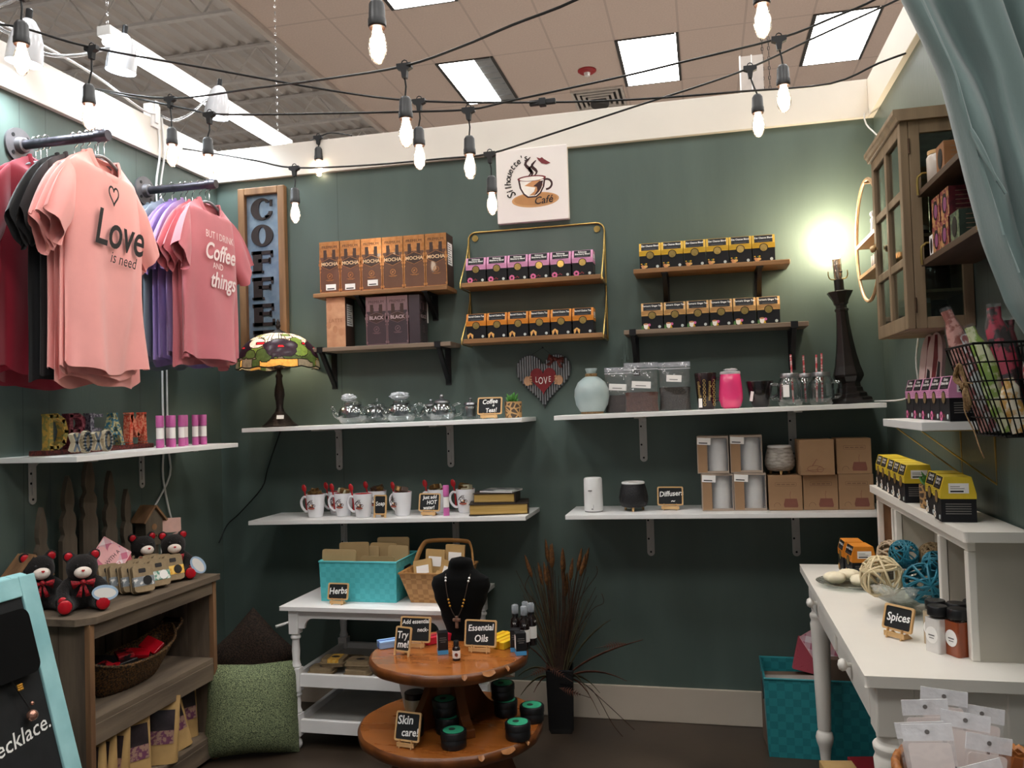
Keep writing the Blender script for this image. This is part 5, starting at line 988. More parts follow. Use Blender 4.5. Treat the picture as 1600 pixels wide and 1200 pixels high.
# ================================================================ COFFEE BOXES
BRZ = mat('bronze_brown_card', '6c4a38', .35, c2='5d3e2f', scale=10, coat=.3); GOLDP = mat('copper_gold_foil', 'c08a58', .28, .45, c2='a87040', scale=60); DBRN = mat('dark_brown_card', '3c2a24', .4); LATC = mat('latte_marbled_card', 'd0a07c', .35, c2='b98463', scale=22); CHAR = mat('charcoal_purple_card', '3b3136', .35, coat=.3); SILV = mat('dull_mauve_foil', '80696c', .3, .4)
TBLK_ = mat('near_black_card', '1d1a1c', .4, var=.15)
def coffee_box(lb, word, base, foil, side, price=None, w=.100, h=.240, d=.10, plain=False):
    t = thing('coffee_box', lb, 'coffee box', (0, 0, 0), 0, 'tall boxes of flavoured coffee'); MB().box(-w/2, w/2, -d/2, d/2, 0, h, base).build('carton', t, bev=.0012); y = -d/2-.0004
    sd = MB().box(w/2+.0001, w/2+.0006, -d/2+.001, d/2-.001, .001, h-.001, side); sd.box(w/2+.0006, w/2+.0010, -.032, .032, .10, .20, PAPER)
    for k in range(9): sd.box(w/2+.001, w/2+.0012, -.028, .024-(k % 3)*.01, .108+k*.010, .111+k*.010, DARKINK)
    sd.build('side_panel', t); g = MB()
    if not plain:
        g.art([(-w/2, h*.86), (w/2, h*.86), (w/2, h), (-w/2, h)], y, foil)
        g.art([(-w*.46, h*.70), (-w*.30, h*.70), (-w*.30, h*.77), (-w*.12, h*.77), (-w*.12, h*.70), (w*.12, h*.70), (w*.12, h*.77), (w*.30, h*.77), (w*.30, h*.70), (w*.46, h*.70), (w*.46, h*.86), (-w*.46, h*.86)], y-.0001, foil)
        g.art([(-w*.30, h*.63), (-w*.14, h*.63), (-w*.14, h*.84), (-w*.30, h*.84)], y-.0002, side); g.art([(w*.14, h*.63), (w*.30, h*.63), (w*.30, h*.84), (w*.14, h*.84)], y-.0002, side)
        for s in (-1, 1):
            g.ribbon([(s*w*.485, .004), (s*w*.485, h*.86)], .0035, y-.0002, foil)
            for zz, r in ((.56, .085), (.49, .055), (.63, .06), (.42, .035), (.06, .05)): g.art(ell(s*w*.47, h*zz, w*r, w*r*1.2, 12)[:: (1 if s > 0 else 1)], y-.0003, foil)
        g.ribbon([(-w*.46, h*.02), (w*.46, h*.02)], .003, y-.0002, foil)
        hx = [(-w*.40, h*.61), (0, h*.68), (w*.40, h*.61), (w*.40, h*.52), (0, h*.45), (-w*.40, h*.52)]; g.art(hx[::-1], y-.0004, side); g.ribbon(hx, .0016, y-.0006, foil, True)
        g.ribbon(ell(0, h*.33, w*.12, w*.12, 24), .0025, y-.0004, foil, True); g.ribbon([(-w*.05, h*.31), (0, h*.335), (w*.05, h*.35)], .003, y-.0004, foil); g.ribbon([(-w*.04, h*.345), (0, h*.325), (w*.04, h*.315)], .002, y-.0004, foil)
        g.ribbon([(-w*.2, h*.255), (w*.2, h*.255)], .002, y-.0004, foil); g.ribbon([(-w*.13, h*.24), (w*.13, h*.24)], .0015, y-.0004, foil)
    g.build('front_print', t); g = MB()
    if not plain: g.text('PREMIUM', .0185, 0, h*.89, y-.0008, side, sx=1.0); g.text(word, .0225, 0, h*.562, y-.0009, mat('pale_gold_ink', 'e3c39a', .4) if base is BRZ else mat('pale_mauve_ink', 'b49ea0', .4), bold=.0006)
    else: g.text(word, .024, 0, h*.53, y-.0008, mat('brown_latte_ink', 'a27252', .5)); [g.art(ell(xx*w, zz*h, .012, .018, 10), y, mat('latte_blush', 'c08a66', .5)) for xx, zz in ((-.32, .80), (.28, .30), (-.05, .36), (-.38, .45))]
    g.build('lettering', t)
    if price: MB().box(-w*.22+price[0], w*.28+price[0], y-.0016, y-.0008, price[1], price[1]+.027, PAPER).build('price_label', t); g = MB().box(-w*.16+price[0], w*.2+price[0], y-.0019, y-.0016, price[1]+.004, price[1]+.009, DARKINK); g.build('barcode', kids(t)[-1])
    return t
xs = [.6655+.1035*k for k in range(6)]
m0 = coffee_box(f'bronze mocha coffee box with price sticker, leftmost in the row', 'MOCHA', BRZ, GOLDP, DBRN, (.002, .014)); m0.location = (xs[0], -.085, ZA1)
m1 = coffee_box('bronze mocha coffee box with price sticker, second from left', 'MOCHA', BRZ, GOLDP, DBRN, (-.006, .011)); m1.location = (xs[1], -.085, ZA1)
m2 = coffee_box('bronze mocha coffee box with price sticker, third from left', 'MOCHA', BRZ, GOLDP, DBRN, (.002, .022)); m2.location = (xs[2], -.085, ZA1)
m3 = coffee_box('bronze mocha coffee box without sticker, third from right', 'MOCHA', BRZ, GOLDP, DBRN); m3.location = (xs[3], -.085, ZA1)
dup(m3, (xs[4], -.085, ZA1), 0, 'bronze mocha coffee box without sticker, second from right'); dup(m3, (xs[5], -.085, ZA1), 0, 'bronze mocha coffee box without sticker, rightmost in the row')
l0 = coffee_box('pale latte coffee box alone at left of lower shelf', 'LATTE', LATC, LATC, DBRN, h=.232, w=.094, plain=True); l0.location = (.690, -.085, ZA2)
k0 = coffee_box('dark black-coffee box, left one of the pair facing out', 'BLACK', CHAR, SILV, DBRN, h=.222); k0.location = (.890, -.085, ZA2); dup(k0, (.9925, -.085, ZA2), 0, 'dark black-coffee box, right one of the pair facing out')
k1 = coffee_box('dark coffee box turned edge on at right of the black pair', 'BLACK', CHAR, SILV, TBLK_, h=.222, d=.052); k1.location = (1.073, -.085, ZA2); k1.rotation_euler.z = rad(90)
# ================================================================ TEA BOXES
TBLK = mat('tea_black_card', '17171b', .5, var=.15, spec=.3); GSEAL = mat('gold_foil_seal', 'b99f62', .28, .75, c2='a58a4e', scale=90)
def tea_box(lb, col, wave, lines, emblem, grp, sticker=True):
    t = thing('tea_box', lb, 'tea box', (0, 0, 0), 0, grp); w, h, d = .0905, .113, .082; zl = .058
    MB().box(-w/2+.001, w/2-.001, -d/2+.001, d/2-.001, 0, zl+.01, TBLK).build('carton', t)
    pf = [(-d/2, zl), (d/2, zl), (d/2, zl+.012), (d/2-.010, h), (-d/2+.010, h), (-d/2, h-.034)]
    MB().prism(pf[::-1], -w/2, w/2, col, 'yz').build('lid', t, bev=.0008)
    y = -d/2-.0004; g = MB()
    for k in range(3): g.ribbon([(-w/2+.002+(w-.004)*q/12, zl+.006+k*.005+.005*abs(sin(PI*q/12))) for q in range(13)], .0012, y, wave)
    if sticker:
        g.box(w/2+.0002, w/2+.0006, -.022, .024, .072, .097, PAPER)
        for k in range(2): g.box(w/2+.0006, w/2+.0008, -.018, .004+k*.01, .088-k*.005, .0895-k*.005, GREYINK)
        g.box(w/2+.0006, w/2+.0008, -.018, .012, .075, .079, DARKINK)
        for k in range(5): g.box(w/2-.0006, w/2-.0002, -.030, .028, .020+k*.006, .0225+k*.006, GREYINK)
    g.build('band_print', t)
    a = math.atan2(.010, .034); L = MB(); L.M = Matrix.Translation((0, -d/2, h-.034)) @ Matrix.Rotation(-a, 4, 'X')
    L.box(-w*.40, w*.40, -.0008, .0, .002, .034, TBLK); lo = L.build('title_label', t); T = MB(); T.M = L.M
    for s, size, z, bo in lines: T.text(s, size, 0, z, -.0011, PAPER, bold=bo, sx=.9)
    T.box(-w*.26, w*.26, -.0011, -.0009, .006, .0072, GREYINK); T.build('lettering', lo)
    MB().at((0, y+.0004, zl+.001), rx=90).lathe([(.0175, 0), (.0175, .0008)], TBLK, 24).lathe([(.0145, .0006), (.0145, .0014)], GSEAL, 24).build('gold_seal', t)
    g = MB(); emblem(g, -w*.30, .016, y-.0002); g.build('emblem', t); MB().at((w*.33, y+.0006, .011), rx=90).lathe([(.006, 0), (.006, .0012)], mat('pale_round_seal', 'bfc7c6', .5), 16).build('round_mark', t); return t
PNK = mat('pink_tea_card', 'd99abf', .45, c2='cf8ab3', scale=30); ORG = mat('orange_tea_card', 'dd8d2a', .45, c2='d07c1c', scale=30); YEL = mat('yellow_tea_card', 'dcb02c', .45, c2='cfa01f', scale=30); TAN = mat('tan_tea_card', 'd8ab6a', .45, c2='c99655', scale=30); YEL2 = mat('lemon_tea_card', 'e3c83a', .45, c2='d6b92a', scale=30)
WV = {k: mat(k+'_wave_ink', c, .5) for k, c in (('pink', 'b8709c'), ('orange', 'b3641a'), ('yellow', 'b08a1c'), ('tan', '6a2a22'), ('lemon', 'b5982a'))}
MAGN, LEAF = mat('magenta_petal', 'd56a9c', .5), mat('green_leaf_print', '4f7a42', .5)
def em_flower(g, x, z, y):
    for k in range(8): a = k*PI/4; g.art(ell(x+.008*cos(a), z-.004+.008*sin(a), .005, .005, 8), y-.00005*k, MAGN)
    g.art(ell(x, z-.004, .005, .005, 12), y-.0006, CUPD)
    for k in range(3): g.art(ell(x+.018+.006*k, z-.004+.004*(k % 2), .003, .003, 8), y, CUPM)
def em_hex(g, x, z, y): g.art([(x-.012, z-.013), (x+.012, z-.013), (x+.014, z+.003), (x, z+.013), (x-.014, z+.003)], y, mat('apricot_print', 'e5b165', .5)); g.art([(x-.008, z-.013), (x+.008, z-.013), (x, z+.006)], y-.0002, TBLK); g.art(ell(x, z+.001, .003, .004, 10), y-.0003, CUPM)
def em_ginger(g, x, z, y):
    for dx, dz, r, m in ((0, -.006, .010, CUPT), (.008, -.003, .008, mat('ginger_print', 'd9b06a', .5)), (-.006, -.001, .006, CUPT), (.010, .008, .004, YEL), (-.009, .008, .0035, YEL), (.003, .007, .003, LEAF)): g.art(ell(x+dx, z+dz, r, r*.7, 12), y-.0002*abs(dx)*100, m)
def em_cup(g, x, z, y):
    g.art([(x-.010, z+.008), (x-.008, z-.008), (x-.003, z-.013), (x+.005, z-.013), (x+.009, z-.006), (x+.010, z+.008)], y-.0004, CRM); g.art(ell(x, z+.008, .010, .0035, 16), y-.0006, CUPT)
    g.art(ell(x-.013, z-.006, .006, .009, 10), y, LEAF); g.art(ell(x+.014, z+.004, .006, .006, 10), y, MAGN); g.art([(x+.006, z-.013), (x+.016, z-.012), (x+.010, z+.002)], y-.0008, YEL)
def em_daisy(g, x, z, y):
    for q, (dx, dz) in enumerate(((-.003, .010), (.005, -.004), (-.007, -.010))):
        for k in range(6): a = k*PI/3; g.art(ell(x+dx+.006*cos(a), z+dz+.006*sin(a), .0035, .0035, 8), y-.0001*q, CRM)
        g.art(ell(x+dx, z+dz, .003, .003, 8), y-.0006, YEL)
TEAS = {'pink': (PNK, WV['pink'], [('Echinacea', .0105, .0265, .0002), ('Elderberry Blend', .0105, .0165, .0002)], em_flower), 'orange': (ORG, WV['orange'], [('Sacred Chakra Tea', .0105, .022, .0002)], em_hex), 'yellow': (YEL, WV['yellow'], [('Zen Cleanse Blend', .0105, .022, .0002)], em_ginger), 'tan': (TAN, WV['tan'], [('Turmeric Ginger Tea', .0105, .022, .0002)], em_cup), 'lemon': (YEL2, WV['lemon'], [('Chamomile', .0115, .0265, .0002), ('Flower Tea', .0115, .0165, .0002)], em_daisy)}
PROTO = {}
def tea(kind, lb, loc, rz, grp):
    if kind not in PROTO: o = PROTO[kind] = tea_box(lb, *TEAS[kind], grp)
    else: o = dup(PROTO[kind], loc, rz, lb, grp)
    o.location = loc; o.rotation_euler.z = rad(rz); return o
for k in range(6):
    tea('pink', f'pink and black tea box, {ORD6[k]} of front row on upper brass wire shelf', (1.366+.0955*k, -.092, ZB1), 0, 'pink tea boxes on the brass wire shelf')
    tea('orange', f'orange and black tea box, {ORD6[k]} on lower brass wire shelf', (1.360+.0955*k, -.092, ZB2), 0, 'orange tea boxes on the brass wire shelf')
    tea('yellow', f'yellow and black tea box, {ORD6[k]} on oak shelf by the lamp', (2.132+.0925*k, -.085, ZC1), 0, 'yellow tea boxes on the oak shelf')
    tea('tan', f'tan and black tea box, {ORD6[k]} on grey brown shelf', (2.132+.0945*k, -.085, ZC2), 0, 'tan tea boxes on the grey brown shelf')
# ================================================================ CORRUGATED HEART
CORR = mat('corrugated_zinc', 'b4b4b4', .3, .85, c2='98989a', scale=14); REDH = mat('barn_red_paint', '7d1d24', .5, var=.12, scale=30); HANDM = mat('peach_paint', 'c79a78', .6); RIBB = mat('brown_red_stripe_ribbon', '7a3a34', .7, c2='4a201e', scale=150, sharp=(.45, .55))
t = thing('heart_plaque', 'corrugated metal heart with red LOVE heart held by two hands', 'heart plaque', (1.635, -.002, 1.487)); H = heart_poly(.252, .245, 64)
MB().prism(H, -.010, -.002, mat('dark_zinc_edge', '4a4a4c', .4, .7)).build('backing', t); c = MB(); n = 22
for k in range(n):                                                    # ribs cut to the outline
    xa, xb = -.121+.242*k/n, -.121+.242*(k+1)/n; xm = (xa+xb)/2
    cr = [p0[1]+(p1[1]-p0[1])*(xm-p0[0])/(p1[0]-p0[0]) for p0, p1 in zip(H, H[1:]+H[:1]) if (p0[0]-xm)*(p1[0]-xm) < 0]
    if len(cr) >= 2: z0, z1 = min(cr)+.004, max(cr)-.004; c.add([(xa, -.0102, z0), (xm-.002, -.0165, z0), (xm+.002, -.0165, z0), (xb, -.0102, z0), (xa, -.0102, z1), (xm-.002, -.0165, z1), (xm+.002, -.0165, z1), (xb, -.0102, z1)], [(0, 1, 5, 4), (1, 2, 6, 5), (2, 3, 7, 6)], CORR)
c.build('corrugated_face', t); rh = MB().prism([(p[0], p[1]+.0) for p in heart_poly(.116, .120)], -.026, -.017, REDH).build('red_heart', t, bev=.002)
g = MB()
for ch, x, s in (('L', -.030, .036), ('O', -.011, .046), ('V', .011, .046), ('E', .030, .036)): g.text(ch, s, x, .008 if ch in 'LE' else .002, -.0266, PAPER, sx=.62)
g.build('lettering', rh)
for s in (-1, 1):
    h = MB(); h.prism([(s*.072+.017*cos(a*PI/9), .004+.022*sin(a*PI/9)) for a in range(18)], -.024, -.0165, HANDM); [h.sph((s*.057, -.022, -.010+.0105*k), (.0085, .006, .0062), HANDM, 8, 6) for k in range(4)]; h.build('hand', t)
b = MB().at((.060, -.022, .098), ry=12)
for s in (-1, 1): b.add([(0, 0, .004), (s*.034, -.006, .017), (s*.038, 0, -.014), (0, 0, -.005)], [(0, 1, 2, 3)], RIBB); b.add([(0, .001, 0), (s*.010, .001, 0), (s*.040, .0, -.032), (s*.022, 0, -.036)], [(0, 1, 2, 3)], RIBB)
b.sph((0, -.003, 0), .008, RIBB, 10, 6); b.build('ribbon_bow', t, solid=.002)
MB().tube([(-.075, -.004, .11), (-.002, -.004, .152), (.06, -.004, .10)], .001, CORDM, 4).build('hanging_wire', t); MB().at((-.002, -.003, .153), rx=90).lathe([(.004, -.002), (.004, .002)], BLACKM, 10).build('nail', t)
# ================================================================ LONG WHITE SHELVES
def zUL(x): return 1.316+(x-.295)*.0105
def zLL(x): return .899+(x-.312)*.018
def zUR(x): return 1.334+(x-1.725)*.0125
def zRL(x): return .926+(x-1.765)*.009
white_shelf('white shelf with stained glass lamp and glass teapots, upper left', .295, 1.592, zUL(.295), zUL(1.592), .30, (.63, 1.185))
white_shelf('white shelf with the coffee mugs, lower left', .318, 1.596, zLL(.318), zLL(1.596), .30, (.645, 1.20))
white_shelf('white shelf with vase, coffee bags and glass mugs, upper right', 1.728, 3.005, zUR(1.728), zUR(3.005), .30, (2.068, 2.69))
white_shelf('white shelf with diffusers and cardboard boxes, lower right', 1.762, 3.03, zRL(1.762), zRL(3.03), .30, (2.085, 2.688))
# ================================================================ UPPER LEFT SHELF: STAINED GLASS LAMP, TEAPOTS
BRZL = mat('dark_bronze_lamp', '2b2320', .45, .5, var=.3, scale=50, bump=.5, bscale=90)
TC = (.412, -.165); Z0 = zUL(.412)+.0008
t = thing('stained_glass_lamp', 'lit stained glass table lamp with floral dome shade on upper left shelf', 'lamp', (*TC, Z0))
MB().lathe([(.082, 0), (.084, .004), (.074, .010), (.060, .022), (.046, .040), (.034, .055), (.026, .064), (.022, .07)], BRZL, 28).build('base', t)
MB().lathe([(.022, .068), (.020, .078), (.016, .088), (.0185, .12), (.024, .145), (.0225, .17), (.0155, .20), (.0135, .225), (.017, .232), (.017, .240), (.011, .246), (.010, .262), (.022, .268), (.022, .276), (.010, .28), (.008, .30)], BRZL, 20).build('stem', t)
MB().at((.03, -.052, .044), rx=-42, rz=22).box(-.016, .016, -.001, .0, -.011, .011, PAPER).build('price_label', t)
for s in (-1, 1): MB().tube(smooth([(0, -.004, .27), (s*.02, -.02, .272), (s*.025, -.02, .29), (s*.01, -.012, .298)]), .003, BRZL, 6).build('arm', t)
MB().lathe([(.001, .30), (.007, .302), (.010, .315), (.016, .33), (.020, .345), (.017, .36), (.001, .368)], glow_mat('lamp_bulb_warm', 'ffe3b8', 30), 14).build('bulb', t)
# shade: dome, coloured glass pieces between dark came lines
CAME = mat('lead_came', '1a1513', .5, .4); SG = {}
def lit_glass(name, c, thin):
    """opalescent glass: glossy front, light of the bulb inside scatters through it"""
    m = mat(name, c, .3, var=.22, scale=60, coat=.08, spec=.3); nt = m.node_tree; N = nt.nodes; L = nt.links; b = N['Principled BSDF']
    tr = N.new('ShaderNodeBsdfTranslucent'); L.new(b.inputs['Base Color'].links[0].from_socket, tr.inputs['Color']); mx = N.new('ShaderNodeMixShader'); mx.inputs[0].default_value = thin
    L.new(b.outputs[0], mx.inputs[1]); L.new(tr.outputs[0], mx.inputs[2]); L.new(mx.outputs[0], N['Material Output'].inputs['Surface']); return m
for k, (c, e) in dict(cream=('f6e6cf', .6), amber=('e8b060', .65), green=('6c8440', .5), purple=('2c1826', .22), pink=('f2c6c4', .65), red=('c8202f', .55), grey=('8f8674', .22), dgreen=('4a5c34', .4)).items(): SG[k] = lit_glass('stained_glass_'+k, c, e)
def dome(a, q):                                   # q 0 rim .. 1 crown
    th = q*PI/2*.96; r = .188*cos(th)**.82 if q < 1 else .018; z = .285+.150*sin(th)**1.05-.012*(1-q)**6
    r += .003*sin(9*a)*(1-q)**4; z -= .007*abs(sin(6*a))*(1-q)**8
    return (r*cos(a), r*sin(a), z)
NA, NQ = 288, 60; sh = MB(); P = [[dome(2*PI*i/NA, j/NQ*.93) for i in range(NA)] for j in range(NQ+1)]
flow = [(-1.0+k*2*PI/5, .36) for k in range(5)]
def glass(a, q):
    best = 9; 
    for k, (fa, fq) in enumerate(flow):
        da = ((a-fa+PI) % (2*PI)-PI)*(1-.35*q); d = math.hypot(da*1.0, (q-fq)*1.9); ang = math.atan2((q-fq)*1.9, da); R_ = .36+.06*abs(sin(2.5*ang+.6))
        if d < .085 and q > fq-.02: return 'red'
        if d < R_: return 'purple'
        da2 = da-(-.62); d2 = math.hypot(da2, (q-.47)*1.8)
        if d2 < .24: return 'red' if abs(q-.45) < .03 and da2 > 0 else 'pink'
        for gx, gq, gr in ((.47, .30, .22), (-.40, .20, .20), (.42, .52, .17), (-.75, .22, .14)):
            if math.hypot(da-gx, (q-gq)*1.6) < gr: return 'green' if gx*gq > 0 else 'dgreen'
        if .66 < q < .78 and abs(da-.18) < .14: return 'green'
    k = int((a+.35*sin(3*a))*4.5)
    if q < .13: return ('grey', 'grey', 'dgreen', 'amber', 'grey')[k % 5]
    if q < .40: return ('dgreen', 'green', 'amber', 'purple', 'green', 'grey')[int((a+.25*sin(5*a)+q*1.4)*5.2) % 6]
    return 'cream' if int(a*9) % 4 else 'pink'
cell = [[glass(2*PI*(i+.5)/NA, (j+.5)/NQ*.93) for i in range(NA)] for j in range(NQ)]
for j in range(NQ):
    for i in range(NA): sh.add([P[j][i], P[j][(i+1) % NA], P[j+1][(i+1) % NA], P[j+1][i]], [(0, 1, 2, 3)], SG[cell[j][i]], True)
so = sh.build('shade', t); cm = MB()
def seg(p, q):
    p, q = Vector(p), Vector(q); o = Vector((p.x, p.y, (p.z-.285)*1.2)).normalized()*.0012; w = (q-p).normalized().cross(o.normalized())*.0019
    cm.add([p+o-w, q+o-w, q+o+w, p+o+w], [(0, 1, 2, 3)], CAME)
for j in range(NQ):
    for i in range(NA):
        if cell[j][i] != cell[j][(i+1) % NA]: seg(P[j][(i+1) % NA], P[j+1][(i+1) % NA])
        if j < NQ-1 and cell[j][i] != cell[j+1][i]: seg(P[j+1][i], P[j+1][(i+1) % NA])
        if cell[j][i] == 'cream' and j > 26:
            if i % 24 == 0: seg(P[j][i], P[j+1][i])
            if j in (35, 45): seg(P[j+1][i], P[j+1][(i+1) % NA])
cm.tube([Vector(P[0][i])*1.0 for i in range(NA)], .003, CAME, 5, True); cm.build('lead_lines', so)
MB().lathe([(.052, .424), (.045, .434), (.026, .442), (.012, .450), (.006, .456), (.010, .464), (.012, .470), (.007, .478), (.009, .484), (.005, .494), (.001, .502)], BRZL, 20).build('finial', t)
l = bpy.data.lights.new('bulb_glow', 'POINT'); l.energy = GLOW_W; l.color = (1, .84, .62); l.shadow_soft_size = .02; lo = bpy.data.objects.new('bulb_glow', l); COL.objects.link(lo); lo.parent = t; lo.location = (0, 0, .39)
# glass teapots
INOX = mat('brushed_steel_filter', '8b8b8e', .3, .9, var=.15, scale=80)
def teapot(lb, loc, rz, s=1., kind=0):
    t = thing('glass_teapot', lb, 'teapot', loc, rz, 'clear glass teapots'); t.scale = (s, s, s)
    MB().lathe([(.038, 0), (.052, .006), (.063, .025), (.065, .042), (.058, .062), (.044, .076), (.036, .080), (.0345, .079), (.042, .073), (.056, .060), (.0625, .042), (.0605, .026), (.050, .009), (.001, .004)], GLASS, 32, capt=False).build('body', t)
    MB().tube(smooth([(-.058, 0, .030), (-.078, 0, .044), (-.084, 0, .062), (-.094, 0, .076)]), [.012]*4+[.010]*4+[.007]*4+[.006], GLASS, 10).build('spout', t)
    MB().tube(smooth([(.054, 0, .066), (.082, 0, .076), (.100, 0, .058), (.092, 0, .030), (.063, 0, .022)]), .0055, GLASS, 8).build('handle', t)
    MB().lathe([(.026, .024), (.029, .026), (.031, .078), (.037, .081), (.037, .083), (.030, .082)], INOX, 24, capt=False).build('infuser', t)
    L = MB().lathe([(.038, .083), (.036, .090), (.018, .098), (.006, .100), (.006, .104)], GLASS if kind != 2 else INOX, 24); L.sph((0, 0, .111), .010, GLASS if kind != 2 else INOX, 12, 8); L.build('lid', t); return t
def wrap(lb, loc, s, seed):
    r = random.Random(seed); b = MB(); nu, nv = 18, 12; vs = []
    for j in range(nv+1):
        for i in range(nu): th = PI*j/nv; a = 2*PI*i/nu; q = 1+r.uniform(-.16, .16); vs.append((s[0]*q*sin(th)*cos(a), s[1]*q*sin(th)*sin(a), s[2]*(1-cos(th))*q))
    b.add(vs, [(j*nu+i, j*nu+(i+1) % nu, (j+1)*nu+(i+1) % nu, (j+1)*nu+i) for j in range(nv) for i in range(nu)], mat('bubble_wrap_film', 'dfe3e6', .12, var=.05, alpha=.42, coat=.6), False); tag(b.build('bubble_wrap', loc=loc), lb, 'wrapping')
def U(x, y): return (x, y, zUL(x)+.0008)
teapot('clear glass teapot with bubble wrap on its lid, leftmost', U(.793, -.20), 8, 1.06); wrap('crumpled clear bubble wrap on leftmost teapot lid', (.775, -.20, zUL(.79)+.100), (.034, .03, .017), 3)
teapot('clear glass teapot standing behind the leftmost one', U(.862, -.085), -12, .95)
teapot('clear glass teapot with a puff of bubble wrap, middle of the shelf', U(1.020, -.19), 6, 1.04); wrap('round puff of bubble wrap on middle teapot lid', (1.012, -.19, zUL(1.02)+.098), (.045, .04, .017), 8)
teapot('clear glass teapot with steel knob lid, right of the middle one', U(1.210, -.19), -4, .95, 2)
teapot('small glass teapot at the back between middle and right ones', U(1.125, -.085), 10, .82, 2)
t = thing('glass_infuser_pot', 'small clear glass pot with steel filter left of the Coffee sign', 'teapot', U(1.318, -.11))
MB().lathe([(.036, 0), (.040, .012), (.038, .045), (.032, .058), (.031, .057), (.036, .044), (.037, .012), (.001, .004)], GLASS, 24, capt=False).build('body', t); MB().lathe([(.022, .012), (.024, .06), (.031, .063), (.031, .066)], INOX, 20).build('infuser', t); L = MB().lathe([(.031, .066), (.028, .074), (.008, .078), (.005, .083)], INOX, 20); L.sph((0, 0, .089), .008, INOX, 12, 8); L.build('lid', t); MB().tube(smooth([(-.037, 0, .05), (-.052, 0, .045), (-.052, 0, .02), (-.038, 0, .016)]), .004, GLASS, 8).build('handle', t)
chalk_sign('chalkboard sign reading Coffee + Teas beside the small plant pot', [('Coffee', .028, 0, .74), ('+', .022, .14, .50), ('Teas!', .026, .06, .24)], .112, .076, U(1.428, -.20), -4)
POTM = mat('terracotta_patterned_pot', '8f6a44', .7, c2='5b4634', scale=8); nt = POTM.node_tree; N = nt.nodes
tc = N['Texture Coordinate']; wv = N.new('ShaderNodeTexVoronoi'); wv.inputs['Scale'].default_value = 46; wv.feature = 'DISTANCE_TO_EDGE'; nt.links.new(tc.outputs['Object'], wv.inputs['Vector']); cr = N.new('ShaderNodeValToRGB'); cr.color_ramp.elements[0].position = .10; cr.color_ramp.elements[1].position = .16; cr.color_ramp.elements[0].color = (*lin('b78f5e'), 1); cr.color_ramp.elements[1].color = (*lin('4d4034'), 1); nt.links.new(wv.outputs['Distance'], cr.inputs[0]); nt.links.new(cr.outputs[0], N['Principled BSDF'].inputs['Base Color'])
SUCC = mat('green_succulent', '5f9a4a', .5, c2='3f7a38', scale=20)
def potted(lb, loc, seed, s=1.):
    t = thing('potted_succulent', lb, 'plant', loc, 0, 'succulents in tan patterned pots'); r = random.Random(seed); t.scale = (s, s, s)
    MB().lathe([(.034, 0), (.0365, .002), (.0375, .070), (.034, .070), (.033, .060)], POTM, 28, capt=True).build('pot', t)
    for k in range(15):
        a = k*2.4+r.uniform(-.2, .2); ln = r.uniform(.030, .048); el = .35+.07*k; d = Vector((cos(a)*cos(el), sin(a)*cos(el), sin(el))); o = Vector((-.004, 0, .062))
        MB().tube([o, o+d*ln*.4, o+d*ln*.75+Vector((0, 0, .004)), o+d*ln+Vector((0, 0, .008))], [.005, .0085, .006, .0008], SUCC, 7, flat=.5).build('leaf', t)
    return t
potted('small green succulent in tan patterned pot at right end of upper left shelf', U(1.526, -.165), 4)
# ================================================================ LOWER LEFT SHELF: MUGS AND BOOKS
def Lw(x, y): return (x, y, zLL(x)+.0008)
MUGW = mat('white_ceramic', 'e9e9ec', .22, var=.02, coat=.3); MUGR = mat('red_glaze', 'a81d22', .3, var=.06); GOLDF = mat('gold_foil_wrap', '8a6a3c', .3, .6, c2='4d3420', scale=60, bump=.6, bscale=60)
def mug(lb, foil=True, logo=0., card=None):
    t = thing('mug', lb, 'mug', (0, 0, 0), 0, 'white mugs with red insides')
    MB().lathe([(.028, 0), (.031, .003), (.036, .04), (.041, .098), (.0405, .100), (.038, .099)], MUGW, 32, capt=False).build('cup', t); MB().lathe([(.0382, .0995), (.0375, .096), (.033, .04), (.001, .008)], MUGR, 32, capb=False, capt=False).build('red_inside', t)
    MB().tube(smooth([(-.0375, 0, .082), (-.058, 0, .086), (-.072, 0, .068), (-.068, 0, .042), (-.050, 0, .024), (-.034, 0, .024)]), .0055, MUGW, 10).build('handle', t)
    sp = MB().tube(smooth([(-.046, .002, .016), (-.049, .002, .07), (-.054, .0, .112)]), .0035, MUGR, 8); sp.at((-.057, 0, .124), ry=-14).sph((0, 0, 0), (.0115, .005, .017), MUGR, 14, 10); sp.build('spoon', t)
    g = MB(); rr = lambda z: -(.0345+.007*z/.1)-.0022
    g.at((.004+logo, 0, .055)); y = rr(.06)
    for P, m, dy in ((ell(0, -.013, .017, .0055, 18), mat('brick_saucer_print', 'a0584a', .6), 0), ([(-.013, .004), (.013, .004), (.009, -.010), (-.009, -.010)][::-1], CUPD, .0003), (ell(-.003, .0, .006, .005, 12), CRM, .0006), (ell(.003, -.003, .004, .004, 10), CUPT, .0007)): g.art(P, y-dy-.0009*(abs(logo) > 0), m)
    g.ribbon(arcpts(.013, -.002, .006, .005, -90, 90, 8), .0022, y-.0003, CUPD)
    for x0 in (-.004, .003): g.ribbon([(x0+.003*sin(q*1.2), .006+.016*q/6) for q in range(7)], .0024, y-.0003, CUPD)
    g.ribbon(arcpts(0, -.001, .019, .018, 175, 110, 8), .004, y-.0003, CUPD); g.build('cup_print', t)
    if foil:
        r = random.Random(len(lb)); b = MB()
        for k in range(3): b.at((r.uniform(-.012, .012), r.uniform(-.01, .01), .104+.003*k), rx=r.uniform(-25, 25), ry=r.uniform(-22, 22), rz=r.uniform(-40, 40)).box(-.022, .022, -.015, .015, -.012, .010, (GOLDF, card or GOLDF, GOLDF)[k])
        b.build('sachet', t, bev=.003)
    return t
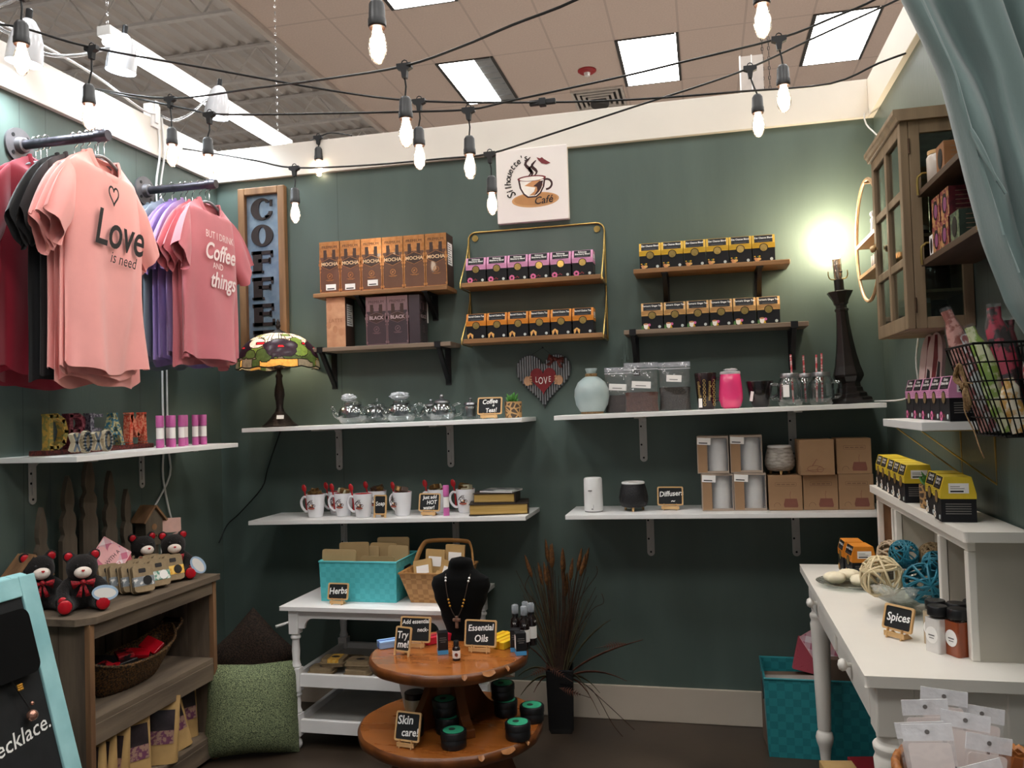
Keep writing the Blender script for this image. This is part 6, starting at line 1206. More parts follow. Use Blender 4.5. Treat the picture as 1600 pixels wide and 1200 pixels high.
SACH = mat('pale_green_sachet', 'b9b394', .5, var=.1); SACB = mat('dark_brown_sachet', '3d2a20', .35)
mg = [(.600, -.20, 'leftmost in the row', 0, None), (.730, -.185, 'second from left with a pale sachet', 0, SACH), (.846, -.235, 'front one with plain red rim beside the Soap sign', 0, None), (.865, -.115, 'behind the front one, holding a dark sachet', 0, SACB), (1.018, -.20, 'beside the Soap sign, logo turned left', -.016, SACB), (1.155, -.125, 'behind the Just add hot water sign', 0, SACH), (1.292, -.14, 'rightmost, next to the books', 0, SACH), (.66, -.10, 'mostly hidden between the two leftmost', 0, None)]
for i, (x, y, lb, lg, cd) in enumerate(mg): o = mug(f'white coffee mug with red spoon, {lb}', i not in (2, 7), lg, cd); o.location = Lw(x, y); o.rotation_euler.z = rad(-6 if i != 4 else -24); o.scale = (1.04,)*3
chalk_sign('small A-frame chalkboard reading Soap among the mugs', [('Soap', .025, 0, .55)], .060, .086, Lw(.937, -.262), -4, 'feet', 6)
chalk_sign('chalkboard sign reading Just add HOT water among the mugs', [('Just add', .022, 0, .78), ('HOT', .024, .10, .49), ('water!', .022, -.02, .20)], .100, .078, Lw(1.150, -.225), -5)
o = dup(b_tube := [c for c in COL.objects if c.name.startswith('lip_balm_tube') and c.parent is None][0], Lw(1.232, -.235), -20, 'pink capped tube with white label standing between the mugs and books')
PAGES = mat('yellowed_pages', 'c2a060', .8, c2='a8863f', scale=120, stretch=(.05, .05, 4)); COVD = mat('dark_brown_book_cover', '2b2119', .6, var=.2)
def book(lb, loc, rz, w, d, h, cov=COVD, open_=False, pm=PAGES):
    t = thing('book', lb, 'book', loc, rz, 'old books stacked at the shelf end'); c = .003
    MB().box(-w/2+.004, w/2-.006, -d/2+.004, d/2-.004, c, h-c, pm).build('pages', t, bev=.003)
    MB().box(-w/2, w/2, -d/2, d/2, 0, c, cov).box(-w/2, w/2, -d/2, d/2, h-c, h, cov).box(w/2-.004, w/2, -d/2, d/2, 0, h, cov).build('cover', t, bev=.001); return t
book('large old book with yellow page edges, bottom of the stack', Lw(1.452, -.165), 12, .255, .185, .048); book('smaller old book with yellow page edges, middle of the stack', (1.442, -.168, zLL(1.44)+.0495), 4, .185, .14, .042)
t = thing('photo_booklet', 'thin booklet with pale photo cover on top of the old books', 'booklet', (1.462, -.168, zLL(1.46)+.0935), -10); MB().box(-.075, .075, -.06, .06, 0, .006, PAPER).build('pages', t); MB().box(-.076, .076, -.061, .061, .006, .0075, mat('grey_photo_cover', 'b3b3ae', .35, c2='3f4246', scale=14, sharp=(.45, .55))).build('cover', t)
# ================================================================ UPPER RIGHT SHELF
def Ur(x, y): return (x, y, zUR(x)+.0008)
SEAG2 = mat('frosted_sea_glass', 'b5c4c3', .35, c2='a3b4b4', scale=9, bump=.7, bscale=16, trans=.15); ROPE = mat('jute_rope', '9c7d56', .85, c2='6e5436', scale=160, bump=.6, bscale=200)
t = thing('glass_vase', 'round frosted pale glass bottle vase wrapped with jute rope', 'vase', Ur(1.868, -.15))
MB().lathe([(.040, .004), (.052, .012), (.068, .040), (.0745, .075), (.072, .105), (.058, .135), (.036, .153), (.024, .160)], SEAG2, 40).build('globe', t); MB().lathe([(.020, .156), (.020, .176), (.026, .192), (.025, .194), (.019, .19)], SEAG2, 24).build('neck', t)
b = MB(); [b.tube([((.047-.001*k)*cos(a*PI/12), (.047-.001*k)*sin(a*PI/12), .004+.005*k) for a in range(24)], .003, ROPE, 6, True) for k in range(2)]; [b.tube([(.023*cos(a*PI/12), .023*sin(a*PI/12), .159+.005*k) for a in range(24)], .0032, ROPE, 6, True) for k in range(3)]; b.build('rope_wrap', t)
def clear_bag(lb, loc, rz, w, h, fill, fh, lw, lz, seed):
    t = thing('coffee_bag', lb, 'bag', loc, rz, 'clear zip bags of loose coffee and tea'); r = random.Random(seed)
    def sk(k, hh=1.): return lambda u, v: ((w/2*k)*(abs(cos(2*PI*u))**.4)*(1 if cos(2*PI*u) > 0 else -1)*(1-.05*sin(PI*v)), (.030*(1-v*hh)**.6+.003)*k*(abs(sin(2*PI*u))**.8)*(1 if sin(2*PI*u) > 0 else -1)+.0025*sin(v*17+u*30+seed)*(v > .35)*(hh == 1.), v*h*hh+(.003 if k < 1 else 0))
    MB().grid(sk(1.), 44, 20, FILM, wrap=True).box(-w*.45, w*.45, -.012, .012, 0, .0012, FILM).build('film', t)
    b = MB().grid(sk(.975, fh), 36, 8, fill, wrap=True); z = h*fh+.003; b.prism([(w/2*.9*cos(a*PI/10), .018*sin(a*PI/10)) for a in range(20)], z-.004, z+.002, fill, 'xy'); b.build('contents', t)
    MB().box(-w/2, w/2, -.0055, .0055, h*.855, h*.875, mat('zip_strip', 'c9ccd0', .2, alpha=.7)).build('zip_strip', t); MB().box(-w/2, w/2, -.004, .004, h*.90, h, mat('silver_top_film', 'b9bcc2', .15, .3, var=.2, scale=30, alpha=.62, bump=.8, bscale=30)).build('top_seal', t)
    MB().at((lw[0], -.031*(1-lz)**.6-.005, lz*h), ry=4).box(-lw[1]/2, lw[1]/2, -.0008, 0, -.014, .014, PAPER).box(-lw[1]*.3, lw[1]*.25, -.0012, -.0008, -.006, -.003, GREYINK).build('label', t); return t
GRND = mat('coffee_grounds', '3a2a23', .9, c2='1f1512', scale=220, bump=.8, bscale=260); COCO = mat('red_brown_chips', '54352b', .9, c2='3a221b', scale=150, bump=.8, bscale=200); LTEA = mat('grey_tea_leaves', '3b352f', .9, c2='1f1b18', scale=190, bump=.8, bscale=220)
clear_bag('clear zip bag of dark grounds beside the frosted vase', Ur(1.978, -.10), -4, .118, .195, GRND, .36, (.0, .075), .56, 1)
clear_bag('clear zip bag of red brown chips, front middle of the three', Ur(2.082, -.195), 3, .140, .205, COCO, .38, (.0, .078), .55, 2)
clear_bag('clear zip bag of grey tea leaves beside the coffee mug', Ur(2.216, -.15), -3, .132, .202, LTEA, .46, (.0, .062), .66, 3)
MUGB = mat('black_glazed_mug', '120d0e', .2, var=.2, coat=.4); BEAD_ = mat('gold_bead_print', 'b79a5b', .5)
t = thing('mug', 'tall dark mug with vertical gold coffee lettering beside pink tumbler', 'mug', Ur(2.342, -.15)); MB().lathe([(.031, 0), (.034, .003), (.045, .148), (.044, .150), (.042, .148), (.030, .01)], mat('dark_maroon_glaze', '1d0d10', .25, var=.2, coat=.3), 32, capt=False).build('cup', t)
MB().tube(smooth([(.042, .0, .125), (.066, 0, .12), (.070, 0, .08), (.060, 0, .045), (.037, 0, .035)]), .006, MUGB, 10).build('handle', t); g = MB()
for k, x in enumerate((-.026, -.006, .016, .032)):
    y = -math.sqrt(max(.0001, .0425**2-x*x))-.0030
    if k in (0, 2): g.text('coffeecoffee', .0165, x, .075, y, BEAD_, rot=-90-(k-1)*3)
    else: [g.ribbon(ell(x, .020+.016*q, .0045, .006, 12), .0016, y+.001*(6-q)/6, BEAD_, True) for q in range(7)]
g.build('lettering', t); MB().box(-.030, -.016, -.0405, -.0395, .008, .045, PAPER).build('price_label', t)
HOTP = mat('hot_pink_enamel', 'd83a72', .22, var=.03, coat=.6)
t = thing('tumbler', 'hot pink stemless tumbler with clear lid', 'tumbler', Ur(2.441, -.17)); MB().lathe([(.030, 0), (.040, .008), (.0475, .035), (.0485, .055), (.0445, .10), (.040, .140), (.039, .141)], HOTP, 36).build('body', t); MB().lathe([(.0405, .139), (.0415, .143), (.040, .150), (.034, .152)], mat('clear_acrylic_lid', 'd9dde0', .08, var=0, alpha=.5), 28).build('lid', t); wrap('crumpled clear film on the pink tumbler lid', (2.444, -.17, zUR(2.44)+.1535), (.028, .026, .005), 6)
t = thing('mug', 'wide black mug right of the pink tumbler', 'mug', Ur(2.556, -.155)); MB().lathe([(.028, 0), (.033, .004), (.044, .05), (.054, .104), (.053, .106), (.050, .103), (.030, .012)], MUGB, 32, capt=False).build('cup', t); MB().tube(smooth([(.048, .0, .09), (.072, 0, .084), (.070, 0, .05), (.040, 0, .035)]), .006, MUGB, 10).build('handle', t); MB().at((-.034, -.032, .045), ry=12, rz=-40).box(-.007, .007, -.001, 0, -.020, .020, PAPER).build('price_label', t)
STRAWM = mat('red_striped_straw', 'd4555c', .4, c2='f0c9c9', scale=130, stretch=(.25, .25, 1), sharp=(.47, .53)); LIDM = mat('silver_jar_lid', '9c9c9e', .35, .85, var=.1)
def mason(lb, loc, rz, strs, lab=True):
    t = thing('mason_jar_mug', lb, 'glass mug', loc, rz, 'glass jar mugs with striped straws'); MB().lathe([(.036, .0), (.044, .006), (.0485, .025), (.0475, .085), (.040, .104), (.033, .112), (.033, .118), (.0315, .118), (.032, .110), (.0455, .084), (.0465, .026), (.001, .006)], GLASS, 32, capt=False).build('jar', t)
    MB().lathe([(.0355, .113), (.0355, .128), (.034, .130)], LIDM, 28).build('lid', t); MB().tube(smooth([(-.045, 0, .088), (-.070, 0, .088), (-.074, 0, .06), (-.068, 0, .032), (-.046, 0, .028)]), .0055, GLASS, 8).build('handle', t)
    for x, y, hh in strs: MB().tube([(x+.004, y, .012), (x, y, hh)], .0038, STRAWM, 8).build('straw', t)
    if lab: MB().at((-.018, -.0475, .060), rz=-22).box(-.012, .012, -.0012, 0, -.024, .024, PAPER).build('price_label', t)
mason('glass jar mug with one striped straw, left one', Ur(2.668, -.20), 0, [(.008, 0, .205)]); mason('glass jar mug at back with striped straw between the two front ones', Ur(2.742, -.085), 10, [(-.006, 0, .205)], False); mason('glass jar mug with two striped straws, right one', Ur(2.790, -.175), 160, [(-.006, 0, .205), (.012, .01, .20)])
# dark column lamp with bare lit bulb
LX, LY = 2.905, -.135; Z1 = zUR(LX)+.0008
t = thing('table_lamp', 'dark faceted column lamp with bare glowing bulb on upper right shelf', 'lamp', (LX, LY, Z1), -4, rot=(0, -3.2, 0))
MB().lathe([(.082, 0), (.084, .012), (.080, .022), (.066, .026), (.064, .040), (.052, .046), (.050, .062), (.044, .066), (.043, .082), (.048, .088), (.060, .108), (.060, .116), (.050, .15), (.040, .20), (.032, .26), (.026, .32), (.0235, .372)], WDARK, 8, sm=False, a0=PI/8, c=(0, 0, 0)).build('column', t, bev=.002)
MB().lathe([(.027, .372), (.027, .380), (.022, .383), (.022, .395), (.029, .402), (.029, .408), (.034, .42), (.046, .440), (.051, .449), (.048, .452), (.020, .452)], WDARK, 8, sm=False, a0=PI/8).build('capital', t, bev=.0015)
MB().lathe([(.0185, .452), (.0185, .498), (.016, .499)], BLACK, 20).build('neck', t); MB().tube(smooth([(-.036, 0, .535), (-.036, 0, .515), (-.024, 0, .502), (.024, 0, .502), (.036, 0, .515), (.036, 0, .535)]), .0022, BRASS, 6).build('harp_saddle', t)
so = MB().lathe([(.012, .499), (.014, .506), (.0165, .510), (.0165, .525), (.0175, .527), (.0165, .535), (.0165, .553), (.018, .556), (.0165, .560), (.0165, .583)], mat('silver_socket', 'b9b0a5', .25, .8), 20).build('socket', t); MB().at((.010, -.0165, .527)).cbox((0, -.004, 0), (.008, .012, .006), BLACK).build('switch', so, bev=.002)
LBUL = glow_mat('bare_lamp_bulb', 'fff0d0', 60.0); MB().lathe([(.013, .583), (.015, .592), (.024, .606), (.0305, .622), (.0315, .634), (.028, .650), (.018, .662), (.001, .667)], LBUL, 20).build('bulb', t)
l = bpy.data.lights.new('bulb_light', 'POINT'); l.energy = LAMP_W; l.color = (1, .80, .56); l.shadow_soft_size = .03; lo = bpy.data.objects.new('bulb_light', l); COL.objects.link(lo); lo.parent = t; lo.location = (0, 0, .70)
# ================================================================ LOWER RIGHT SHELF
def Lr(x, y): return (x, y, zRL(x)+.0008)
MATW = mat('matte_white_plastic', 'e4e3e1', .5, var=.02)
t = thing('diffuser', 'white cylinder diffuser standing alone at left end of lower right shelf', 'diffuser', Lr(1.866, -.19)); MB().lathe([(.037, 0), (.037, .003), (.0395, .006), (.0385, .136), (.035, .142), (.018, .143)], MATW, 36).build('body', t); MB().lathe([(.0375, .0), (.0375, .004)], GREYINK, 32).build('base_ring', t); g = MB().box(-.016, .0, -.0403, -.0396, .088, .092, GREYINK).box(-.004, .004, -.0405, -.0398, .012, .016, GREYINK).box(.004, .005, -.0405, -.0398, .018, .032, GREYINK); g.build('print', t)
WEAVB = mat('black_woven_resin', '141416', .5, var=.2, bump=.7, bscale=170); WEAVW = mat('white_woven_resin', 'b3aca4', .6, c2='8d867e', scale=120, stretch=(.3, .3, 1), bump=.7, bscale=120, sharp=(.4, .6))
def round_diff(lb, loc, m, rim, s=1.):
    t = thing('diffuser', lb, 'diffuser', loc); t.scale = (s, s, s); MB().lathe([(.036, .014), (.050, .018), (.058, .035), (.0595, .055), (.054, .085), (.0475, .108), (.0465, .112)], m, 40).build('body', t); MB().lathe([(.0475, .110), (.0475, .116), (.043, .118), (.041, .114)], rim, 32).lathe([(.041, .1135), (.001, .1145)], RUST, 32).build('lid', t)
    for a in (30, 150, 270): MB().at((.042*cos(rad(a)), .042*sin(rad(a)), 0), rz=a, ry=-10).lathe([(.004, 0), (.007, .02)], PINE, 10).build('foot', t)
    return t
round_diff('round black woven diffuser with wooden lid and little feet', Lr(2.032, -.17), WEAVB, MATW, 1.02)
chalk_sign('chalkboard sign reading Diffusers on the lower right shelf', [('Diffusers', .030, .04, .62), ('~', .03, .1, .24)], .106, .078, Lr(2.182, -.165), -2)
def win_box(lb, loc, rz):
    t = thing('diffuser_box', lb, 'box', loc, rz, 'cartons with white diffusers showing through windows'); w, d, h = .124, .115, .150; P_ = mat('taupe_carton', 'a59485', .65, var=.05)
    b = MB(); b.box(-w/2, w/2, d/2-.003, d/2, 0, h, P_).box(-w/2, w/2, -d/2, d/2, 0, .004, P_).box(-w/2, w/2, -d/2, d/2, h-.004, h, P_).box(-w/2, -w/2+.003, -d/2, d/2, .004, h-.004, P_).box(w/2-.003, w/2, -d/2, d/2, .004, h-.004, P_).box(-w/2+.003, -w*.18, -d/2, -d/2+.003, .004, h-.004, CARD).box(-w*.18, w/2-.003, -d/2, -d/2+.002, .004, .010, P_).box(-w*.18, w/2-.003, -d/2, -d/2+.002, h-.008, h-.004, P_); b.build('carton', t)
    MB().lathe([(.036, 0), (.0365, .004), (.0365, .128), (.033, .133), (.014, .134)], MATW, 28, (.016, .0, .005)).build('diffuser', t); MB().box(-w*.18, w/2-.003, -d/2+.0005, -d/2+.0012, .010, h-.008, FILM).build('window', t); MB().at((-w*.27, -d/2-.001, h-.020), ry=3).box(-.027, .027, -.0008, .0, -.014, .014, PAPER).box(-.020, .014, -.0012, -.0008, -.009, -.005, DARKINK).build('price_label', t); return t
w0 = win_box('window box with white diffuser, bottom left of the stack', Lr(2.372, -.16), 2); dup(w0, Lr(2.500, -.16), 0, 'window box with white diffuser, bottom of the second stack')
dup(w0, (2.363, -.162, zRL(2.37)+.1520), -3, 'window box with white diffuser, on top of leftmost box'); dup(w0, (2.492, -.16, zRL(2.49)+.1520), -2, 'window box with white diffuser, on top of second box')
def kraft_box(lb, loc, rz, pic):
    t = thing('diffuser_box', lb, 'box', loc, rz, 'brown printed diffuser cartons'); w, h = .128, .138; MB().box(-w/2, w/2, -.06, .06, 0, h, CARD).build('carton', t, bev=.0015); y = -.0604; g = MB(); BRP = mat('red_brown_line_print', '7b4b3e', .7); BR2 = mat('brown_line_print', '71543f', .7)
    if pic == 0:
        g.art([(-.005, .012), (.045, .012), (.047, .02), (.042, .046), (-.002, .046), (-.008, .022)], y, BRP); g.ribbon([(.018, .046), (.017, .062), (.02, .075)], .0016, y, BRP); g.ribbon(rrect(-.038, .096, .042, .110, .003), .0012, y, BR2, True); [g.box(-.032+.018*k, -.018+.018*k, y, y+.0002, .101, .104, BR2) for k in range(4)]; g.ribbon(arcpts(-.032, .018, .012, .012, 0, 200, 8), .0014, y, BR2)
    else: g.ribbon(arcpts(-.01, .025, .028, .012, 20, 300, 12), .0016, y, BRP); g.ribbon(ell(.01, .022, .012, .010, 12), .0016, y, BRP, True); g.ribbon([(-.02, .035), (-.002, .062), (.002, .058)], .0022, y, BRP); g.ribbon([(-.045, .016), (-.02, .02), (.03, .024)], .0014, y, BRP)
    g.build('line_drawing', t); return t
q0 = kraft_box('brown printed diffuser carton, bottom row left under the woven diffuser', Lr(2.634, -.16), 0, 0); dup(q0, Lr(2.766, -.16), 0, 'brown printed diffuser carton, bottom row middle'); dup(q0, Lr(2.897, -.16), 0, 'brown printed diffuser carton, bottom row right'); dup(q0, (2.894, -.16, zRL(2.89)+.1400), 0, 'brown printed diffuser carton, top right of the stack')
q1 = kraft_box('brown carton with hand holding flower drawing, top of the stack', (2.752, -.185, zRL(2.75)+.1400), 3, 1)
round_diff('round white ribbed woven diffuser on top of a brown carton', (2.622, -.16, zRL(2.62)+.1400), WEAVW, MATW, .98)
# ================================================================ WHITE DESK WITH HUTCH ALONG THE RIGHT WALL
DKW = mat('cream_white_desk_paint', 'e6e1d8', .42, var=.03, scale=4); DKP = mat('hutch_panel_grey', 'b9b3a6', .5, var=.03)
DX0, DX1, DY0, DY1, DZ = 2.665, 3.052, -1.655, -.33, .745
t = thing('desk', 'cream white writing desk with turned legs and drawers along right wall', 'desk', (0, 0, 0))
MB().prism([(DX0, DY0), (DX1, DY0), (DX1, DY1), (DX0, DY1)], DZ-.026, DZ, DKW, 'xy').build('desk_top', t, bev=.010, seg=3)
a = MB(); a.box(DX0+.035, DX0+.055, DY0+.09, DY1-.06, DZ-.15, DZ-.026, DKW).box(DX0+.10, DX1-.03, DY0+.030, DY0+.048, DZ-.165, DZ-.026, DKW).box(DX0+.09, DX1-.03, DY1-.048, DY1-.03, DZ-.15, DZ-.026, DKW); a.build('apron', t, bev=.002)
for y0, y1, n in ((DY0+.12, DY0+.60, 'a'), (DY0+.66, DY1-.10, 'b')):
    q = MB().box(DX0+.027, DX0+.036, y0, y1, DZ-.135, DZ-.042, DKW).build('drawer', t, bev=.003)
    MB().at((DX0+.027, (y0+y1)/2+(.12 if n == 'b' else 0), DZ-.085), ry=-90).lathe([(.006, 0), (.006, .010), (.015, .016), (.017, .024), (.012, .032), (.001, .035)], DKW, 18).build('knob', q)
LEGP = [(.001, 0), (.014, .002), (.020, .012), (.017, .03), (.019, .055), (.022, .08), (.029, .10), (.032, .118), (.028, .135), (.022, .142), (.024, .15), (.030, .35), (.034, .50), (.036, .535), (.032, .548), (.036, .56), (.037, .57), (.028, .578), (.030, .59), (.030, .60)]
for x, y, s in ((DX0+.060, DY1-.055, 1.), (DX1-.05, DY1-.055, 1.), (DX0+.068, DY0+.068, 1.25), (DX1-.05, DY0+.068, 1.25)):
    b = MB(); w = .033*s; b.lathe([(min(r*s, .055), z) for r, z in LEGP], DKW, 24, (x, y, 0)); b.box(x-w, x+w, y-w, y+w, .598, DZ-.026, DKW); b.build('leg', t, bev=.004)
HX, HT = 2.938, 1.052; HY0, HY1 = -1.515, -.45
t = thing('hutch', 'white open hutch with cubbyholes standing on the desk', 'hutch', (0, 0, 0)); zb = DZ+.0005
MB().prism([(HX-.028, HY0-.035), (DX1, HY0-.035), (DX1, HY1+.035), (HX-.028, HY1+.035)], HT-.024, HT, DKW, 'xy').build('hutch_top', t, bev=.008, seg=3)
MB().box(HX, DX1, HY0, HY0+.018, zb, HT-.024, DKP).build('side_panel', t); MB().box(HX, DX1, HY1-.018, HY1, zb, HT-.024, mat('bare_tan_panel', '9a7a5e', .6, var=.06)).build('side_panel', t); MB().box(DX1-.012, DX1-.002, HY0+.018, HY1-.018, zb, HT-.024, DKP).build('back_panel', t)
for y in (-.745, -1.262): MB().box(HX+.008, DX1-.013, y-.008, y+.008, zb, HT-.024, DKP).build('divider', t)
f = MB()
for y, w in ((HY0+.014, .030), (-1.262, .024), (-.745, .026), (-.695, .016), (HY1-.014, .028)): f.box(HX-.012, HX+.006, y-w/2, y+w/2, zb, HT-.051, DKW)
f.box(HX-.012, HX+.006, HY0-.001, HY1, HT-.050, HT-.0245, DKW); f.build('face_frame', t, bev=.002)
RZ = -90                                                # goods on this wall face left, into the booth
gl = 'lemon yellow tea boxes on the hutch'
for k, y in enumerate((-.515, -.615, -.735, -.835, -.935)): tea('lemon', f'yellow chamomile tea box on hutch top, {["farthest", "second", "middle", "fourth", "nearest the plant"][k]} of the far five', (2.966-.004*k, y, HT+.0006), RZ, gl)
tea('lemon', 'yellow chamomile tea box on hutch, rear one of the near pair beside the plant', (2.958, -1.235, HT+.0006), RZ, gl); tea('lemon', 'yellow chamomile tea box with price sticker, nearest on the hutch corner', (2.948, -1.345, HT+.0006), RZ-3, gl)
potted('small green succulent in tan patterned pot between the yellow tea boxes', (2.958, -1.10, HT+.0006), 9, .95)
go = 'orange tea boxes on the desk'
tea('orange', 'orange tea box in front on the desk, price sticker facing out', (2.846, -.560, DZ+.0006), RZ+6, go); tea('orange', 'orange tea box behind the front one at far end of desk', (2.835, -.462, DZ+.0006), RZ+2, go)
tea('orange', 'orange tea box beside the hutch post on the desk', (2.960, -.545, DZ+.0006), RZ+4, go)
# glass plate with cream lumps, bowl of rattan balls
PLG = thin_glass('pressed_glass', 'eef3f0', .10, .06, .7, 60); WAX = mat('cream_wax', 'efe3c6', .6, var=.05, scale=30, bump=.4, bscale=60)
t = thing('glass_plate', 'clear glass plate of cream lumps on the white desk', 'plate', (2.785, -.705, DZ+.0006)); MB().lathe([(.001, .004), (.055, .003), (.060, .0), (.068, .002), (.100, .012), (.106, .016), (.100, .017), (.065, .008), (.001, .009)], PLG, 48, capb=False, capt=False).build('dish', t)
for i, (x, y, lb) in enumerate(((-.045, -.005, 'left one on the glass plate'), (.005, .045, 'back one on the glass plate'), (.030, -.045, 'right one on the glass plate'))):
    b = MB().at((0, 0, 0)); r = random.Random(i); vs = []; nu, nv = 20, 12
    for j in range(nv+1):
        for k in range(nu): th = PI*j/nv; an = 2*PI*k/nu; q = 1+.10*sin(5*an+i)*sin(th)+r.uniform(-.03, .03); vs.append((.036*q*sin(th)*cos(an), .034*q*sin(th)*sin(an), .019*(1-cos(th)*q)))
    b.add(vs, [(j*nu+k, j*nu+(k+1) % nu, (j+1)*nu+(k+1) % nu, (j+1)*nu+k) for j in range(nv) for k in range(nu)], WAX, True); tag(b.build('bath_melt', loc=(2.785+x, -.705+y, DZ+.0095)), f'cream coloured lumpy bath melt, {lb}', 'bath melt', 'bath melts on the glass plate')
BLX, BLY = 2.880, -1.045
t = thing('glass_bowl', 'cut glass footed bowl full of rattan balls on the desk', 'bowl', (BLX, BLY, DZ+.0006))
def bowl(u, v):
    a = 2*PI*u; K = [(.050, 0), (.045, .008), (.025, .018), (.040, .026), (.080, .045), (.108, .072), (.125, .095)]; q = v*(len(K)-1); i = min(int(q), len(K)-2); f = q-i; r = K[i][0]+(K[i+1][0]-K[i][0])*f; z = K[i][1]+(K[i+1][1]-K[i][1])*f; s = max(0, v-.4)
    return (r*(1+.03*s*cos(16*a))*cos(a)*.92, r*(1+.03*s*cos(16*a))*sin(a)*1.05, z+.006*s*cos(8*a))
MB().grid(bowl, 128, 26, PLG, wrap=True).build('bowl', t, solid=.004)
def rball(lb, loc, r, m, n, th, seed):
    g = random.Random(seed); b = MB()
    for k in range(n):
        ax = Vector((g.gauss(0, 1), g.gauss(0, 1), g.gauss(0, 1))).normalized(); u = ax.orthogonal().normalized(); w = ax.cross(u); of = g.uniform(-.45, .45); rr = r*math.sqrt(1-of*of)
        b.tube([ax*(of*r)+(u*cos(q*PI/14)+w*sin(q*PI/14))*rr*(1+.02*sin(q)) for q in range(28)], th*g.uniform(.8, 1.2), m, 5, True)
    tag(b.build('rattan_ball', loc=loc), lb, 'decorative ball', 'rattan balls in the glass bowl')
CRT, TLT, BRT, NAT = mat('cream_rattan', 'ddcba4', .6, var=.1), mat('teal_rattan', '1f6f83', .55, var=.2), mat('bleached_rattan', 'b09a80', .65, var=.15), mat('brown_rattan', '8a7250', .7, var=.2)
rball('large open cream rattan ball at the front left of bowl', (BLX-.062, BLY-.02, DZ+.105), .058, CRT, 15, .0036, 1); rball('large open teal rattan ball at the front right of bowl', (BLX+.042, BLY-.075, DZ+.100), .055, TLT, 17, .0034, 2)
rball('small teal and pale rattan ball on top of the pile', (BLX+.008, BLY+.01, DZ+.165), .040, TLT, 24, .0022, 3); rball('bleached rattan ball at the back left of pile', (BLX-.01, BLY+.085, DZ+.150), .042, BRT, 26, .0026, 4)
rball('brown fine rattan ball nearest the hutch post', (BLX+.085, BLY+.005, DZ+.160), .040, NAT, 34, .0018, 5); rball('teal rattan ball half hidden behind the front right one', (BLX+.075, BLY-.065, DZ+.150), .036, TLT, 22, .0022, 6)
chalk_sign('tilted chalkboard sign reading Spices on the white desk', [('Spices', .030, 0, .52)], .088, .066, (2.80, -1.335, DZ+.0006), -50, 'easel', 16)
# spice jars
SP = [mat('white_salt', 'dad6d2', .15, var=.03, coat=.6), mat('red_brown_spice', '8e4424', .15, var=.08, coat=.6), mat('tan_spice', 'b9a68a', .15, var=.06, coat=.6), mat('dark_spice', '4a2f20', .15, var=.1, coat=.6)]
def spice(lb, loc, rz, m):
    t = thing('spice_jar', lb, 'jar', loc, rz, 'square spice jars with black lids'); b = MB(); b.prism(rrect(-.022, -.022, .022, .022, .006), .0, .082, m, 'xy'); b.build('jar', t, bev=.003); MB().lathe([(.019, .082), (.019, .090)], GLASS, 20).build('neck', t)
    MB().lathe([(.0235, .088), (.024, .090), (.024, .108), (.022, .111), (.001, .1115)], BLACK, 28).build('lid', t); MB().prism(ell(0, .042, .018, .020, 24), -.0228, -.0220, PAPER).box(-.009, .009, -.0231, -.0228, .040, .043, GREYINK).box(-.007, .007, -.0231, -.0228, .034, .036, GREYINK).build('label', t)
zz = DZ+.0006
spice('spice jar of white salt with round label, front left', (2.874, -1.440, zz), -58, SP[0]); spice('spice jar of red brown spice with round label, front right', (2.912, -1.466, zz), -62, SP[1]); spice('spice jar of tan spice behind the salt', (2.884, -1.378, zz), -56, SP[2]); spice('spice jar with dark spice, back row middle', (2.926, -1.405, zz), -60, SP[3]); spice('spice jar with dark spice deep in the cubbyhole, left', (2.972, -1.376, zz), -80, SP[3]); spice('spice jar with tan spice deep in the cubbyhole, right', (2.985, -1.455, zz), -85, SP[2])
# ================================================================ PINK TEA SHELF WITH BRASS STRUTS
t = thing('wall_shelf', 'small white wall shelf on brass triangle struts holding pink tea boxes', 'shelf', (0, 0, 0)); PZ = 1.305; PX = 2.862
MB().box(PX, 3.059, -1.415, -.955, PZ-.022, PZ, WHITE).build('board', t, bev=.0015)
for y in (-1.33, -1.04): MB().tube([(3.052, y, PZ-.026), (PX+.02, y, PZ-.026), (3.052, y, PZ-.165), (3.052, y, PZ-.026)], .0032, BRASS, 6).build('strut', t)
gp = 'pink tea boxes on the small right shelf'
for k in range(5): tea('pink', f'pink and black tea box on small right shelf, {["farthest", "second from far end", "middle", "second nearest", "nearest"][k]}', (2.968, -1.005-.0915*k, PZ+.0006), RZ, gp)
PLQ = mat('white_red_arched_paint', 'd9c3bb', .6, c2='cbb2aa', scale=8); REDST = mat('dark_red_stripe', '6f1f22', .6)
for k, (y, lb) in enumerate(((-.985, 'far one'), (-1.062, 'near one'))):
    t = thing('arched_plaque', f'narrow white and dark red arched plaque on pink tea boxes, {lb}', 'plaque', (2.985, y, PZ+.1145), RZ+28, 'arched plaques above the pink tea boxes', rot=(-8, 0, RZ+28)); a = [(-.030, 0), (.030, 0), (.030, .06)]+[(.030*cos(q*PI/16), .06+.075*sin(q*PI/16)**.9) for q in range(1, 16)]+[(-.030, .06)]
    MB().prism(a, -.006, .006, PLQ).build('board', t); g = MB().art([(-.006, .003), (.010, .003), (.014, .06), (.006, .128), (-.004, .128), (-.004, .06)], -.0066, REDST)
    if k: g.art([(.012, .0), (.026, .0), (.024, .045), (.016, .05)], -.0067, BLACK); g.art([(-.026, 0), (-.012, 0), (-.014, .022), (-.024, .03)], -.0067, BLACK)
    g.build('stripe', t)
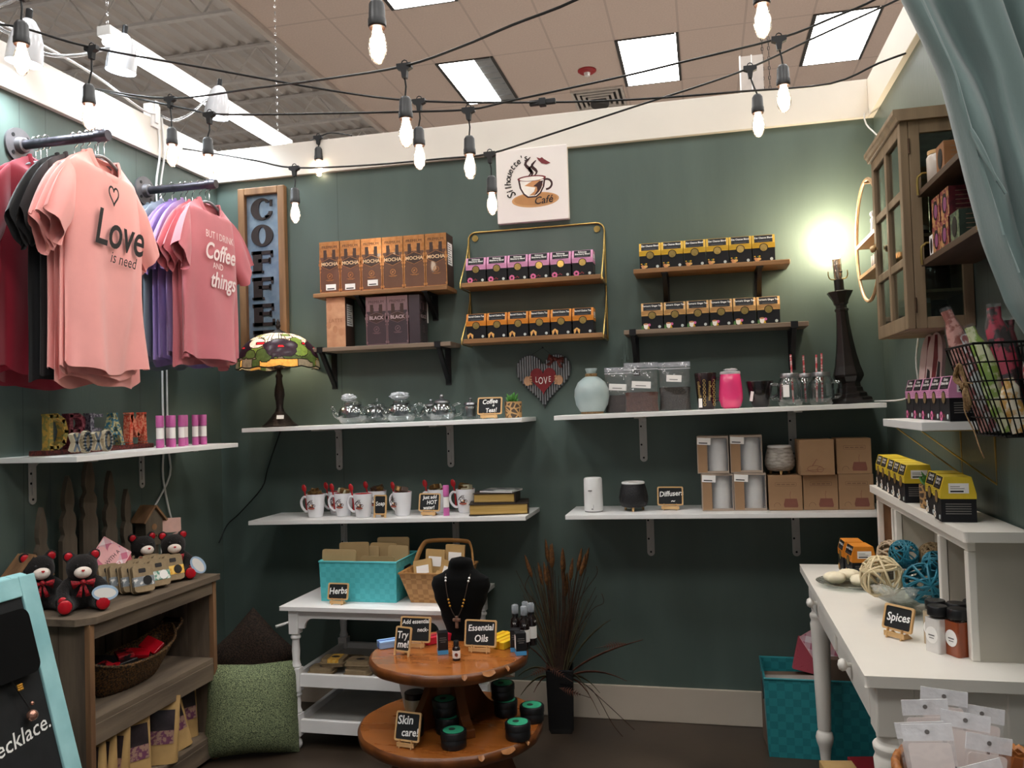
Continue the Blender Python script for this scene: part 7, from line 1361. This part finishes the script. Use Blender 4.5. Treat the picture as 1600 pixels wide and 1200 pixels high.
# white lamp cord in the right corner
tag(MB().tube(smooth([(3.035, -.02, 2.66), (3.02, -.03, 2.52), (3.03, -.2, 2.40), (3.04, -.55, 2.2), (3.04, -.7, 1.7), (3.04, -.62, 1.50), (3.045, -.60, 1.40), (3.04, -.40, 1.36), (3.0, -.10, 1.356)]), .0032, WCORD, 6).build('lamp_cord'), 'thin white cord hanging down the right corner behind the cabinet', 'cord')
# ================================================================ HOOP SHELF IN THE CORNER
t = thing('hoop_shelf', 'round wooden hoop shelf with two little boards near the glowing bulb', 'shelf', (3.0, -.375, 1.955)); HW = wood('pale_bent_wood', 'c9a57e', 'a9845c', 'y', .5, 12)
for x in (-.052, .050):
    MB().tube([(x, .222*cos(a*PI/32), .225*sin(a*PI/32)) for a in range(64)], .0065, HW, 6, True).build('hoop', t)
for z in (.010, -.115):
    w = math.sqrt(.222**2-z*z); MB().box(-.055, .055, -w+.006, w-.006, z-.007, z+.007, HW).build('board', t, bev=.001)
MB().box(-.055, .055, .0, .012, .215, .230, HW).build('top_spacer', t)
for k, (y, z, lb) in enumerate(((.145, -.1075, 'left'), (.105, -.1075, 'right'))):
    t2 = thing('candle', f'dark little candle on lower board of the hoop shelf, {lb} one', 'candle', (3.0, -.375+y, 1.955+z)); MB().lathe([(.015, 0), (.016, .002), (.016, .07), (.014, .072)], mat('mauve_candle', '4d4348', .5), 16).build('wax', t2); MB().tube([(0, 0, .072), (0, .001, .082)], .001, BLACKM, 5).build('wick', t2)
t2 = thing('figurine', 'slim white figurine on upper board of the hoop shelf', 'figurine', (3.0, -.375+.15, 1.955+.0175)); MB().lathe([(.016, 0), (.013, .03), (.010, .07), (.012, .09), (.006, .10)], MATW, 14).sph((0, 0, .112), .013, MATW, 12, 8).build('figure', t2)
# ================================================================ HANGING GLAZED CABINET
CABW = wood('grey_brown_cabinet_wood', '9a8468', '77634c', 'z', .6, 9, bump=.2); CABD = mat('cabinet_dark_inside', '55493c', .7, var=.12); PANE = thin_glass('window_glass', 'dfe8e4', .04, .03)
KX0, KX1, KY0, KY1, KZ0, KZ1 = 2.888, 3.058, -1.205, -.805, 1.555, 2.130
t = thing('wall_cabinet', 'weathered wood cabinet with six pane glass door on right wall', 'cabinet', (0, 0, 0)); th = .016
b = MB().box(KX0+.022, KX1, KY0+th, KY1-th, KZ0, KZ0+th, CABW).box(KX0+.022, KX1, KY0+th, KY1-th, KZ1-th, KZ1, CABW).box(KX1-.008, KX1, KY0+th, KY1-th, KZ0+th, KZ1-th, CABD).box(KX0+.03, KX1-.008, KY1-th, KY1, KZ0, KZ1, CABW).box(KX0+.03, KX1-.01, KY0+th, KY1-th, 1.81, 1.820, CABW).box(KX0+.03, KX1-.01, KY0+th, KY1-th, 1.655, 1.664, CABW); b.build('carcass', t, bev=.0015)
s = MB()
for a in ((KX0+.022, KX0+.050, KZ0, KZ1), (KX1-.026, KX1, KZ0, KZ1), (KX0+.05, KX1-.026, KZ0, KZ0+.032), (KX0+.05, KX1-.026, KZ1-.035, KZ1)): s.box(a[0], a[1], KY0, KY0+th, a[2], a[3], CABW)
so = s.build('side_frame', t, bev=.0015); MB().box(KX0+.048, KX1-.024, KY0+.007, KY0+.009, KZ0+.03, KZ1-.033, PANE).build('side_pane', so)
MB().prism([(KX0-.008, KZ1), (KX0-.010, KZ1+.010), (KX0-.018, KZ1+.018), (KX0-.018, KZ1+.032), (KX1, KZ1+.032), (KX1, KZ1)], KY0-.014, KY1+.014, CABW).build('cornice', t, bev=.002)
dr = MB(); W2 = .024; x0, x1 = KX0, KX0+.021; ym = (KY0+KY1)/2
for a in ((KY0, KY0+.030, KZ0, KZ1), (KY1-.030, KY1, KZ0, KZ1), (KY0+.03, KY1-.03, KZ0, KZ0+.040), (KY0+.03, KY1-.03, KZ1-.035, KZ1), (ym-.012, ym+.012, KZ0+.04, KZ1-.035)): dr.box(x0, x1, a[0], a[1], a[2], a[3], CABW)
for z in (1.745, 1.935): dr.box(x0+.002, x1-.002, KY0+.03, KY1-.03, z-.012, z+.012, CABW)
d = dr.build('door', t, bev=.002); MB().box(x0+.009, x0+.011, KY0+.028, KY1-.028, KZ0+.038, KZ1-.033, PANE).build('door_pane', d)
hb = MB().at((x0-.012, KY1-.045, 1.842), rz=90); hb.sph((0, 0, 0), (.026, .008, .011), PINE, 14, 10); hb.sph((.022, 0, .006), (.009, .007, .008), PINE, 10, 8); hb.add([(-.02, -.004, .004), (-.02, .004, .004), (-.042, 0, .012), (-.03, 0, -.002)], [(0, 1, 2), (1, 0, 3), (0, 2, 3), (2, 1, 3)], PINE); hb.box(-.003, .003, -.012, -.004, -.003, .003, PINE); hb.build('bird_handle', d)
for z in (1.62, 2.06): MB().box(x1, x1+.003, KY0-.001, KY0+.0, z-.02, z+.02, mat('rusty_hinge', '5b4636', .5, .6)).lathe([(.003, -.021), (.003, .021)], mat('rusty_hinge', '5b4636'), 8, (x1+.001, KY0-.002, z)).build('hinge', d)
for k, (x, y, z, r, h, m, lm, lb) in enumerate([(2.985, -1.12, 1.5715, .030, .05, mat('dark_candle_glass', '3a2b28', .2, var=.1, coat=.5), BLACK, 'dark lidded glass jar at the near bottom of cabinet'), (2.945, -1.15, 1.5715, .017, .055, SP[2], MATW, 'tiny pale bottle at the near bottom corner of cabinet'), (3.00, -1.06, 1.6645, .038, .07, mat('dark_candle_glass', '3a2b28', .2), BLACK, 'wide dark jar on the low shelf of cabinet'), (2.99, -.93, 1.8205, .03, .05, mat('black_lace', '1c1a1c', .8, c2='4c474a', scale=120), PAPER, 'black lacy bundle with pale tag on cabinet middle shelf')]):
    t = thing('jar', lb, 'jar', (x, y, z+.0006), 0, 'small jars inside the cabinet'); MB().lathe([(r*.92, 0), (r, .004), (r, h), (r*.85, h+.006)], m, 20).build('jar', t); MB().lathe([(r*.95, h), (r*.95, h+.014), (r*.85, h+.016)], lm, 20).build('lid', t)
# ================================================================ SOAP SHELVES NEAR THE CURTAIN
SHB = wood('dark_stained_shelf', '5b4634', '3c2d20', 'y', .5, 9); SX = 2.925
def soap_shelf(lb, z, y0, y1, x0=SX):
    t = thing('wall_shelf', lb, 'shelf', (0, 0, 0), 0, 'dark floating shelves with gold corner rails'); MB().box(x0, 3.059, y0, y1, z-.016, z, SHB).build('board', t, bev=.001)
    for y in (y0+.02, y1-.02): MB().tube(smooth([(3.05, y, z+.003), (3.05, y, z+.035), (x0+.02, y, z+.045), (x0+.004, y, z+.040), (x0-.004, y, z+.030), (x0-.004, y, z-.014)], 3), .0032, BRASS, 6).build('gold_rail', t)
    return t
ZS1, ZS2 = 1.930, 1.738
soap_shelf('upper dark floating shelf with gold rails and wooden soap boxes', ZS1, -1.78, -1.215); soap_shelf('lower dark floating shelf with gold rails and floral soap boxes', ZS2, -1.735, -1.225)
PURP = mat('mauve_soap', '8c4a72', .5); FLOR = spotted('red_floral_soap_card', '7c2634', 'b98a58', 75); FLOD = spotted('deep_red_soap_card', '5e1d26', '4a1620', 60); GRNC = spotted('green_soap_card', '3c4a38', '6f7d5c', 70); GRND_ = spotted('dark_green_soap_card', '2e3a30', '27332a', 60); TANC = mat('tan_wood_soap_card', '9a6a44', .6, c2='82552f', scale=20, stretch=(4, .3, 1)); BLKH = mat('soap_hole_dark', '14100f', .5)
def soap(lb, loc, front, side, fill, w=.070, h=.076, d=.10, rz=RZ):
    t = thing('soap_box', lb, 'soap box', loc, rz, 'soap boxes with round windows'); MB().box(-w/2, w/2, -d/2, d/2, 0, h, side).build('carton', t, bev=.001); f = MB().box(-w/2, w/2, -d/2-.0008, -d/2, 0, h, front).build('front_panel', t)
    MB().prism(ell(0, h*.52, w*.30, h*.34, 26), -d/2-.0014, -d/2-.0008, BLKH).build('window', f); MB().prism(ell(w*.06, h*.48, w*.20, h*.24, 24), -d/2-.0020, -d/2-.0014, fill).build('soap_bar', f)
    sd = MB(); [sd.box(w/2+.0002, w/2+.0005, -.035, .03-(k % 3)*.008, .016+k*.011, .018+k*.011, mat('faint_tan_ink', '7b6350', .6)) for k in range(5)]; sd.build('side_print', t); return t
sx = SX+.066
soap('tan soap box with dark window at front of upper shelf', (sx, -1.385, ZS1+.0006), TANC, TANC, BLKH); soap('green soap box with tan face at near end of upper shelf', (sx, -1.57, ZS1+.0006), TANC, GRNC, BLKH, h=.082)
t = thing('glass_jar', 'frosted white glass jar at far end of upper dark shelf', 'jar', (SX+.035, -1.285, ZS1+.0006)); MB().lathe([(.022, 0), (.026, .004), (.027, .07), (.022, .078)], mat('frosted_white_glass', 'c9bfb5', .3, var=.05, coat=.4), 24).build('jar', t); MB().lathe([(.024, .078), (.024, .088)], PINE, 20).build('lid', t)
z2 = ZS2+.0006; hh = .074
soap('floral soap box on bottom row, farthest of the three', (sx, -1.318, z2), FLOR, FLOD, PURP, h=hh); soap('floral soap box on bottom row, middle of the three', (sx, -1.392, z2), FLOR, FLOD, PURP, h=hh); soap('green soap box on bottom row, nearest the curtain', (sx, -1.480, z2), GRNC, GRND_, BLKH, h=hh)
soap('floral soap box on top row, far one', (sx, -1.322, z2+hh+.0006), FLOR, FLOD, PURP, h=hh); soap('floral soap box on top row, near one with dark red side', (sx, -1.405, z2+hh+.0006), FLOR, FLOD, PURP, h=hh)
soap('slim white and black soap box standing at far end of lower shelf', (sx, -1.268, z2), PAPER, FLOD, BLKH, .034, .060)
# ================================================================ WIRE BASKET OF WRAPPED CLOTHS
WIRE = mat('black_wire', '121212', .45, .5)
t = thing('wire_basket', 'black wire wall basket of wrapped patterned cloths beside the curtain', 'basket', (0, 0, 0))
bt = [(3.052, -1.50), (2.903, -1.50), (2.903, -1.705), (3.052, -1.705)]; bb = [(3.052, -1.50), (2.962, -1.505), (2.962, -1.70), (3.052, -1.705)]; Z_T, Z_B = 1.480, 1.277
lerp = lambda a, b, q: tuple(a[i]+(b[i]-a[i])*q for i in range(2))
g = MB()
for k in range(6):
    q = k/5; R4 = [(*lerp(bb[i], bt[i], q), Z_B+(Z_T-Z_B)*q) for i in range(4)]; g.tube(R4, .0030 if k == 5 else .0018, WIRE, 5, True)
for i in range(4):
    n = 8 if i != 3 else 5
    for k in range(n+1): g.tube([(*lerp(bb[i], bb[(i+1) % 4], k/n), Z_B), (*lerp(bt[i], bt[(i+1) % 4], k/n), Z_T)], .0016, WIRE, 5)
for k in range(7): g.tube([(*lerp(bb[0], bb[3], k/6), Z_B), (*lerp(bb[1], bb[2], k/6), Z_B)], .0016, WIRE, 5)
g.build('wire_grid', t)
bw = MB().at((2.912, -1.630, 1.388), rx=-38, rz=4, sc=.85)
for s in (-1, 1):
    for k in range(4): bw.tube(smooth([(-.006, 0, 0), (-.014-.003*k, s*.012, s*.035), (-.012, s*(.004-.008*k), s*.062), (-.006, -s*.006, s*.03), (-.006, 0, 0)]), .0045, ROPE, 6)
bw.sph((-.010, 0, 0), .011, ROPE, 10, 8); bw.tube(smooth([(-.01, .0, -.01), (-.02, .02, -.06), (-.01, .03, -.12), (-.015, .02, -.18), (-.01, .025, -.21)]), .0018, ROPE, 5).tube(smooth([(-.01, 0, 0), (-.02, -.03, -.01), (-.01, -.05, -.03)]), .0018, ROPE, 5); bw.build('jute_bow', t)
CL = [spotted('brown_pink_print', '8c4a3e', 'c68f86', 55), spotted('pale_blue_print', 'b9c0c4', '8a4a4c', 50), spotted('lime_print', '86a63a', 'd6d9b0', 40), spotted('raspberry_print', 'b81f45', '2a1418', 34), spotted('red_black_print', '8f1830', '141013', 40), spotted('lemon_orange_print', 'd9a448', 'e9dfc8', 45), spotted('dark_red_floral', 'a31c38', 'e0c8c2', 55)]
cl = [('brown and pink patterned wrapped cloth rising highest, far left', 0, -1.530, .045, .30, 6), ('pale blue patterned wrapped cloth second from far left', 1, -1.562, .042, .235, 10), ('lime green patterned wrapped cloth leaning in basket middle', 2, -1.610, .040, .25, 16), ('raspberry and black patterned wrapped cloth right of the lime one', 3, -1.600, .052, .285, 4), ('red and black patterned wrapped cloth behind the raspberry one', 4, -1.560, .05, .255, -2), ('red floral wrapped cloth nearest the curtain', 6, -1.655, .045, .21, -5), ('lemon and orange patterned wrapped cloth low at the basket front', 5, -1.668, .042, .12, 8)]
for i, (lb, m, y, w, h, tl) in enumerate(cl):
    bx, tx = ((2.982, -16), (2.988, -14), (2.996, -15), (3.008, -5), (3.028, -2), (3.036, 2), (3.002, -12))[i]
    t = thing('wrapped_cloth', lb+' of wire basket' if 'basket' not in lb else lb, 'cloth', (bx, y, Z_B+.008), 0, 'rolled cloths in clear wrap', rot=(-4, tx, -18)); r = random.Random(i)
    def cyl_(u, v, w=w, h=h, i=i): a = 2*PI*u; k = .72+.28*sin(PI*min(1, v*1.0+.12))**.5 if v < .9 else .55; return (w/2*k*cos(a)+.004*sin(9*v+i), .014*k*sin(a)+.002*sin(5*a+9*v), v*h)
    MB().grid(cyl_, 20, 12, CL[m], wrap=True).build('cloth', t); MB().grid(lambda u, v, f=cyl_, h=h: tuple(c*s for c, s in zip(f(u, v), (1.08, 1.25, 1.03))), 20, 12, FILM, wrap=True).build('clear_wrap', t)
# ================================================================ CURTAIN
CURT = mat('dusty_teal_velvet', '7a8f8d', .85, var=.08, scale=5, bump=.10, bscale=260, sheen=.5, stretch=(1, 1, .4))
t = thing('curtain', 'dusty teal velvet curtain hanging in the top right corner', 'curtain', (0, 0, 0)); LE = [(2.60, 2.60), (2.628, 2.16), (2.657, 1.979), (2.704, 1.854), (2.722, 1.765), (2.735, 1.70), (2.757, 1.596), (2.786, 1.50), (2.82, 1.44), (2.86, 1.39), (2.88, 1.30)]
def left(z):
    for a, b in zip(LE, LE[1:]):
        if b[1] <= z <= a[1]: return a[0]+(b[0]-a[0])*(a[1]-z)/(a[1]-b[1])
    return LE[-1][0]
def cf(u, v):
    z = 2.60-1.30*v; l = left(z); x = l+(3.048-l)*u; pin = math.exp(-((z-1.765)/.10)**2); q = u**.85*6.2+.6*sin(v*3.1)
    return (x+.004*sin(q*6+v*5), -2.30+.024*(1-.5*pin)*sin(q*2*PI*.62+.5+v*1.2)+.008*sin(q*9-v*4)-.018*math.exp(-((u-.10)/.07)**2)*pin+.012*math.exp(-(u/.035)**2), z)
MB().grid(cf, 120, 70, CURT).build('velvet_drape', t, solid=.003)
MB().tube([(2.55, -2.30, 2.60), (3.06, -2.30, 2.60)], .010, BLACKM, 12).build('rod', t)
b = MB().at((2.735, -2.325, 1.762)); [b.tube(smooth([(0, 0, 0), (.012, -.004, -.03-.01*k), (.03+.012*k, -.002, -.08-.02*k)]), [.003-.0005*k]*9, CURT, 6) for k in range(2)]; b.build('pinch_fold', t)
# ================================================================ BASKET OF CARDED PACKETS, LOWER RIGHT
ORW = weave_mat('orange_brown_wicker', '9a5a2a', '6e3c18', 40, .5, .8); STOOL = wood('plain_stool_wood', '8a6a48', '6a4e32', 'x', .5, 9); QX, QY, QZ = 2.775, -2.13, .585
t = thing('stool', 'plain wooden stool under the packet basket, mostly out of the picture', 'stool', (QX, QY, 0)); MB().lathe([(.16, QZ-.03), (.165, QZ-.026), (.165, QZ-.006), (.16, QZ)], STOOL, 32).build('seat', t)
for k in range(4): a = PI/4+k*PI/2; MB().tube([(.15*cos(a), .15*sin(a), 0), (.11*cos(a), .11*sin(a), QZ-.028)], .015, STOOL, 10).build('leg', t)
t = thing('wicker_basket', 'orange brown round wicker basket of packets at lower right corner', 'basket', (QX, QY, QZ+.0006)); MB().lathe([(.10, .0), (.115, .02), (.135, .10), (.142, .15), (.136, .15), (.128, .10), (.108, .022), (.001, .006)], ORW, 48).build('bowl', t)
for k in range(2): MB().tube([(.141*cos(a*PI/40), .141*sin(a*PI/40), .150+.006*sin(a*2.0+k*PI)) for a in range(80)], .0075, mat('wicker_rim', 'a86a34', .5, c2='7a4519', scale=90), 7, True).build('rim', t)
CARDP = mat('blush_card', 'f3e6e1', .6, var=.03); HDR = mat('header_film', 'efeff2', .18, var=.08, scale=40, alpha=.6, bump=.6, bscale=50); CLIP = mat('navy_hair_pin', '23203a', .35, .3)
def packet(lb, pins):
    t = thing('carded_packet', lb, 'packet', (0, 0, 0), 0, 'clear packets with blush cards in the wicker basket'); w, h = .074, .150
    MB().prism(rrect(-w/2+.005, .004, w/2-.005, h-.004, .006), -.0006, .0006, CARDP).build('card', t); MB().box(-w/2, w/2, -.0022, -.0018, 0, h, FILM).box(-w/2, w/2, .0018, .0022, 0, h, FILM).build('sleeve', t)
    hd = MB().box(-w/2-.001, w/2+.001, -.0012, .0012, h, h+.026, HDR).build('header', t); MB().at((0, -.0013, h+.014), rx=90).lathe([(.0038, 0), (.0038, .0004)], GREYINK, 12).build('hang_hole', hd)
    for x, z0, z1, b in pins: MB().tube(smooth([(x, -.003, z0), (x+b*.4, -.004, (z0+z1)/2), (x+b, -.003, z1)]), .0022, CLIP, 6).build('hair_pin', t)
    return t
pk1 = packet('x', [(-.012, .02, .085, .0), (.014, .02, .105, .0)]); pk2 = packet('x', [(-.018, .02, .07, .002), (.012, .03, .085, .008)])
P_ = [(2.690, -2.195, .800, 6, -7, -8, 1, 'front left, card with two straight navy pins'), (2.694, -2.150, .790, -2, -9, -10, 0, 'second row left behind the front packet'), (2.702, -2.085, .806, -2, -3, 4, 0, 'tall one at back left with shiny header'), (2.722, -2.045, .812, 0, 4, -6, 0, 'rearmost left, header only showing'), (2.748, -2.165, .776, 6, 11, 12, 1, 'left of centre beside the front packet'), (2.772, -2.055, .786, 8, 9, 4, 0, 'rear centre with grey header'),
      (2.782, -2.222, .758, 10, -14, 10, 2, 'front centre, card with bent pins'), (2.832, -2.195, .752, 12, 24, 16, 2, 'right of the front centre, leaning right'), (2.850, -2.10, .766, 2, 14, 10, 0, 'right rear with holed header'), (2.882, -2.150, .748, 8, 32, 14, 0, 'far right leaning hard to the right'), (2.738, -2.10, .790, 4, 5, -8, 0, 'middle, wedged between the tall ones')]
u1 = u2 = 0
for x, y, z, rx, ry, rz, k, lb in P_:
    src = pk2 if k == 2 else pk1
    if k == 2: o = pk2 if not u2 else dup(pk2, (0, 0, 0)); u2 = 1
    else: o = pk1 if not u1 else dup(pk1, (0, 0, 0)); u1 = 1
    o.location = (x, y, z-.142); o.rotation_euler = (rad(-4-rx*.5), rad(ry), rad(rz)); tag(o, f'clear packet with blush card in wicker basket, {lb}')
# brown paper bag and red box under the desk
t = thing('paper_bag', 'brown paper bag with dark print standing under the white desk', 'bag', (2.735, -.64, .0006), 8); MB().box(-.055, .055, -.035, .035, 0, .125, KRAFT).build('bag', t, bev=.003); MB().box(-.038, .045, -.0358, -.035, .02, .105, mat('dark_bag_print', '3a342c', .5, c2='8d8672', scale=30, sharp=(.5, .6))).build('print', t)
tag(MB().cbox((0, 0, .06), (.15, .12, .12), mat('deep_red_box', '7d1620', .5)).build('gift_box', loc=(2.86, -.60, .0006), rz=10, bev=.003), 'deep red box behind the paper bag under the desk', 'box')
